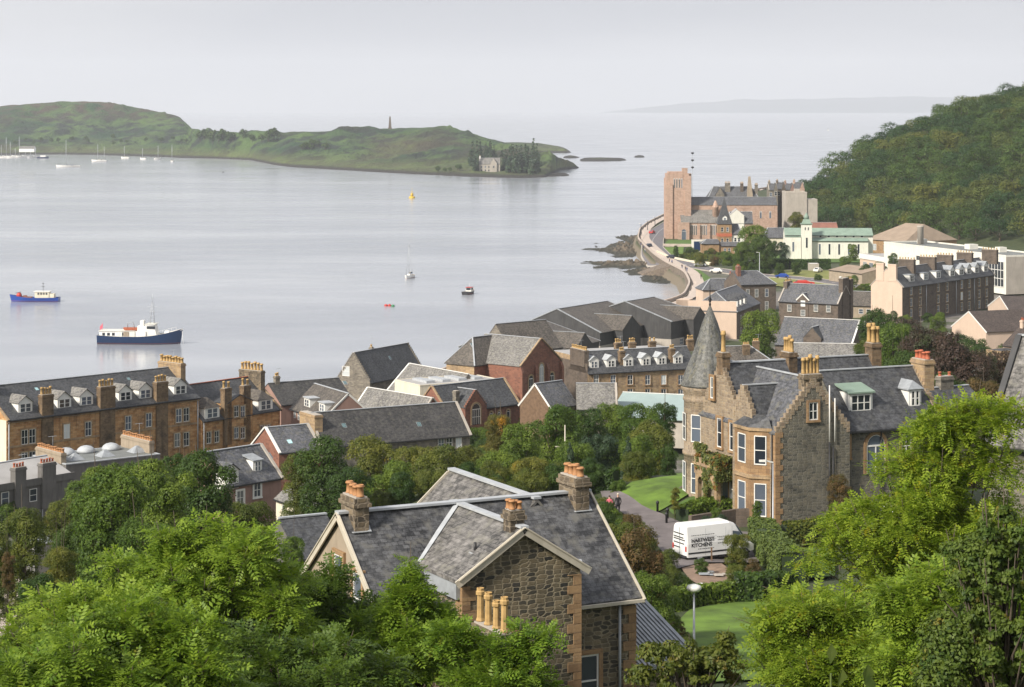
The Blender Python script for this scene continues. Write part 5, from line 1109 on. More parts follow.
b.gable(5.8, 21.5, -4, 3.4, 11.6, 16.6, 'u', 'pink_stone', 'slate_light', ridge=3.2, ov=.3, wname='aisle_wall', gutter=False, cap=None)
for g in range(3):
    for i in range(4): b.win('f', 10.+g*4.2+i*.75, -4, 6.4, .5, 4.2, rails=0, glass='glass', arch=True)
b.flat(4.6, 9.2, -5.4, -.7, 11.4, 'pink_stone', 'slate_light', par=.3, wname='porch'); b.win('f', 6.9, -5.4, 4.5, 1.9, 4.4, rails=0, glass='glass', arch=True, sur='pink_stone')
b.wins('f', (24, 28, 32, 36, 40, 44), 3, (13,), w=.9, h=3, rails=0, glass='glass', arch=True)
m = MB()
for i in range(4): m.box(9.2+i*4.2-.3, 9.2+i*4.2+.4, -4.7, -4, 0, z(10.8))
b.add('buttresses', m, 'pink_stone')
m = MB(); m.lathe(20.6, 0, [(1.3, 0), (1.3, z(17.6)), (1.5, z(17.8)), (1.3, z(18.2)), (.3, z(20.6))], 14); b.add('stair_turret', m, 'pink_stone')
# turreted guest house
b = B('turreted_house', 'ornate orange stone house with a pointed slate tower roof beside the cathedral', 'house', Xat(718, 832), 832, 4.6, 0.); z = lambda q: q-b.z0
b.flat(0, 5.2, 0, 5.2, 15.6, 'sandstone_trim', 'slate_dark', par=0, wname='tower'); m = MB(); m.box(-.12, 5.3, -.12, 5.3, z(11.0), z(12.2)); b.add('red_band', m, 'red_paint_soft') if 'red_paint_soft' in M else b.add('red_band', m, 'pot_red')
m = MB(); m.hexa([(-.3, -.3, z(15.7)), (5.5, -.3, z(15.7)), (5.5, 5.5, z(15.7)), (-.3, 5.5, z(15.7))], [(1.4, 1.4, z(21)), (3.8, 1.4, z(21)), (3.8, 3.8, z(21)), (1.4, 3.8, z(21))]); m.hexa([(1.4, 1.4, z(21)), (3.8, 1.4, z(21)), (3.8, 3.8, z(21)), (1.4, 3.8, z(21))], [(2.5, 2.5, z(25.6)), (2.7, 2.5, z(25.6)), (2.7, 2.7, z(25.6)), (2.5, 2.7, z(25.6))]); b.add('spire', m, 'slate_dark')
b.dormer('f', 2.6, .2, 16.6, 1.7, 1.7, 3.1, 'gable', 1, 1.2, 0, 'slate_dark'); b.wins('f', (1.6, 3.6), 0, (12.8, 8.6), w=.9, h=1.7, rails=1, sur='sandstone_tan')
b.gable(5.2, 9, .6, 8, 12, 15.5, 'u', 'white_wall', 'slate_mid', wname='side_wall', hip=(0, 1)); b.wins('f', (6.6, 8.), .6, (9.,), w=.9, h=1.6, rails=1)
b.gable(-6.4, 0.2, -3, 4, 8.4, 9.8, 'u', 'sandstone_trim', 'slate_mid', wname='lodge_wall', hip=(2, 0)); b.gable(.8, 8, -2.5, 0, 7.6, 8.8, 'u', 'sandstone_trim', 'slate_mid', wname='bay_wall', ridge=-.2); b.wins('f', (2.4, 4., 6.4), -2.5, (5.2,), w=.9, h=1.6, rails=1)

b = from_eave('mansard_house', 'grey mansard-roofed house with a white pediment behind the pointed tower', 'house', (727, 223), (753, 223), 12.5, 4.5); b.gable(0, b.L, 0, 8, 12.5, 16.8, 'u', 'pink_stone', 'slate_mid', hip=(1.5, 0)); b.gable(1, 7, -.3, 7, 15.6, 18, 'v', 'white_wall', 'flat_roof_light', wname='pediment', gutter=False); b.dormer('f', b.L*.25, .8, 13.4, 2, 1.8, 1.3, 'gable', 1.3, 1.3, 1)
b = from_eave('tan_block', 'tan flat-topped block filling the end of the cathedral nave', 'building', (753, 213), (778, 213), 14.6, 4.5); b.flat(0, b.L, 0, 12, 14.6, 'pink_stone', 'flat_roof', par=.3); b.wins('f', (3, 6, 9), 0, (8, 12.), w=1.2, h=1.6)
b = from_eave('white_cottage', 'low white cottage with a blue-grey roof left of the white church', 'cottage', (764, 237.5), (786, 237.5), 9.6, 4.6); b.gable(0, b.L, 0, 9, 9.6, 13, 'u', 'cream_pale', 'slate_mid', hip=(2, 0)); b.wins('f', (2, 4.4, 6.6), 0, (6.4,), w=1, h=1.6)
b = from_eave('dark_roofed_cottage', 'brown-roofed building behind the white church tower', 'cottage', (786, 222), (806, 222), 9, 4.6); b.gable(0, b.L, 0, 9, 9, 12, 'u', 'harling', 'tile_brown', hip=(2, 2)); b.wins('f', (2, 5), 0, (6,), w=1, h=1.4)
b = from_eave('brown_roofed_row', 'long low brown roof peeping over the white church nave', 'building', (811, 229), (838, 229), 9, 4.6); b.gable(0, b.L, 0, 9, 9, 11.4, 'u', 'harling', 'copper_brown'); b.wins('f', (3, 7), 0, (6,), w=1, h=1.4)
b = from_eave('rendered_block', 'big windowless beige block below the wooded slope', 'building', (786, 193.5), (807, 193.5), 22.6, 4.5); b.flat(0, b.L, 0, 14, 22.6, 'concrete', 'concrete', par=.6); m = MB(); m.box(b.L+.01, b.L+4.6, .5, 12, 0, 15.6); b.add('side_wing', m, 'concrete'); m = MB(); m.box(4, 6.5, 3, 5, 18.1, 20); b.add('roof_housing', m, 'concrete')
def hotel():
    b = from_eave('seafront_hotel', 'large grey hotel with turrets and clustered chimneys behind the cathedral roof', 'hotel', (708, 199), (759, 199), 17, 4.5); L = b.L
    b.gable(0, L, 0, 12, 17, 22.5, 'u', 'grey_stone', 'slate_mid', hip=(3, 3)); b.chim(L*.4, 4, 20, 24.4, 2.4, 1.4, 4, 'u', 'grey_stone', 'pot_ochre', .7); b.chim(L*.68, 4, 20, 24.2, 1.4, 1.4, 3, 'u', 'dark_stone', 'pot_ochre', .7); b.chim(L*.96, 3, 18, 23.6, 1.4, 1.4, 3, 'u', 'grey_stone', 'pot_ochre', .7)
    m = MB(); m.hexa([(L*.76, 0, 10), (L*.9, 0, 10), (L*.9, 4, 10), (L*.76, 4, 10)], [(L*.8, 1.5, 23), (L*.84, 1.5, 23), (L*.84, 2.5, 23), (L*.8, 2.5, 23)]); b.add('spire', m, 'harling'); b.gable(L*.15, L*.32, -.6, 6, 19, 22.5, 'v', 'grey_stone', 'slate_dark', wname='front_gable', gutter=False)
    b.wins('f', [L*(.1+.1*i) for i in range(9)], 0, (12.5,), w=1.3, h=2.2)
hotel()
k = 0
for px0, px1, py, Y, lb, wall, zr_ in ((769, 778, 190, 1010, 'grey gabled seafront villa nearest the hotel, left end of its row', 'grey_stone', 27), (777, 786, 189, 1020, 'brown stone seafront villa, second in the row beside the hotel', 'dark_stone', 28), (785, 795, 190, 1030, 'pinkish seafront villa half sunk behind the beige block', 'render_pink', 27), (794, 805, 189, 1045, 'pale gabled villa where the seafront row meets the wood', 'pink_stone', 28)):
    zt = Zat(py, Y); b = B('seafront_villa', lb, 'villa', Xat(px0, Y), Y, 4.6, 0, 'villas on the far seafront'); L = Xat(px1, Y)-Xat(px0, Y); pk = Zat(py-8, Y)
    b.gable(0, L-.3, 0, 9, zt, pk-1, 'u', wall, 'slate_mid', skew=(cs, cs), gutter=False); b.gable(L*.5, L*.95, -.8, 4, zt, pk-.5, 'v', wall, 'slate_mid', wname='front_gable', gutter=False)
    b.chim(.6, 4.5, zt+1, pk+.2, .9, 1.6, 3, 'v', wall, 'pot_ochre', .5); b.wins('f', (L*.2,), 0, (zt-3,), w=1.2, h=1.8); b.win('f', L*.72, -.8, zt-2.5, 1.2, 1.8)
b = from_eave('garage_block', 'tan walled low building with a brown roof beside the field', 'building', (829, 270), (862, 274), 8.2, 4.6); b.gable(0, b.L, 0, 14, 8.2, 9.6, 'u', 'harling', 'roof_tan', cap=None)
b = from_eave('garden_shed', 'small grey shed at the field edge behind parked cars', 'shed', (809.5, 264), (819, 264), 7, 4.6); b.flat(0, b.L, 0, 4, 7, 'concrete', 'white', par=.1)
# houses at the right
b = from_eave('cream_gabled_house', 'cream gable-ended house with a brown tiled roof right of the tall tenement', 'house', (952, 326), (986, 332), 9.5, 4.5)
b.gable(0, b.L, 0, 14, 9.5, 13.4, 'v', 'cream', 'tile_brown', ov=.3, cap=None, skew=(ct, None))
def gh(label, A, Bp, ze, zr, dep, name='tiled_house'):
    b = from_eave(name, label, 'house', A, Bp, ze, 4.5); b.gable(0, b.L, 0, dep, ze, zr, 'v', 'cream', 'tile_brown', ov=.3, cap=None, skew=(ct, None)); return b
gh('second cream gabled house with brown tiles, further back at the right edge', (988, 306), (1012, 316), 10.5, 14, 16)
b = from_eave('stone_outbuilding', 'tan stone outbuilding with a dark flat roof by the right edge', 'building', (986, 350), (1004, 352), 10, 4.5); b.flat(0, b.L, 0, 6, 10, 'sandstone_tan', 'sheet_dark', par=.1)
b = from_eave('tiled_house', 'dark brown tiled roof at the right edge above the stone outbuilding', 'house', (1003, 345), (1040, 350), 10.5, 4.5); b.gable(0, b.L, 0, 9, 10.5, 14, 'u', 'cream', 'tile_brown', cap=None); b.chim(1., 4.5, 12, 15.5, .8, .8, 2, 'u', 'cream', 'pot_red', .5)
b = from_eave('distant_bungalow', 'slate-roofed bungalow between the tenement block and the slate terrace', 'bungalow', (846, 305), (876, 306), 7.8, 4.5); b.gable(0, b.L, 0, 9, 7.8, 11, 'u', 'harling', 'slate_brown'); b.wins('f', (4, 6), 0, (5.6,), w=1.2, h=1.3)
# steep roof cropped by the right edge
b = B('steep_roofed_house', 'steep grey slate roof with a dark verge cropped by the right edge', 'house', Xat(988, 120), 120, 30, rad(-35))
b.gable(0, 10, 0, 9, 41.8, 47.0, 'u', 'villa_stone', 'slate_wing', skew=(('coping', 'sheet_dark'), None), ov=.3, og=.1)
# low roof with pots behind the villa's right end
b = from_eave('chimneyed_outhouse', 'low dark roof with two short red chimney pots behind the villa right gable', 'outbuilding', (938, 408), (985, 404), 31.2, 26); b.gable(0, b.L, 0, 5, 31.2, 32.6, 'u', 'dark_stone', 'slate_dark'); b.chim(b.L*.5, 2.5, 32, 33.8, 1.6, .8, 2, 'u', 'grey_stone', 'pot_red', .4); 
# house behind the near house on the left
b = from_eave('slate_roofed_house', 'plain dark slate roof just behind the near stone house gable', 'house', (300, 556), (347, 551), 32.6, 27); b.gable(0, b.L, 0, 6.5, 32.4, 34.2, 'u', 'render_grey', 'slate_dark')
b = from_eave('white_lean_to', 'small shed with white posts and flat roof beside the dark tree at the left', 'shed', (34, 545), (56, 543), 23, 19.5); b.flat(0, b.L, 0, 3, 23, 'render_grey', 'lead', par=.05)
m = MB(); m.box(-.1, .05, -.1, .05, 0, 3.6); b.add('post', m, 'white')
x, y = Xat(908, 150), 150.; b = B('conservatory', 'white framed conservatory glimpsed through the yellow-green tree', 'conservatory', x, y, 28.2, rad(15)); b.gable(-2, 2, 0, 4, 30.6, 32.2, 'v', 'white', 'white', cap=None, gutter=False)
b.wins('f', (-1.2, 0, 1.2), 0, (28.9,), w=1., h=1.5, rails=0)
# ================================================================ island across the bay
m, nt, b = newmat('island'); b.inputs['Roughness'].default_value = .95
v = mapped(nt, (1, 1, 1), 'Object'); f = noise_(nt, v, .012, 7, .62); f2 = noise_(nt, v, .035, 6, .6); gg = N(nt, 'ShaderNodeNewGeometry'); sx = N(nt, 'ShaderNodeSeparateXYZ'); nt.links.new(gg.outputs['Position'], sx.inputs[0])
c = mixc(nt, rampf(nt, f, .40, .58), (.014, .055, .016), (.075, .135, .028)); c = mixc(nt, rampf(nt, f2, .46, .58), c, (.010, .022, .012)); f3 = noise_(nt, mapped(nt, (1, .5, 1), 'Object'), .006, 4, .5); c = mixc(nt, rampf(nt, f3, .52, .66, 0, .55), c, (.085, .06, .03))
hth = rampf(nt, sx.outputs[2], 35, 70, 0, 1); hm_ = N(nt, 'ShaderNodeMath', operation='MULTIPLY'); nt.links.new(hth, hm_.inputs[0]); nt.links.new(rampf(nt, f2, .42, .58), hm_.inputs[1])
c = mixc(nt, hm_.outputs[0], c, (.10, .058, .034)); c = mixc(nt, rampf(nt, sx.outputs[2], 5, 13, .5, 0), c, (.14, .15, .045)); c = mixc(nt, rampf(nt, sx.outputs[2], 1.4, 3.2), (.03, .026, .02), c); nt.links.new(c, b.inputs['Base Color']); bump(nt, b, noise_(nt, v, .05, 6, .7), 1., 14.)
def interp(tab, x, k): return float(np.interp(x, [t[0] for t in tab], [t[k] for t in tab]))
def island(name, tab, n=60, dpx=3., amp=1., seed=0., label=None):
    """tab rows: picture column, row of the near shore, row of the crest, distance of crest, distance of far shore"""
    xs = np.arange(tab[0][0], tab[-1][0]+.1, dpx); V = []
    for px in xs:
        Yf = W(px, interp(tab, px, 1), 0)[1]; Yr = interp(tab, px, 3); Yr = max(Yr, Yf+20); Yb = max(interp(tab, px, 4), Yr+60); zr = max(Zat(interp(tab, px, 2), Yr), .5)
        for j in range(n):
            t = j/(n-1)
            if t < .7: s = t/.7; Y = Yf-14+(Yr-Yf+14)*s; q = min(1, max(0, (Y-Yf))/max(Yr-Yf, 1)); base = zr*(.10*min(1, q*12)+.22*smooth(q/.35)+.68*smooth((q-.25)/.75)) if zr > 8 else zr*smooth(q*2)
            else: s = (t-.7)/.3; Y = Yr+(Yb-Yr)*s; base = zr*(1-smooth(s))
            X = (px-512)*Y/F; nn = fbm(X, Y, .012, 5, seed); n2 = fbm(X, Y, .05, 3, seed+4)
            w_ = min(1, base/12); crest = abs(t-.7) < .02
            z = base+(nn*10*amp*w_+n2*3.2*amp*w_)*(.25 if t > .62 and t < .8 else 1)
            if Y < Yf: z = -1
            elif t < .7: z = max(z, .8+.6*abs(n2))
            e = min(1., (px-xs[0])/10+.02, (xs[-1]-px)/10+.02)
            if xs[0] > 400: z = z*e-(1-e)*1.3
            elif px > xs[-1]-10: z = z*e-(1-e)*1.3
            V.append((X, Y, z))
    idx = np.arange(len(xs)*n).reshape(len(xs), n); Q = np.stack([idx[:-1, :-1], idx[1:, :-1], idx[1:, 1:], idx[:-1, 1:]], -1).reshape(-1, 4)
    me = np_mesh(name, V, Q, 'island', True); o = tag(inst(name, me), label, None, kind='structure'); return o, np.array(V).reshape(len(xs), n, 3), xs
IT = [(-120, 158, 112, 3300, 4200), (-40, 156, 110, 3300, 4200), (0, 155, 107, 3300, 4200), (30, 154.5, 103.5, 3300, 4200), (60, 154.5, 101.5, 3300, 4200), (100, 155, 101.5, 3300, 4200), (130, 156, 106, 3300, 4200), (150, 156.5, 109.5, 3250, 4100), (165, 157, 113, 3200, 4000), (180, 158, 118, 3100, 3800), (187, 158, 124, 3000, 3700), (192, 158, 129, 2800, 3600),
      (215, 158.5, 132, 2600, 3400), (250, 160, 133, 2600, 3400), (275, 165, 134, 2600, 3300), (290, 167, 132, 2600, 3300), (330, 169.5, 130.5, 2600, 3200), (390, 173, 129, 2500, 3100), (430, 175, 127, 2450, 3000), (448, 176, 128, 2450, 3000), (470, 177, 134, 2400, 2900), (490, 177.5, 140.5, 2350, 2800), (520, 178, 146, 2200, 2700), (545, 177.5, 152, 2100, 2500), (560, 170, 158, 1900, 2100), (572, 169, 163, 1700, 1900), (584, 167.5, 166, 1600, 1700)]
isl, IV, IX = island('island', IT, seed=2.)
island('island', [(440, 155, 150, 2900, 3500), (470, 154, 144, 3000, 3600), (500, 154, 143, 3000, 3600), (540, 153.5, 143.5, 3000, 3500), (558, 153, 147, 3000, 3400), (566, 153, 150, 2900, 3200), (575, 152.5, 152, 2800, 2900)], n=30, amp=.6, seed=5.)
island('skerry', [(575, 161.5, 159, 2500, 2600), (600, 161.5, 157.8, 2500, 2620), (618, 161, 158.5, 2500, 2600), (634, 160.2, 160, 2500, 2560)], n=14, amp=.2, seed=8.)
island('skerry', [(530, 176.5, 174, 1950, 2010), (555, 176.5, 173.5, 1950, 2010), (577, 175.5, 175, 1950, 1990)], n=14, amp=.2, seed=9.)
island('skerry', [(629, 157.6, 157, 2700, 2740), (640, 157.6, 156.6, 2700, 2740), (652, 157.6, 157.3, 2700, 2740)], n=10, amp=.1, seed=11.)
island('skerry', [(560, 158.5, 155.5, 2600, 2800), (577, 158, 156, 2600, 2700), (585, 157.6, 157.3, 2600, 2650)], n=12, amp=.2, seed=13.)
def IZ(px, py):
    """point of the island surface seen at a picture point"""
    i = int(np.clip(round((px-IX[0])/3.), 0, len(IX)-1)); col = IV[i]
    for p in col:
        if Zat(py, p[1]) <= p[2] and p[2] > .5: return Xat(px, p[1]), p[1], p[2]
    p = col[int(len(col)*.69)]; return Xat(px, p[1]), p[1], p[2]
# far hills across the firth
plain('far_land', (.03, .045, .06), .95, .3, .002)
FT = [(600, 112.6, 112.4), (640, 112.6, 108), (680, 112.6, 104), (720, 112.6, 101), (745, 112.6, 99.5), (780, 112.6, 99.5), (830, 112.6, 98), (900, 112.6, 96.5), (960, 112.6, 97.5), (1010, 112.6, 99), (1100, 112.6, 104), (1200, 112.6, 109), (1300, 112.6, 112)]
V = []; n = 24; xs = np.arange(600, 1300, 5.)
for px in xs:
    Yf = 60*F/(interp(FT, px, 1)-HOR); zr = 60-(interp(FT, px, 2)-HOR)*(Yf+900)/F
    for j in range(n):
        s = j/(n-1); Y = Yf-30+s*1800; q = math.sin(math.pi*min(1, s*1.0))**.8; V.append(((px-512)*Y/F, Y, -1+max(0, zr)*q*(1+.12*fbm(px*.02, s*2, 1, 4, 3))))
Hs = 14000/ (60*F/(112.6-HOR))
idx = np.arange(len(xs)*n).reshape(len(xs), n); Q = np.stack([idx[:-1, :-1], idx[1:, :-1], idx[1:, 1:], idx[:-1, 1:]], -1).reshape(-1, 4)
tag(inst('far_hills', np_mesh('far_hills', V, Q, 'far_land', True)), 'faint blue hills across the sound', None, kind='structure')
# monument and house on the island
x, y, z = IZ(390, 131); y = 2480.; x = Xat(390, y); z = Zat(129.5, y)-2
o = empty('obelisk', (x, y, z), 0, 'dark stone obelisk standing on the crest of the island', 'monument'); hh = Zat(116, y)-z
m = MB(); m.hexa([(-2.6, -2.6, 0), (2.6, -2.6, 0), (2.6, 2.6, 0), (-2.6, 2.6, 0)], [(-2.2, -2.2, 4), (2.2, -2.2, 4), (2.2, 2.2, 4), (-2.2, 2.2, 4)]); m.build('plinth', ['dark_stone'], o)
m = MB(); m.hexa([(-1.6, -1.6, 4), (1.6, -1.6, 4), (1.6, 1.6, 4), (-1.6, 1.6, 4)], [(-.75, -.75, hh-1.2), (.75, -.75, hh-1.2), (.75, .75, hh-1.2), (-.75, .75, hh-1.2)]); m.hexa([(-.75, -.75, hh-1.2), (.75, -.75, hh-1.2), (.75, .75, hh-1.2), (-.75, .75, hh-1.2)], [(-.05, -.05, hh), (.05, -.05, hh), (.05, .05, hh), (-.05, .05, hh)]); m.build('shaft', ['dark_stone'], o)
y = 1935.; b = B('island_house', 'white house with dark roof among conifers on the island shore', 'house', Xat(479, y), y, Zat(172, y), 0); L = Xat(500, y)-Xat(479, y)
b.gable(0, L, 0, 8, Zat(164, y), Zat(158, y), 'u', 'concrete', 'slate_light', gutter=False); b.gable(L*.55, L*.85, -1.5, 4, Zat(163, y), Zat(158.5, y), 'v', 'concrete', 'slate_light', wname='front_gable', gutter=False)
b.wins('f', (L*.12, L*.3, L*.47), 0, (Zat(168, y), Zat(171.5, y)), w=1.3, h=1.9, rails=0, glass='glass'); b.win('f', L*.7, -1.5, Zat(168, y), 1.5, 2, glass='glass'); b.chim(.8, 4, Zat(162, y), Zat(156, y), 1.2, 1.2, 2, 'u', 'white', 'pot_ochre', .6)
y = 2200.; b = B('boatyard_shed', 'long pale boatyard building on the island shore at the left', 'shed', Xat(19, y), y, Zat(152, y), 0); b.gable(0, 15, 0, 9, Zat(148.5, y), Zat(146.5, y), 'u', 'white', 'slate_light', gutter=False)

# ================================================================ boats
def hull_mesh(L, Bm, fb, zb, zs_, mat, mat2='white', boot='pot_red', stern=.8, nst=18, bul=.35, full=.55):
    """stern at -L/2, bow at +L/2; fb midship freeboard, zb bow height, zs_ stern height"""
    m = MB(); S = []
    for i in range(nst+1):
        s = i/nst; X = -L/2+L*s; hb = Bm/2*(stern+(1-stern)*min(1, s/.35))*(1-max(0, (s-full)/(1-full))**2.3)
        sh = fb+(zb-fb)*max(0, (s-.45)/.55)**2+(zs_-fb)*max(0, (.3-s)/.3)**1.5
        rake = .06*L*max(0, (s-.8)/.2); Xt = X+rake*0
        S.append([(X-rake, 0, -.6), (X-rake*.8, -hb*.62, -.35), (X-rake*.5, -hb*.86, .22), (X-rake*.45, -hb*.88, .30), (Xt, -hb, sh), (Xt, -hb*.93-.0, sh+.02), (Xt, -hb*.92, sh-bul), (Xt, 0, sh-bul+.04)])
    for A, Bq in zip(S[:-1], S[1:]):
        for k in range(7):
            mi = (0, 0, 1, 0, 2, 2, 3)[k]
            q = [A[k], A[k+1], Bq[k+1], Bq[k]]; m.face(q[::-1], mi); q2 = [(x, -y, z) for x, y, z in q]; m.face(q2, mi)
    a = S[0]; m.face([a[0], a[1], a[2], a[3], a[4], (a[4][0], -a[4][1], a[4][2])]+[(x, -y, z) for x, y, z in (a[3], a[2], a[1])][0:3], 0)
    return m.mesh('hull', [mat, boot, mat2, 'harling'])
def rail(m, pts, h, mi=0, r=.03):
    for a, b_ in zip(pts[:-1], pts[1:]): m.tube([(*a[:2], a[2]+h), (*b_[:2], b_[2]+h)], r, 4, mi)
    for p in pts: m.tube([p, (*p[:2], p[2]+h)], r, 4, mi)
# large blue motor vessel
x, y = W(141, 343.5, 0); o = empty('motor_vessel', (x, y, 0), rad(-4), 'large navy motor vessel with white superstructure and lattice mast anchored in the bay', 'ship')
L = 85*y/F; inst('hull', hull_mesh(L, 6, 2.0, 3.9, 2.3, 'hull_navy', stern=.85), o); h2 = L/2
m = MB(); m.box(-h2+.6, h2*.16, -2.3, 2.3, 1.6, 3.3); m.hexa([(h2*.14, -2, 1.7), (h2*.42, -1.8, 1.9), (h2*.42, 1.8, 1.9), (h2*.14, 2, 1.7)], [(h2*.14, -2, 5.), (h2*.34, -1.8, 5.), (h2*.34, 1.8, 5.), (h2*.14, 2, 5.)]); m.box(-h2*.05, h2*.14, -1.7, 1.7, 3.3, 4.6); m.build('superstructure', ['white'], o)
m = MB(); m.box(h2*.12, h2*.38, -2.1, 2.1, 5, 5.12); m.box(-h2+.4, -h2*.1, -2.5, 2.5, 3.3, 3.4); m.build('deck_canopy', ['white_wall'], o)
m = MB()
for i in range(7): m.box(-h2+1.4+i*1.25, -h2+2.1+i*1.25, -2.34, -2.3, 2.2, 2.9)
m.box(h2*.17, h2*.38, -1.96, -1.9, 3.9, 4.6); m.build('window_band', ['glass'], o)
for i, (a, mt) in enumerate(((-.46, 'white_wall'), (-.3, 'harling'), (-.16, 'white_wall'))): m = MB(); m.box(h2*a-.7, h2*a+.7, -2.5, -2.42, 1.9, 3.2); m.build('awning', [mt], o)
m = MB(); m.hexa([(-h2*.36, -1.5, 3.5), (-h2*.02, -1.5, 3.5), (-h2*.02, .1, 3.5), (-h2*.36, .1, 3.5)], [(-h2*.40, -1.7, 4.1), (h2*.02, -1.7, 4.1), (h2*.02, .3, 4.1), (-h2*.40, .3, 4.1)]); m.build('dinghy', ['pot_red'], o)
m = MB(); m.tube([(-h2*.3, -.8, 3.4), (-h2*.3, -.8, 5.3), (-h2*.16, -.8, 5.4), (-h2*.13, -.8, 3.5)], .12, 6); m.build('davit', ['lead'], o)
m = MB(); q = h2*.27
for sx_, sy_ in ((-1, -1), (1, -1), (1, 1), (-1, 1)): m.tube([(q+.55*sx_, .5*sy_, 5.), (q+.12*sx_, .12*sy_, 10.6)], .06, 4)
for zz in (6, 7, 8, 9): w_ = .55-(zz-5)*.07; m.box(q-w_, q+w_, -w_, w_, zz, zz+.06)
m.box(q-1.2, q+1.2, -.05, .05, 9.3, 9.4); m.box(q-.7, q+.7, -.3, .3, 8., 8.2); m.tube([(q, 0, 10.5), (q, 0, 12.6)], .035, 4); m.build('mast', ['steel'], o)
m = MB(); m.box(-.0, .9, -1, 1, 4.6, 5.9); m.build('funnel', ['white'], o); m = MB(); m.lathe(-h2+.9, 0, [(.04, 2.4), (.04, 5.2)], 6); m.hexa([(-h2+.2, -.02, 3.2), (-h2+.85, -.02, 3.9), (-h2+.85, .02, 3.9), (-h2+.2, .02, 3.2)], [(-h2+.2, -.02, 4.2), (-h2+.85, -.02, 5.), (-h2+.85, .02, 5.), (-h2+.2, .02, 4.2)]); m.build('ensign', ['cloth_pink'], o)
m = MB(); rail(m, [(h2*.45+i*h2*.1, -2.2+i*.4, 2.5+i*.25) for i in range(5)], .8); m.build('railing', ['white'], o); m = MB(); m.tube([(h2*.98, 0, 3.4), (h2*1.0, -.3, 1.5), (h2*1.02, -.4, -.3)], .05, 4); m.tube([(h2*.96, 0, 3.3), (h2*.9, -.2, .0)], .06, 4); m.build('anchor_chain', ['white'], o)
m = MB(); m.hexa([(h2*.56, -.8, 2.5), (h2*.7, -.8, 2.6), (h2*.7, .8, 2.6), (h2*.56, .8, 2.5)], [(h2*.58, -.6, 3.3), (h2*.68, -.6, 3.3), (h2*.68, .6, 3.3), (h2*.58, .6, 3.3)]); m.build('deck_locker', ['white'], o)
# blue work boat, bow to the left
x, y = W(34.5, 301.5, 0); o = empty('work_boat', (x, y, 0), rad(180-2), 'bright blue work boat with a cream wheelhouse aft and orange gear on its bow', 'boat'); L = 50*y/F; h2 = L/2
inst('hull', hull_mesh(L, 4, 1.25, 2.2, 1.35, 'hull_blue', 'hull_blue', stern=.85), o)
m = MB(); m.box(-h2*.62, -h2*.05, -1.3, 1.3, 1, 3.1); m.box(-h2*.82, -h2*.6, -1.1, 1.1, 1, 2.5); m.build('wheelhouse', ['cream_pale'], o); m = MB(); m.box(-h2*.66, h2*.0, -1.5, 1.5, 3.1, 3.25); m.build('wheelhouse_roof', ['white'], o)
m = MB()
for i in range(4): m.box(-h2*.56+i*.85, -h2*.56+i*.85+.5, 1.3, 1.34, 2.2, 2.8); m.box(-h2*.56+i*.85, -h2*.56+i*.85+.5, -1.34, -1.3, 2.2, 2.8)
m.box(-h2*.05, -h2*.05+.04, -1, 1, 2.2, 2.8); m.build('wheelhouse_window', ['glass'], o); m = MB(); m.lathe(-h2*.35, 0, [(.07, 3.2), (.05, 5.6)], 6); m.box(-h2*.35-.5, -h2*.35+.5, -.05, .05, 4.6, 4.7); m.lathe(-h2*.35, 0, [(.2, 5.5), (.2, 5.75)], 8); m.build('mast', ['black_metal'], o)
m = MB(); m.lathe(h2*.62, 0, [(.7, 1.2), (.9, 1.8), (.7, 2.5), (.2, 2.8)], 10); m.build('orange_float', ['red_paint'], o); m = MB(); m.box(h2*.1, h2*.55, -.9, .9, 1, 1.5); m.box(h2*.3, h2*.45, -.3, .3, 1.5, 1.9); m.build('deck_gear', ['copper_brown'], o); m = MB(); m.tube([(h2*.5, .3, 1.2), (h2*.55, .3, 3.0), (h2*.75, .3, 2.6)], .08, 6); m.build('davit', ['black_metal'], o)
def yacht(px, py, mast_py, label, hd, Lm=9., two=False, group=None, cover='cream_pale'):
    x, y = W(px, py, 0); o = empty('sailing_yacht', (x, y, 0), rad(hd), label, 'yacht', group); q_ = min(1.7, max(1, y/1200)); inst('hull', hull_mesh(Lm, Lm*.36, .95*q_, 1.3*q_, .95*q_, 'white', stern=.6, bul=.05, full=.4), o)
    m = MB(); m.hexa([(-Lm*.12, -.8, .9), (Lm*.22, -.6, 1), (Lm*.22, .6, 1), (-Lm*.12, .8, .9)], [(-Lm*.1, -.65, 1.55), (Lm*.14, -.45, 1.4), (Lm*.14, .45, 1.4), (-Lm*.1, .65, 1.55)]); m.build('coachroof', ['white'], o)
    hm = Zat(mast_py, y); m = MB(); m.tube([(Lm*.08, 0, 1.), (Lm*.08, 0, hm)], [.11*max(1, y/1100), .07*max(1, y/1100)], 6); m.box(Lm*.08-.03, Lm*.08+.03, -.9, .9, hm*.6, hm*.6+.06)
    if two: m.tube([(-Lm*.34, 0, 1.), (-Lm*.34, 0, hm*.86)], [.2, .12], 6)
    m.build('mast', ['steel'], o); m = MB(); m.tube([(Lm*.06, 0, 1.9), (-Lm*.34, 0, 1.95)], .16, 6); m.build('boom', [cover], o)
    m = MB(); m.tube([(Lm*.5, 0, 1.3), (Lm*.08, 0, hm*.97)], .05, 4); m.tube([(-Lm*.48, 0, .95), (Lm*.08, 0, hm*.97)], .02, 4)
    for s_ in (-1, 1): m.tube([(Lm*.06, s_*Lm*.15, .9), (Lm*.08, 0, hm*.95)], .02, 4)
    m.build('rigging', ['lead'], o); m = MB(); m.box(-Lm*.2, -Lm*.12, -.6, .6, 1.5, 2.0); m.build('sprayhood', ['hull_navy'], o); return o
yacht(409.5, 278, 243, 'white yacht with bare mast moored alone in mid bay', 258, 9)
FY = 'yachts moored off the island'
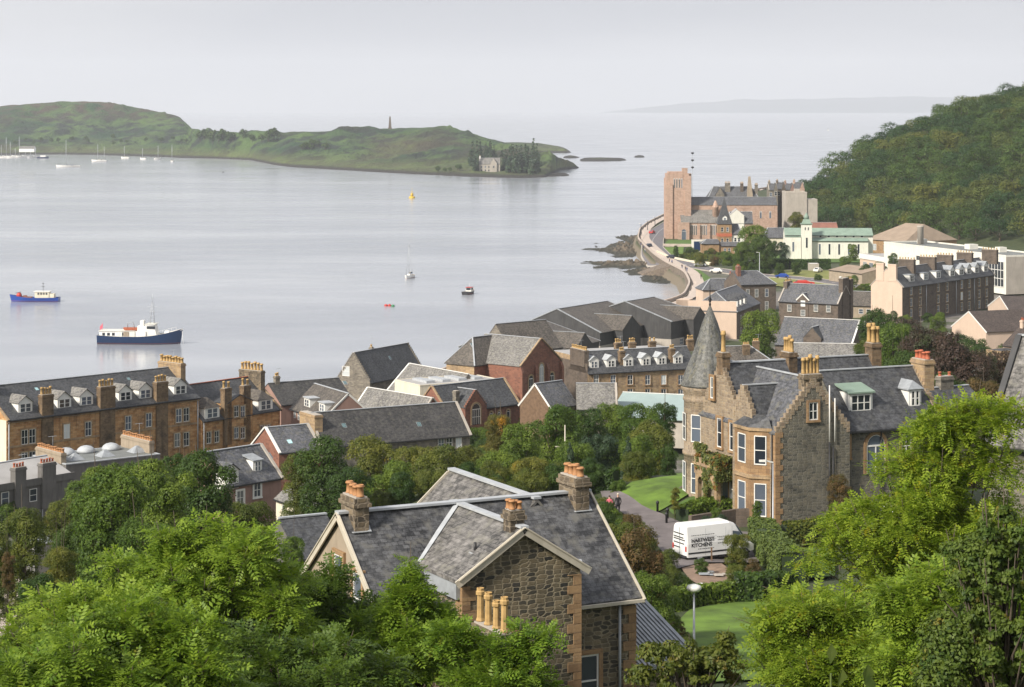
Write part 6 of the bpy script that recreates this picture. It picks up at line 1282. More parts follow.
yacht(68, 167, 140, 'largest of the moored yachts off the island, dark hulled catamaran look with tall mast', 190, 24, cover='hull_navy', group=FY)
yacht(99, 161.5, 144, 'white ketch with two bare masts moored off the island', 178, 17, True, FY); yacht(125, 158.5, 146, 'white yacht moored off the island between the ketch and the small yachts', 165, 10, group=FY)
yacht(143, 159.5, 148, 'small white yacht off the island, first right of the middle one', 150, 8.5, group=FY); yacht(157.5, 159.5, 145.5, 'small white yacht off the island, last but one to the right', 30, 8, group=FY); yacht(172, 162, 144.5, 'rightmost white yacht moored off the island', 100, 9, group=FY)
for i, (px, py, t) in enumerate([(2, 158, 145), (7, 157.5, 137), (11, 158, 142), (16, 157, 148), (20, 157.5, 136.5), (26, 157, 150), (31, 158, 151), (36, 157, 147), (-3, 157, 146)]):
    yacht(px, py, t, 'white yacht berthed in the packed marina at the left edge of the bay', 175+i*9, 11, group='yachts in the island marina')
m_, t_ = None, None
x, y = W(43, 158.3, 0); o = empty('motor_boat', (x, y, 0), rad(5), 'dark blue motor boat at the right end of the marina row', 'boat'); inst('hull', hull_mesh(14, 4, 1.6, 2.4, 1.6, 'hull_navy'), o); m = MB(); m.box(-3, 3, -1.5, 1.5, 1.4, 3.4); m.build('cabin', ['white'], o)
yacht(473, 110, 104.5, 'tiny distant sail on the sea near the horizon', 90, 60); yacht(828, 130.5, 124.5, 'tiny white sailing boat far out beyond the wooded hill', 90, 14)
# dark cabin boat
x, y = W(469, 294, 0); o = empty('cabin_boat', (x, y, 0), rad(70), 'small dark-hulled cabin boat with white wheelhouse and red canopy moored near town', 'boat'); inst('hull', hull_mesh(7.5, 2.7, .95, 1.5, 1., 'hull_black', stern=.85), o)
m = MB(); m.hexa([(-.6, -.95, .6), (2, -.8, .8), (2, .8, .8), (-.6, .95, .6)], [(-.5, -.85, 2.1), (1.5, -.7, 2.1), (1.5, .7, 2.1), (-.5, .85, 2.1)]); m.build('wheelhouse', ['white'], o); m = MB(); m.box(-.62, -.56, -.75, .75, 1.3, 1.95); m.box(-.3, 1.2, -.93, -.87, 1.4, 1.9); m.build('wheelhouse_window', ['glass'], o); m = MB(); m.box(-.8, 1.7, -1, 1, 2.1, 2.2); m.build('wheelhouse_roof', ['red_paint'], o); m = MB(); m.box(-3.2, -1, -.9, .9, .6, .9); m.build('cockpit', ['sheet_dark'], o); m = MB(); m.tube([(.3, 0, 2.1), (.3, 0, 3.4)], .04, 4); m.build('aerial', ['white'], o)
# buoys
x, y = W(412, 198, 0); o = empty('navigation_buoy', (x, y, 0), 0, 'yellow navigation buoy with topmark far out in the bay', 'buoy'); s_ = 1.4
m = MB(); m.lathe(0, 0, [(1.2*s_, -.5), (1.5*s_, .1), (1.4*s_, .9), (.9*s_, 1.1)], 14); m.build('float', ['yellow_paint'], o); m = MB()
for a in range(4): m.tube([(.9*s_*math.cos(a*1.571), .9*s_*math.sin(a*1.571), 1), (.25*math.cos(a*1.571), .25*math.sin(a*1.571), 4.6)], .1, 5)
m.box(-.6, .6, -.6, .6, 3., 3.15); m.lathe(0, 0, [(.9*s_*.6, 1.1), (.75, 3.)], 8); m.tube([(0, 0, 4.5), (0, 0, 7)], .06, 5); m.build('tower', ['yellow_paint'], o)
for px, py, mt, lb in ((386, 306, 'red_paint', 'red mooring buoy, left of the two beside the green one'), (389.5, 306, 'red_paint', 'red mooring buoy between its red neighbour and the green buoy'), (393, 306.5, 'green_paint', 'green mooring buoy right of the two red ones'), (223, 172.5, 'hull_black', 'tiny dark buoy off the island shore')):
    x, y = W(px, py, 0); s_ = .55 if py > 200 else .8; m = MB(); m.lathe(0, 0, [(s_*.4, -s_*.7), (s_*.9, -.2*s_), (s_, .25*s_), (s_*.8, .8*s_), (s_*.3, s_*1.05)], 12); tag(m.build('mooring_buoy', [mt], None, (x, y, 0)), lb, 'buoy')
x, y = Xat(692.5, 990), 990.; z0 = 3.5; o = empty('marker_mast', (x, y, z0), 0, 'tall thin mast with dark cross-trees rising behind the cathedral', 'mast'); m = MB(); hh = Zat(153, y)-z0; m.tube([(0, 0, 0), (0, 0, hh)], [.15, .08], 6); m.build('pole', ['lead'], o); m = MB()
for k_ in (0, 3.2, 6.4): m.lathe(0, 0, [(.1, hh-.6-k_), (.7, hh-.2-k_), (.7, hh+.2-k_), (.1, hh+.4-k_)], 8)
m.build('topmark', ['black_metal'], o)
dm = MB()
for i in range(2, len(RS)-2, 2):
    a, b_ = RS[i], RS[i+1]; d_ = (b_-a).normalized(); n_ = Vector((-d_.y, d_.x))*.12; e_ = a+(b_-a)*.8
    dm.face([(*(a-n_), TZ(a.x, a.y)+.36), (*(e_-n_), TZ(e_.x, e_.y)+.36), (*(e_+n_), TZ(e_.x, e_.y)+.36), (*(a+n_), TZ(a.x, a.y)+.36)])
tag(dm.build('road_markings', ['white']), None, None, kind='structure')
# ================================================================ cars and people on the far road
def car(px, py, hd, mat, label, y=None, group='cars in the town', L=4.3, xyz=None):
    if xyz: x, yy, z = xyz
    else: x, yy = G(px, py, 300) if y is None else (Xat(px, y), y); z = TZ(x, yy)+.36
    o = empty('parked_car', (x, yy, z), rad(hd), label, 'car', group); W_ = 1.75
    m = MB(); pr = [(-L/2, .35), (-L/2, .85), (-L*.42, .95), (-L*.3, 1.42), (L*.1, 1.45), (L*.27, .95), (L*.46, .85), (L/2, .6), (L/2, .35)]
    a = [(X, -W_/2*(1 if Z < 1 else .84), Z) for X, Z in pr]; c_ = [(X, W_/2*(1 if Z < 1 else .84), Z) for X, Z in pr]; m.hexa(a, c_); m.build('body', [mat], o)
    g = MB(); g.hexa([(-L*.36, -.80, 1.0), (L*.22, -.80, 1.0), (L*.08, -.745, 1.36), (-L*.29, -.745, 1.36)][::1], [(-L*.36, .80, 1.0), (L*.22, .80, 1.0), (L*.08, .745, 1.36), (-L*.29, .745, 1.36)]); 
    g.hexa([(-L*.42+.1, -.6, 1.), (-L*.31, -.55, 1.4), (-L*.31, .55, 1.4), (-L*.42+.1, .6, 1.)], [(-L*.42+.02, -.6, 1.), (-L*.31-.08, -.55, 1.4), (-L*.31-.08, .55, 1.4), (-L*.42+.02, .6, 1.)]); g.build('windows', ['glass'], o)
    for sx_ in (-.31, .31):
        for sy_ in (-1, 1): w_ = MB(); w_.tube([(L*sx_, sy_*.68, .32), (L*sx_, sy_*.89, .32)], .32, 12); w_.build('wheel', ['cloth_black'], o)
    return o
car(652, 234.5, 70, 'red_paint', 'red car driving along the curving seafront road by the cathedral'); car(649, 248, 100, 'car_dark', 'dark car on the seafront road below the cathedral')
car(742, 264.5, 175, 'white', 'white car by the road bend under the big tree', y=760, L=5.6); car(750, 263.5, 170, 'car_silver', 'pale car right behind the white one under the big tree', y=775)
car(804, 286, 5, 'red_paint', 'red car parked on the field edge above the slate terrace', L=6.5); car(818, 273, 60, 'white', 'white car parked by the small shed at the field corner'); car(1004, 290, 10, 'red_paint', 'red car in the car park right of the tall tenement', L=5.5); car(1017, 289, 0, 'white', 'white car beside the red one in the car park at the right edge', L=5.5)
for i_, (px_, py_, hd_, mt_, lb_) in enumerate([(700, 267.5, 172, 'car_silver', 'silver car on the seafront road right of the bend'), (672, 259.5, 130, 'car_dark', 'dark car rounding the bend below the cathedral gardens'), (782, 279, 175, 'hull_blue', 'blue car on the road beyond the yellow field edge'), (716, 273.5, 168, 'white', 'white van-like car on the seafront road by the grass strip'), (992, 288, 5, 'car_dark', 'dark car left of the red one in the car park')]):
    car(px_, py_, hd_, mt_, lb_)
car(-2, 628, 40, 'car_silver', 'pale car partly cropped at the left edge on the paved yard')
lpeople = [(641, 247, 'cloth_black', 'cloth_blue'), (643.5, 250.5, 'cloth_blue', 'cloth_black'), (645, 254, 'cloth_pale', 'cloth_blue'), (669.5, 264.5, 'cloth_black', 'cloth_black'), (672, 266, 'cloth_blue', 'cloth_black'), (682, 270.5, 'cloth_black', 'cloth_blue'), (685.5, 272.5, 'cloth_black', 'cloth_black'), (687, 273.5, 'cloth_blue', 'cloth_blue'), (701, 280.5, 'cloth_black', 'cloth_black')]
whr = ['in dark top furthest up the curving promenade', 'in blue top near the top of the promenade bend', 'in pale top on the promenade bend', 'in black at the promenade bend above the slipway', 'in blue top just right of the one in black above the slipway', 'in dark top on the lower promenade, leftmost of three close together', 'all in black on the lower promenade, middle of three', 'all in blue on the lower promenade, rightmost of three', 'in black at the near end of the promenade']
for (px, py, a, c_), wl in zip(lpeople, whr):
    x, y = G(px, py, 300); person(x, y, TZ(x, y)+.45, rad(px*37 % 360), (a, c_), 'tiny person '+wl, group='people on the promenade')
for i, (px, py, t) in enumerate([(641, 236.5, 214), (647.5, 231, 211), (655, 226, 207)]):
    x, y = G(px+1.5, py, 300); lamp('street_lamp', px, py, y, Zat(t+10, y)-TZ(x, y), 'dark promenade lamp post by the sea, '+['nearest of three in line', 'middle one of three in line', 'furthest of three in line'][i], 'arm', 'black_metal', .16, 'promenade lamp posts', z=TZ(x, y))
lamp('street_lamp', 840.5, 276, 610, 8., 'lamp post with a white head by the field below the white church', 'globe', r=.1, z=4.6)
lamp('street_lamp', 759.5, 262, 700, 9., 'pale lamp post by the grass left of the white church', 'arm', 'lead_light', .12, z=4.6)
wallrun([(657, 253), (669, 258.5), (690, 263), (716, 265.5)], 1.0, .5, 'cream_pale', 'low pale wall around the cathedral gardens beside the road'); wallrun([(663, 246.5), (706, 246.8)], 1.1, .4, 'paving', 'low pale wall across the cathedral garden below its lawn')
wallrun([(862, 279), (905, 279)], .9, .4, 'harling', 'low wall at the field edge left of the tall tenement')
x, y = G(696, 252.5, 300); b = B('garden_pavilion', 'small dark-fronted pale pavilion in the cathedral gardens', 'pavilion', x-1.5, y, 4.7, 0); b.flat(0, 6, 0, 3, 9.3, 'white_wall', 'concrete', par=0); m = MB(); m.box(.7, 5, -.06, 0, .4, 4.); b.add('entrance', m, 'hull_navy')
x, y = G(673.5, 236.5, 300); o = empty('notice_board', (x, y, 4.5), 0, 'white sign board standing before the cathedral tower', 'sign'); m = MB(); m.box(-1.6, 1.6, -.05, .05, 1.6, 3.4); m.build('board', ['white'], o); m = MB(); m.box(-1.3, -1.2, .05, .15, 0, 1.6); m.box(1.2, 1.3, .05, .15, 0, 1.6); m.build('post', ['lead'], o)
# ================================================================ trees
RS_ = np.random.RandomState
def quads(P, Nn, size, rs, aspect=.7):
    """leaf quads at points P, facing Nn, half-size array"""
    n = len(P); T = rs.normal(size=(n, 3)); T -= (T*Nn).sum(1)[:, None]*Nn; T /= np.linalg.norm(T, axis=1)[:, None]+1e-9; Bq = np.cross(Nn, T)
    s = size[:, None]; a = T*s; b_ = Bq*s*aspect
    V = np.stack([P-a, P-b_*.9+a*.1, P+a, P+b_*.9+a*.1], 1).reshape(-1, 3); return V, np.arange(n*4).reshape(-1, 4)
def crown_pts(seed, nb, nl, rz=.4, rx=.4, zc=.6, shape='round', br=(.30, .44), low=-.55):
    rs = RS_(seed); C_, R_ = [], []
    for i in range(nb):
        while True:
            d = rs.normal(size=3); d /= np.linalg.norm(d)
            if d[2] > low: break
        k = rs.uniform(.42, .72) if i > 2 else rs.uniform(0, .3)
        c_ = d*k
        if shape == 'cone': t = rs.uniform(0, 1); rr = (1-t)*.75; a = rs.uniform(0, 6.283); c_ = np.array([rr*math.cos(a)*.6, rr*math.sin(a)*.6, -1+2*t])
        C_.append(c_); R_.append(rs.uniform(*br)*(1 if shape != 'cone' else (.25+.75*(1-t))))
    C_ = np.array(C_); R_ = np.array(R_); w_ = R_**2/sum(R_**2); P, Nn, K = [], [], []
    for i in range(nb):
        n = int(nl*w_[i]); d = rs.normal(size=(n, 3)); d /= np.linalg.norm(d, axis=1)[:, None]; d[:, 2] = np.where(d[:, 2] < -.4, -d[:, 2], d[:, 2]); lum = 1+.16*np.sin(d[:, 0]*7+i)*np.cos(d[:, 1]*6+i*2)
        r = R_[i]*rs.uniform(.72, 1.08, n)*lum; p = C_[i]+d*r[:, None]
        dist = np.linalg.norm(p[:, None]-C_[None], axis=2)/R_[None]; dist[:, i] = 9; keep = dist.min(1) > .72
        P.append(p[keep]); Nn.append(d[keep]); K.append(np.full(keep.sum(), i))
    P = np.vstack(P); Nn = np.vstack(Nn); P = P*np.array([rx, rx, rz])+np.array([0, 0, zc]); Nn = Nn+rs.normal(size=Nn.shape)*.34+np.array([0, 0, .2]); Nn /= np.linalg.norm(Nn, axis=1)[:, None]
    return P, Nn, C_*np.array([rx, rx, rz])+np.array([0, 0, zc]), rs
def trunk_mesh(Cb, rs, r=.028, top=.6, nl=6, mat='bark'):
    m = MB(); m.tube([(0, 0, -.05), (0, 0, .02), (.01, 0, top*.5), (0, .01, top)], [r*1.5, r*1.1, r*.8, r*.35], 7)
    for i in rs.choice(len(Cb), min(nl, len(Cb)), replace=False):
        c_ = Cb[i]; s = rs.uniform(.25, .5)*top; m.tube([(0, 0, s), tuple(np.array([0, 0, s])*.45+c_*.55+np.array([0, 0, -.02])), tuple(c_)], [r*.5, r*.3, r*.1], 5)
    return m.mesh('trunk', [mat])
TREE = {}
def template(key, seed, nb, nl, leaf, mat, **k):
    P, Nn, Cb, rs = crown_pts(seed, nb, nl, **k); V, Q = quads(P, Nn, leaf*rs.uniform(.6, 1.3, len(P)), rs)
    TREE[key] = (trunk_mesh(Cb, RS_(seed+1), top=k.get('zc', .6)), np_mesh('crown', V, Q, mat)); return TREE[key]
KINDS = {'green': 'leaf_green', 'dark': 'leaf_dark', 'olive': 'leaf_olive', 'yellow': 'leaf_yellow', 'autumn': 'leaf_autumn', 'blue': 'leaf_bluegreen', 'purple': 'leaf_purple', 'russet': 'leaf_russet'}
def mid_template(kind, v):
    key = ('m', kind, v)
    if key not in TREE:
        if v == 'conifer': template(key, 77, 26, 9000, .016, KINDS[kind], rz=.47, rx=.26, zc=.52, shape='cone', br=(.3, .4))
        else: template(key, hash_(kind)+v*17, 26, 16000, .0135, KINDS[kind], rz=.40, rx=.42, zc=.53, br=(.22, .40), low=-.9)
    return TREE[key]
def hash_(s): return sum(ord(ch)*(i+3) for i, ch in enumerate(s)) % 1000
TN = 0
def tree(px, py, rp, Y, kind, label, v=None, name='broadleaf_tree', cat='tree', group=None, rpx=None, base=None):
    """crown centre at a picture point, radius in picture pixels, at distance Y"""
    global TN; TN += 1; v = TN % 3 if v is None else v
    zc = Zat(py, Y); r = rp*Y/F; x = Xat(px, Y); z0 = TZ(x, Y)-.3 if base is None else base; w_ = r/.42*1.06; hc = max(zc-z0, .8*r)
    o = empty(name, (x, Y, z0), TN*1.7, label, cat, group); t, c_ = mid_template(kind, v); inst('trunk', t, o, scale=(w_, w_, hc/.53)); inst('crown', c_, o, (0, 0, hc-.53*w_), scale=(w_, w_, w_)); zl = hc; k_ = 0
    while zl-.36*w_ > 0 and k_ < 3: zl -= .42*w_; k_ += 1; inst('lower_foliage', c_, o, (0, 0, zl-.53*w_*.95), (0, 0, 2.1*k_), (w_*.97, w_*.97, w_*.95))
    return o
T = [ # left garden trees
 (112, 505, 44, 118, 'green', 'big full green tree in front of the flat-roofed extension, left half of the pair'), (160, 492, 38, 126, 'green', 'big green tree right beside the full one below the orange tenement'),
 (205, 490, 40, 138, 'dark', 'dark green tree reaching up to the slate cottage dormer'), (62, 515, 20, 170, 'olive', 'olive tree at the foot of the grey rendered house wall'), (86, 498, 26, 175, 'green', 'leafy green tree leaning on the corner of the flat-roofed extension'), (102, 487, 26, 165, 'green', 'green tree whose top hides the foot of the flat-roofed extension, left one'), (142, 480, 27, 175, 'green', 'green tree hiding the foot of the orange tenement, middle one of three'), (182, 476, 26, 185, 'dark', 'dark green tree below the shorter orange tenement'), (24, 532, 28, 140, 'olive', 'olive-green bushy tree below the grey rendered house'), (70, 545, 24, 128, 'dark', 'dark tree low behind the small white shed'), (-6, 545, 20, 130, 'olive', 'olive tree cropped by the left edge'),
 (292, 548, 14, 120, 'green', 'green tree masking the low slate roof left of the near house'), (250, 520, 26, 150, 'olive', 'loose olive tree below the slate cottage wall'), (150, 545, 36, 105, 'green', 'green tree just behind the bright foreground ash at the left'),
 # middle
 (325, 468, 33, 190, 'dark', 'wide dark spreading tree beside the cream cottage'), (352, 490, 26, 180, 'dark', 'dark tree right behind the near house left chimney'), (300, 470, 20, 196, 'olive', 'olive tree at the left tip of the dark spreading tree'), (372, 462, 30, 205, 'yellow', 'tree with a yellowing top in front of the long blackened roof'), (392, 485, 30, 190, 'green', 'green tree behind the near house ridge'),
 (416, 465, 24, 200, 'yellow', 'yellow-green tree right of the yellowing one below the long roof'), (440, 482, 28, 188, 'olive', 'olive tree left of the near house back wing gable'), (468, 466, 22, 205, 'yellow', 'yellow-tinged tree above the back wing gable'), (500, 428, 17, 232, 'autumn', 'orange-topped autumn tree beside the red church'),
 (518, 445, 26, 215, 'green', 'round green tree in front of the red church'), (500, 470, 26, 196, 'green', 'green tree above the back wing of the near house'), (530, 480, 22, 186, 'yellow', 'lime-green tree left of the near house right chimney'), (556, 428, 28, 225, 'green', 'rounded mid-green tree below the timbered gable'), (585, 430, 24, 232, 'dark', 'dark green tree right of the rounded one below the pale slate house'),
 (575, 458, 24, 200, 'green', 'green tree behind the near house right chimney pots'), (612, 420, 20, 245, 'green', 'green tree touching the green roofed hall'), (640, 424, 25, 228, 'green', 'rounded tree in front of the green roofed hall'), (664, 416, 15, 240, 'dark', 'dark tree against the left side of the turret'), (652, 442, 24, 215, 'olive', 'olive tree left of the villa turret above the lawn'),
 (600, 455, 24, 208, 'blue', 'blue-green tree in the dense garden left of the lawn'), (668, 455, 10, 205, 'dark', 'small dark tree tight against the turret wall'), (640, 455, 22, 206, 'green', 'green tree just beyond the mown mound'), (560, 482, 20, 180, 'dark', 'dark tree tucked behind the right chimney of the near house'),
 (592, 478, 17, 182, 'dark', 'dark small tree at the top end of the driveway'),
 # centre right
 (759, 330, 24, 440, 'green', 'bright green round tree between the cream-ended house and the long slate roof'), (753, 238, 17, 745, 'green', 'tall green tree beside the turreted orange house'), (762, 248, 13, 730, 'dark', 'darker tree right of the tall one by the orange house'), (741, 250, 10, 742, 'green', 'lower green tree left under the tall one by the orange house'),
 (873, 327, 20, 350, 'dark', 'dark green tree in front of the tenement cream end wall'), (893, 340, 24, 320, 'green', 'green tree below the tall tenement left corner'), (925, 352, 30, 300, 'purple', 'large purple-brown tree below the tall tenement'), (960, 368, 36, 270, 'purple', 'biggest purple-brown tree right of the villa red chimney pots'), (995, 372, 26, 290, 'purple', 'purple-brown tree below the stone outbuilding'), (905, 372, 22, 260, 'dark', 'dark tree between the villa rear chimneys'),
 (945, 395, 26, 225, 'dark', 'dark tree right behind the villa right gable'), (985, 400, 24, 220, 'russet', 'brownish tree left of the steep cropped roof'), (868, 352, 16, 330, 'olive', 'olive tree at the end of the low slate roof'), (938, 320, 10, 500, 'green', 'small green tree at the foot of the tall tenement'), (905, 322, 9, 520, 'green', 'small bright tree at the tenement left foot'),
 (845, 262, 7, 760, 'green', 'small tree in front of the white church right end'), (818, 290, 5, 700, 'dark', 'small dark tree by the field, right of the red car'), (850, 282, 9, 640, 'green', 'green tree between the field and the tenement'), (866, 274, 10, 690, 'dark', 'dark tree above the field by the low school wing'), (880, 268, 8, 700, 'green', 'green tree against the low school wing'), (788, 287, 4, 690, 'dark', 'small dark tree left of the red car by the field'), (893, 260, 7, 700, 'dark', 'dark tree rising behind the tall tenement left chimneys'),
 (772, 247, 7, 800, 'dark', 'dark tree at the white cottage'), (783, 247, 6, 800, 'blue', 'blue-green tree between the cottage and the white church'), (853, 249, 6, 790, 'green', 'small green tree at the aisle of the white church'), (796, 220, 9, 870, 'yellow', 'yellow-green tree behind the white church tower'),
 (690, 252, 6, 800, 'dark', 'dark shrub-like tree in the cathedral gardens'), (700, 258, 7, 760, 'yellow', 'yellow-green tree in the cathedral gardens'), (714, 260, 6, 770, 'russet', 'reddish tree in front of the orange lodge'), (728, 257, 7, 770, 'green', 'green tree in front of the orange house bay'), (676, 249, 3.5, 800, 'dark', 'round clipped dark tree on the garden lawn'),
 (780, 268, 6, 720, 'dark', 'dark bushy tree left end of the hedge before the white church'), (796, 266, 5, 725, 'dark', 'dark bushy tree mid hedge before the white church'), (752, 268, 6, 715, 'dark', 'dark bushy tree below the big tree by the road'),
]
for (px, py, r, Y, kd, lb) in T: tree(px, py, r, Y, kd, lb)
tree(628, 458, 20, 200, 'blue', 'blue-green rounded conifer left of the mown mound', 'conifer', 'conifer_tree'); tree(570, 462, 18, 195, 'blue', 'narrow blue-green conifer behind the near house', 'conifer', 'conifer_tree')
# a bare pole above the near chimney
x, Y = Xat(565, 200), 200.; m = MB(); m.tube([(0, 0, 0), (0, 0, Zat(425, Y)-TZ(x, Y))], [.09, .05], 6); m.box(-.9, .9, -.04, .04, Zat(447, Y)-TZ(x, Y), Zat(447, Y)-TZ(x, Y)+.08); tag(m.build('flagpole', ['board_white'], None, (x, Y, TZ(x, Y))), 'thin pale pole with a crossbar rising out of the trees behind the right chimney', 'pole')
# shrubs
S_ = [(640, 560, 34, 118, 'russet', 'russet-tinged bush beside the near house right verge, largest'), (620, 540, 24, 135, 'olive', 'olive bush between the near house and the drive'), (650, 590, 26, 112, 'green', 'green bush right of the near house lower verge'), (605, 515, 14, 150, 'dark', 'dark bush at the near house right chimney'), (665, 600, 18, 122, 'green', 'green bush left of the domed lamp post'), (632, 525, 13, 150, 'russet', 'rusty bush in front of the walkers on the drive'), (668, 575, 15, 135, 'olive', 'olive bush in front of the van rear'),
 (702, 566, 9, 146, 'dark', 'small dark shrub before the van side'), (737, 545, 14, 148, 'yellow', 'golden-leaved shrub covering the van cab'), (752, 568, 9, 142, 'russet', 'rust-coloured shrub right of the van'), (735, 572, 10, 140, 'olive', 'low olive shrub on the soil patch by the van'), (618, 487, 9, 180, 'green', 'round green bush at the top of the driveway'), (640, 620, 22, 108, 'dark', 'dark bush over the corrugated lean-to'), (662, 660, 24, 95, 'olive', 'olive bush right of the lean-to'),
 (716, 513, 6, 158, 'green', 'dark green shrub under the villa bay, left one'), (757, 506, 6, 160, 'green', 'green shrub against the villa bay foot'), (706, 521, 6, 156, 'blue', 'silvery green shrub by the retaining wall'), (722, 519, 6, 155, 'blue', 'second silvery shrub above the retaining wall'), (840, 488, 14, 150, 'russet', 'reddish shrub against the villa right wall'), (675, 492, 5, 168, 'yellow', 'small golden shrub by the turret foot'),
 (60, 562, 18, 110, 'yellow', 'yellowish shrub above the paved yard'), (8, 560, 8, 115, 'russet', 'rusty shrub by the lawn strip at the left edge'), (45, 600, 30, 90, 'dark', 'dark shrub right of the paved yard'), (20, 660, 34, 75, 'green', 'green bush filling the bottom left corner'), (600, 598, 10, 120, 'dark', 'shrub hidden beside the verge of the near house')]
for (px, py, r, Y, kd, lb) in S_: tree(px, py, r, Y, kd, lb, name='garden_shrub', cat='shrub')
def fill(poly, n, rr, kinds, where, seed, name='garden_tree', cat='tree', ymin=60., lift=.75):
    r_ = random.Random(seed); P = poly; xs = [p[0] for p in P]; ys = [p[1] for p in P]; k = 0; t = 0
    words = {'green': 'mid-green', 'dark': 'dark green', 'olive': 'olive-green', 'yellow': 'yellow-green', 'autumn': 'golden', 'blue': 'blue-green', 'purple': 'purple-brown', 'russet': 'russet'}
    while k < n and t < 4000:
        t += 1; px, py = r_.uniform(min(xs), max(xs)), r_.uniform(min(ys), max(ys)); ins = False
        for i in range(len(P)):
            (x0, y0), (x1, y1) = P[i], P[i-1]
            if (y0 > py) != (y1 > py) and px < (x1-x0)*(py-y0)/(y1-y0)+x0: ins = not ins
        if not ins: continue
        r = r_.uniform(*rr); gx, gy = G(px, py+r*lift, ymin); kd = r_.choice(kinds); tree(px, py, r, gy, kd, words[kd]+' '+where, name=name, cat=cat, group=words[kd]+' '+where); k += 1
fill([(285, 470), (345, 455), (420, 452), (470, 440), (500, 428), (560, 425), (662, 425), (662, 458), (622, 476), (590, 490), (540, 492), (480, 498), (300, 520)], 85, (12, 20), ['green', 'green', 'dark', 'olive', 'dark', 'olive', 'yellow'], 'tree in the thick gardens between the town and the near house', 1, ymin=120)
fill([(0, 520), (70, 500), (110, 482), (225, 480), (240, 515), (290, 525), (290, 560), (200, 560), (120, 570), (45, 560), (0, 548)], 46, (14, 24), ['green', 'green', 'dark', 'olive', 'dark'], 'tree in the overgrown slope below the grey rendered house', 2, ymin=80)
fill([(858, 335), (900, 325), (945, 335), (1000, 350), (1024, 370), (1010, 415), (950, 415), (925, 385), (880, 358)], 34, (12, 20), ['purple', 'purple', 'dark', 'russet', 'dark', 'green'], 'tree in the copse between the villa and the tall tenement', 3, ymin=200)
fill([(590, 500), (612, 508), (640, 535), (672, 560), (690, 600), (690, 650), (655, 640), (640, 590), (615, 545), (596, 520)], 26, (8, 14), ['olive', 'green', 'dark', 'russet'], 'shrub in the rough border between the near house and the drive', 4, 'garden_shrub', 'shrub', 100)
fill([(735, 560), (755, 565), (765, 590), (740, 592), (728, 575)], 6, (4, 6), ['olive', 'green', 'russet'], 'shrub in the bed right of the van', 5, 'garden_shrub', 'shrub', 120)
fill([(668, 253), (715, 250), (740, 255), (742, 262), (700, 260), (684, 257)], 22, (2.5, 4.5), ['yellow', 'green', 'russet', 'dark', 'olive'], 'shrub in the gardens before the orange turreted house', 6, 'garden_shrub', 'shrub', 500)
fill([(845, 290), (880, 285), (905, 315), (950, 318), (930, 325), (880, 322), (858, 310)], 16, (5, 8), ['green', 'dark', 'olive'], 'bush around the foot of the tall tenement', 7, 'garden_shrub', 'shrub', 380)
# ivy on the porch and wall
def ivy():
    rs = RS_(4); P = []; Nn = []; b = VI; z0 = b.z0
    for (u0, u1, v0, v1, za, zb, n, fc) in ((-3.0, -2.75, 6.4, 9.6, 30.4, 32.9, 2200, 0), (-2.9, -.1, 6.3, 6.6, 31., 32.8, 1100, 1), (-3.0, -2.7, 8.7, 9.7, 28.3, 31, 900, 0), (-3.0, -2.2, 9.5, 12.2, 31.6, 33.6, 1500, 0), (-2.9, -.1, 6.2, 12, 32.1, 32.9, 1800, 2)):
        for i in range(n):
            u, v, z = rs.uniform(u0, u1), rs.uniform(v0, v1), rs.uniform(za, zb); k = noise.noise(Vector((u*1.3, v*1.3, z*1.3)))
            if k < -.25: continue
            u = u*.52; v = 6.2+(v-6.3)*.64; P.append((u-.12*rs.rand()*3*max(0, k+.3), v-.1*rs.rand(), z-z0)); Nn.append((-1, -.3, .4) if fc == 0 else ((0, -1, .4) if fc == 1 else (-.3, -.2, 1)))
    P = np.array(P); Nn = np.array(Nn, float)+rs.normal(size=(len(P), 3))*.4; Nn /= np.linalg.norm(Nn, axis=1)[:, None]; V, Q = quads(P, Nn, .11*rs.uniform(.7, 1.3, len(P)), rs)
    o = inst('ivy', np_mesh('ivy', V, Q, 'leaf_ivy'), None, (b.x, b.y, b.z0), (0, 0, b.yaw)); tag(o, 'green and bronze ivy smothering the villa porch arch', 'ivy')
ivy()
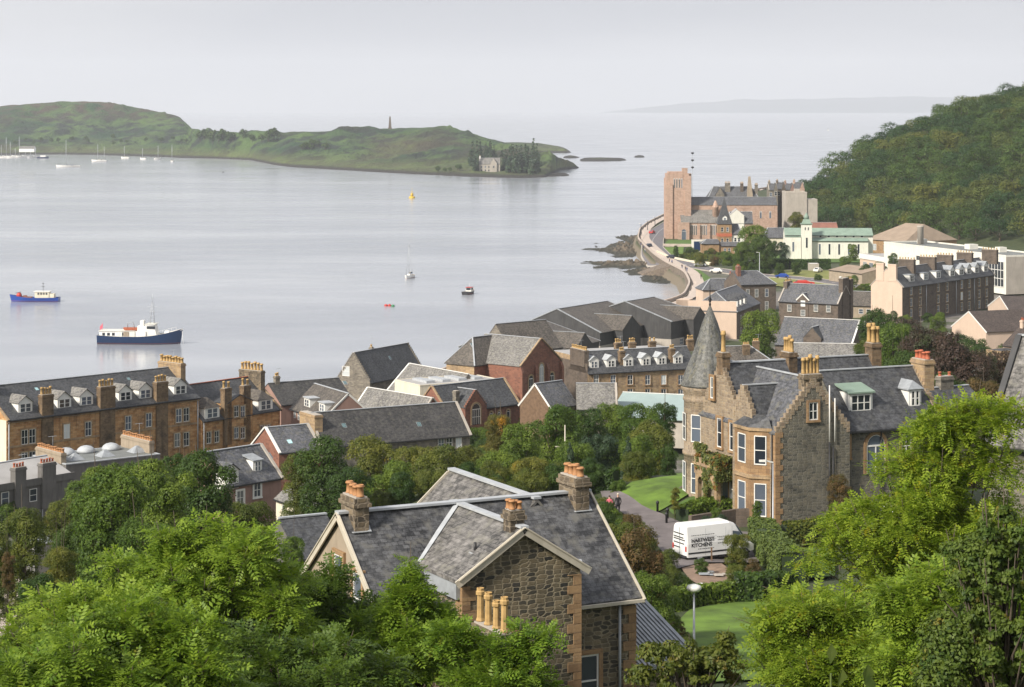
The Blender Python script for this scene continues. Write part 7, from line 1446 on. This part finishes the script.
def hedge(pts, h, w_, label, mat='leaf_hedge', dens=110, px=True, name='hedge', leaf=.12):
    P = [Vector(G(*p)) if px else Vector(p) for p in pts]; rs = RS_(int(abs(P[0].x*10)) % 9999); A = []; Nn = []
    for a, b_ in zip(P[:-1], P[1:]):
        L = (b_-a).length; n = int(L*(2*h+w_)*dens); d = (b_-a).normalized(); nn = Vector((-d.y, d.x))
        for i in range(n):
            s = rs.rand(); q = rs.rand()*(2*h+w_); hh = h*(1+.10*noise.noise(Vector((a.x+d.x*s*L, a.y+d.y*s*L, 0))*.5)); j = rs.normal()*.05
            if q < h: o_, z, nv = -w_/2-j, q/h*hh, -nn
            elif q < 2*h: o_, z, nv = w_/2+j, (q-h)/h*hh, nn
            else: o_, z, nv = (q-2*h)-w_/2, hh+j, Vector((0, 0))
            p = a+d*(s*L)+nn*o_; A.append((p.x, p.y, TZ(p.x, p.y)+z)); Nn.append((nv.x, nv.y, .3 if nv.length else 1))
    A = np.array(A); Nn = np.array(Nn)+rs.normal(size=(len(A), 3))*.45; Nn /= np.linalg.norm(Nn, axis=1)[:, None]; V, Q = quads(A, Nn, leaf*rs.uniform(.7, 1.3, len(A)), rs)
    m = MB()
    for a, b_ in zip(P[:-1], P[1:]):
        d = (b_-a).normalized(); nn = Vector((-d.y, d.x))*(w_/2-.12); za, zb = TZ(a.x, a.y), TZ(b_.x, b_.y)
        m.hexa([(*(a-nn), za-.3), (*(b_-nn), zb-.3), (*(b_+nn), zb-.3), (*(a+nn), za-.3)], [(*(a-nn), za+h-.12), (*(b_-nn), zb+h-.12), (*(b_+nn), zb+h-.12), (*(a+nn), za+h-.12)])
    o = empty(name, (0, 0, 0), 0, label, 'hedge'); inst('foliage', np_mesh('foliage', V, Q, mat), o); m.build('hedge_core', ['hedge_core'], o); return o
plain('hedge_core', (.02, .035, .012), .95, .3)
hedge([(761, 546), (775, 566), (794, 584)], 2.0, 1.8, 'tall rounded green hedge running down from the villa corner')
hedge([(784, 548), (812, 545), (838, 541)], 1.7, 1.4, 'dark hedge across the garden at the foot of the villa', 'leaf_olive'); hedge([(735, 602), (762, 602), (790, 598)], 1.6, 1.5, 'low dark hedge between the lower lawn and the soil patch', 'leaf_dark')
hedge([(668, 612), (700, 606), (735, 602)], 1.2, 1.2, 'scruffy low hedge behind the domed lamp post', 'leaf_green'); hedge([(682, 522), (700, 516), (735, 512)], 1.1, 1.4, 'rounded hedge above the retaining wall by the steps', 'leaf_green')
hedge([(592, 492), (606, 491), (616, 490)], 1.6, 1.2, 'dark hedge at the top of the driveway', 'leaf_dark'); hedge([(-10, 575), (20, 572)], 1.2, 1.2, 'clipped dark hedge above the lawn strip at the left edge', 'leaf_dark')
hedge([(757, 268), (790, 269), (830, 269)], 3.2, 3, 'long dark hedge between the field and the church lawn', 'leaf_dark', 12, leaf=.4); hedge([(690, 259.5), (712, 262.5), (735, 264)], 2.4, 4, 'mixed garden hedge beside the seafront road', 'leaf_olive', 12, leaf=.4); hedge([(862, 292), (885, 292)], 2.2, 3, 'green hedge by the tenement end wall', 'leaf_green', 12, leaf=.4)

# ---------------- the wood on the hill
for i, mt in enumerate(['leaf_wood', 'leaf_wood_mid', 'leaf_dark', 'leaf_wood_olive', 'leaf_wood_gold']): template(('w', i), 300+i, 13, 5200, .019, mt, rz=.47, rx=.44, zc=.50, br=(.34, .5), low=-.9)
rs = RS_(11); pts = []; tries = 0
WL = {0: 'dark green broadleaf tree in the dense wood on the steep hillside', 1: 'mid-green broadleaf tree in the dense wood on the steep hillside', 2: 'very dark broadleaf tree in the dense wood on the steep hillside', 3: 'olive-green broadleaf tree in the dense wood on the steep hillside', 4: 'tree turning golden in the dense wood on the steep hillside'}
while len(pts) < 285 and tries < 60000:
    tries += 1; Y = rs.uniform(760, 1190); px = rs.uniform(796, 1035); x = Xat(px, Y); z = TZ(x, Y)
    if x < 118 or Y < np.interp(x, [118, 150, 200, 260, 320], [1040, 960, 850, 800, 780]): continue
    if Y > 1130 and z < 30: continue
    r = rs.uniform(6.2, 10.4)
    if any((x-a)**2+((Y-b_)*.55)**2 < ((r+c_)*.50)**2 for a, b_, c_ in pts): continue
    pts.append((x, Y, r))
for i, (x, Y, r) in enumerate(pts):
    k = rs.choice([0, 1, 2, 3, 4], p=[.34, .26, .12, .19, .09]); t, c_ = TREE[('w', k)]; o = empty('broadleaf_tree', (x, Y, TZ(x, Y)-.5), rs.uniform(0, 6.28), WL[k], 'tree', 'trees of the hillside wood'+[' in dark green', ' in mid green', ' in very dark green', ' in olive', ' in gold'][k])
    o.scale = (r/.44, r/.44, rs.uniform(11.5, 15.5)*(r/8)**.5); inst('trunk', t, o); inst('crown', c_, o)
m = None
# undergrowth that closes the gaps low down between the trunks is the ground itself
# ---------------- trees on the island
template(('i', 0), 410, 9, 420, .07, 'leaf_dark', rz=.45, rx=.42, zc=.52, low=-.8); template(('i', 1), 411, 14, 420, .055, 'leaf_bluegreen', rz=.48, rx=.24, zc=.5, shape='cone', br=(.35, .45))
def isle_trees(n, px0, px1, f_py, kind, h, label, group, name, seed):
    r_ = RS_(seed)
    for i in range(n):
        px = r_.uniform(px0, px1); py = f_py(px, r_); x, y, z = IZ(px, py); t, c_ = TREE[('i', kind)]; hh = h*r_.uniform(.75, 1.25); o = empty(name, (x, y, z-.8), r_.uniform(0, 6), label, 'tree', group); w_ = hh*(1.1 if kind == 0 else 1.); o.scale = (w_, w_, hh); inst('trunk', t, o); inst('crown', c_, o)
isle_trees(26, 196, 278, lambda p, r: r.uniform(139, 143), 0, 13, 'dark rounded tree in the belt along the low neck of the island', 'trees of the island belt', 'broadleaf_tree', 1)
isle_trees(9, 298, 330, lambda p, r: r.uniform(149, 153), 0, 9, 'dark tree in the small clump on the middle of the island', 'trees of the island clump', 'broadleaf_tree', 2)
isle_trees(46, 503, 538, lambda p, r: r.uniform(166, 174.5), 1, 20, 'dark conifer in the plantation right of the white island house', 'conifers of the island plantation', 'conifer_tree', 3)
isle_trees(7, 470, 480, lambda p, r: r.uniform(163, 171), 1, 18, 'dark conifer left of the white island house', 'conifers left of the island house', 'conifer_tree', 4)
isle_trees(12, 480, 503, lambda p, r: r.uniform(158, 161), 1, 14, 'conifer standing behind the white island house', 'conifers behind the island house', 'conifer_tree', 5)
isle_trees(6, 436, 462, lambda p, r: r.uniform(172, 174), 0, 6, 'low dark bush on the island shore left of its house', 'bushes on the island shore', 'shore_bush', 6)
isle_trees(20, 0, 190, lambda p, r: r.uniform(140, 148), 0, 8, 'small dark tree scattered at the foot of the big island hill', 'trees under the island hill', 'broadleaf_tree', 7)

# ---------------- foreground trees with pinnate leaves
def frond(nl=6, L=1., w_=.30, droop=.25):
    """one pinnate leaf along +x with unit length; returns vertices and quads"""
    V = []; Q = []
    for i in range(nl):
        t = .18+.8*i/(nl-1); z = -droop*t*t; l_ = w_*(1-.5*abs(t-.5)) ; wd = .075
        for s in (-1, 1):
            a = np.array([t, 0, z]); d = np.array([.45, s*.9, -.18]); d /= np.linalg.norm(d); e = np.array([.9, -s*.45, 0.]); n = len(V)
            V += [a, a+d*l_*.5+e*wd, a+d*l_, a+d*l_*.5-e*wd]; Q.append([n, n+1, n+2, n+3])
    a = np.array([.98, 0, -droop]); n = len(V); V += [a, a+np.array([.14, .06, -.04]), a+np.array([.3, 0, -.1]), a+np.array([.14, -.06, -.04])]; Q.append([n, n+1, n+2, n+3])
    return np.array(V), np.array(Q)
def spray_mesh(P, D, size, rs, mat, name='crown', nl=6, w_=.3, droop=.3):
    """fronds at P pointing along D"""
    FV, FQ = frond(nl, w_=w_, droop=droop); n = len(P); D = D/np.linalg.norm(D, axis=1)[:, None]; up = np.tile([0, 0, 1.], (n, 1))+rs.normal(size=(n, 3))*.3
    Y_ = np.cross(up, D); Y_ /= np.linalg.norm(Y_, axis=1)[:, None]+1e-9; Z_ = np.cross(D, Y_)
    V = P[:, None]+size[:, None, None]*(FV[None, :, 0:1]*D[:, None]+FV[None, :, 1:2]*Y_[:, None]+FV[None, :, 2:3]*Z_[:, None]); V = V.reshape(-1, 3)
    Q = (FQ[None]+(np.arange(n)*len(FV))[:, None, None]).reshape(-1, 4); return np_mesh(name, V, Q, mat)
def ash(px, py, rx, rz, Y, mat, label, seed, nb=30, nf=5200, fs=.38, name='ash_tree', extra=(), low=-.5, lean=0., kind='frond', leaf=.06, nlf=5, w_=.36):
    rs = RS_(seed); zc = Zat(py, Y); x = Xat(px, Y); z0 = TZ(x, Y); RX = rx*Y/F; RZ = rz*Y/F
    o = empty(name, (x, Y, z0), 0, label, 'tree'); C_ = []; R_ = []
    for i in range(int(nb*2.2)):
        while True:
            d = rs.normal(size=3); d /= np.linalg.norm(d)
            if d[2] > low: break
        k = rs.uniform(.4, 1.08); C_.append(d*k*np.array([RX, RX*.8, RZ])+np.array([0, 0, zc-z0])); R_.append(rs.uniform(.09, .23)*RX)
    for (ex, ey, er) in extra: C_.append(np.array([(ex-px)*Y/F, rs.uniform(-.3, .3), Zat(ey, Y)-z0])); R_.append(er*Y/F)
    C_ = np.array(C_); R_ = np.array(R_); w2 = R_**2/sum(R_**2); P = []; D = []
    for i in range(len(C_)):
        n = int(nf*1.25*w2[i])+8 if kind == 'frond' else int(nf*w2[i])+8; d = rs.normal(size=(n, 3)); d /= np.linalg.norm(d, axis=1)[:, None]; d[:, 2] = np.where(d[:, 2] < -.5, -d[:, 2], d[:, 2])
        p = C_[i]+d*(R_[i]*rs.uniform(.35, 1.1, n))[:, None]*np.array([1, 1, .75]); P.append(p); dd = d*np.array([1, 1, .35])+rs.normal(size=(n, 3))*.45+np.array([0, 0, -.05]); D.append(dd)
    P = np.vstack(P); D = np.vstack(D)
    if kind == 'frond': me = spray_mesh(P, D, fs*rs.uniform(.6, 1.25, len(P)), rs, mat, nl=nlf, w_=w_)
    else: Nn = D+np.array([0, 0, .4]); Nn /= np.linalg.norm(Nn, axis=1)[:, None]; V, Q = quads(P, Nn, leaf*rs.uniform(.6, 1.3, len(P)), rs, .6); me = np_mesh('crown', V, Q, mat)
    inst('crown', me, o)
    m = MB(); zt = zc-z0; m.tube([(0, 0, -.5), (.05, 0, zt*.4), (0, 0, zt+RZ*.4)], [.16, .11, .03], 8)
    for i in range(len(C_)):
        c_ = C_[i]; s = float(rs.uniform(.35, .75))*zt; m.tube([(0, 0, s), tuple(np.array([0, 0, s])*.5+c_*.5+np.array([0, 0, .1])), tuple(c_*.98), tuple(c_+(c_-np.array([0, 0, s]))*.12)], [.05, .03, .014, .006], 5)
        for j in range(4): d = rs.normal(size=3); d /= np.linalg.norm(d); m.tube([tuple(c_-np.array([0, 0, .1])), tuple(c_+d*R_[i]*.9)], [.012, .004], 4)
    m.build('trunk', ['bark'], o); return o
ash(200, 625, 105, 95, 58, 'leaf_ash', 'bright feathery ash tree, tallest of the foreground at the left', 21, extra=[(176, 535, 14), (172, 552, 20), (190, 560, 26), (230, 545, 28), (258, 548, 26), (150, 575, 22), (275, 590, 26), (205, 530, 16)], nb=34, nf=6200)
ash(78, 662, 88, 72, 52, 'leaf_ash', 'feathery ash filling the bottom left of the view', 22, nb=28, nf=4600); ash(320, 630, 60, 70, 62, 'leaf_green', 'darker feathery tree before the near house left gable', 23, nb=22, nf=3200)
ash(120, 690, 120, 70, 45, 'leaf_ash', 'low leafy ash along the bottom edge at the left', 27, nb=28, nf=4200)
ash(405, 655, 55, 52, 60, 'leaf_ash', 'feathery tree with a thin spire in front of the near house roof', 24, nb=26, nf=4600, extra=[(410, 562, 3), (410, 570, 5), (410, 580, 8), (409, 592, 12), (396, 602, 10), (424, 603, 10), (410, 606, 14), (440, 622, 14)])
ash(505, 684, 55, 34, 56, 'leaf_ash', 'light green feathery tree below the four tall ochre pots', 25, nb=20, nf=3000, extra=[(520, 632, 6), (535, 645, 12), (548, 636, 7), (470, 650, 16), (450, 640, 18)])
ash(300, 690, 100, 50, 50, 'leaf_green', 'dense leafy tree at the bottom edge left of centre', 28, nb=22, nf=3400)
ash(930, 560, 94, 104, 62, 'leaf_lime', 'big lime-green feathery tree on the right covering the villa foot', 26, nb=52, nf=10500, fs=.36, nlf=5, w_=.34, extra=[(935, 432, 22), (945, 425, 26), (985, 425, 30), (925, 445, 26), (868, 510, 14), (845, 525, 18), (815, 562, 18), (785, 608, 18), (780, 590, 8), (960, 450, 34), (1010, 420, 26), (975, 408, 14), (955, 412, 14), (930, 470, 30), (990, 470, 30), (754, 624, 8)])
ash(832, 655, 84, 56, 55, 'leaf_lime', 'lower lime-green tree spreading over the bottom right lawn', 29, nb=34, nf=5200, fs=.36, nlf=5, w_=.34); ash(960, 640, 90, 70, 50, 'leaf_ash', 'green feathery tree behind the small-leaved bush at bottom right', 30, nb=26, nf=4200)
ash(1002, 612, 62, 100, 44, 'leaf_holly', 'dark small-leaved bushy tree cropped by the right edge', 31, nb=60, nf=60000, low=-.98, kind='leaf', leaf=.05, name='small_leaved_tree', extra=[(960, 640, 40), (985, 560, 34), (940, 670, 30)])
ash(690, 675, 58, 30, 60, 'leaf_olive', 'olive leafy bush at the bottom edge right of the near house', 32, nb=22, nf=9000, kind='leaf', leaf=.07, name='garden_bush', extra=[(652, 655, 16), (725, 640, 12), (720, 660, 22), (640, 675, 16)])
x, y = Xat(830, 30), 30.; z0 = TZ(x, y); o = empty('broad_leaved_plant', (x, y, z0), 0, 'pale broad upright leaves poking up at the bottom edge among the lime tree', 'plant')
m = MB()
for (dx, h_, w_, ln) in ((0, Zat(643, 30)-z0, .09, .02), (.05, Zat(668, 30)-z0, .08, .12), (.42, Zat(664, 30)-z0, .10, .1), (.62, Zat(675, 30)-z0, .10, -.08)):
    m.tube([(dx, 0, 0), (dx+ln*.5, 0, h_*.9)], .015, 5); m.face([(dx+ln*.5, 0, h_*.93), (dx+ln+w_, .03, h_*.965), (dx+ln, 0, h_), (dx+ln-w_*.8, -.03, h_*.97)])
m.build('leaves', ['leaf_hedge'], o)
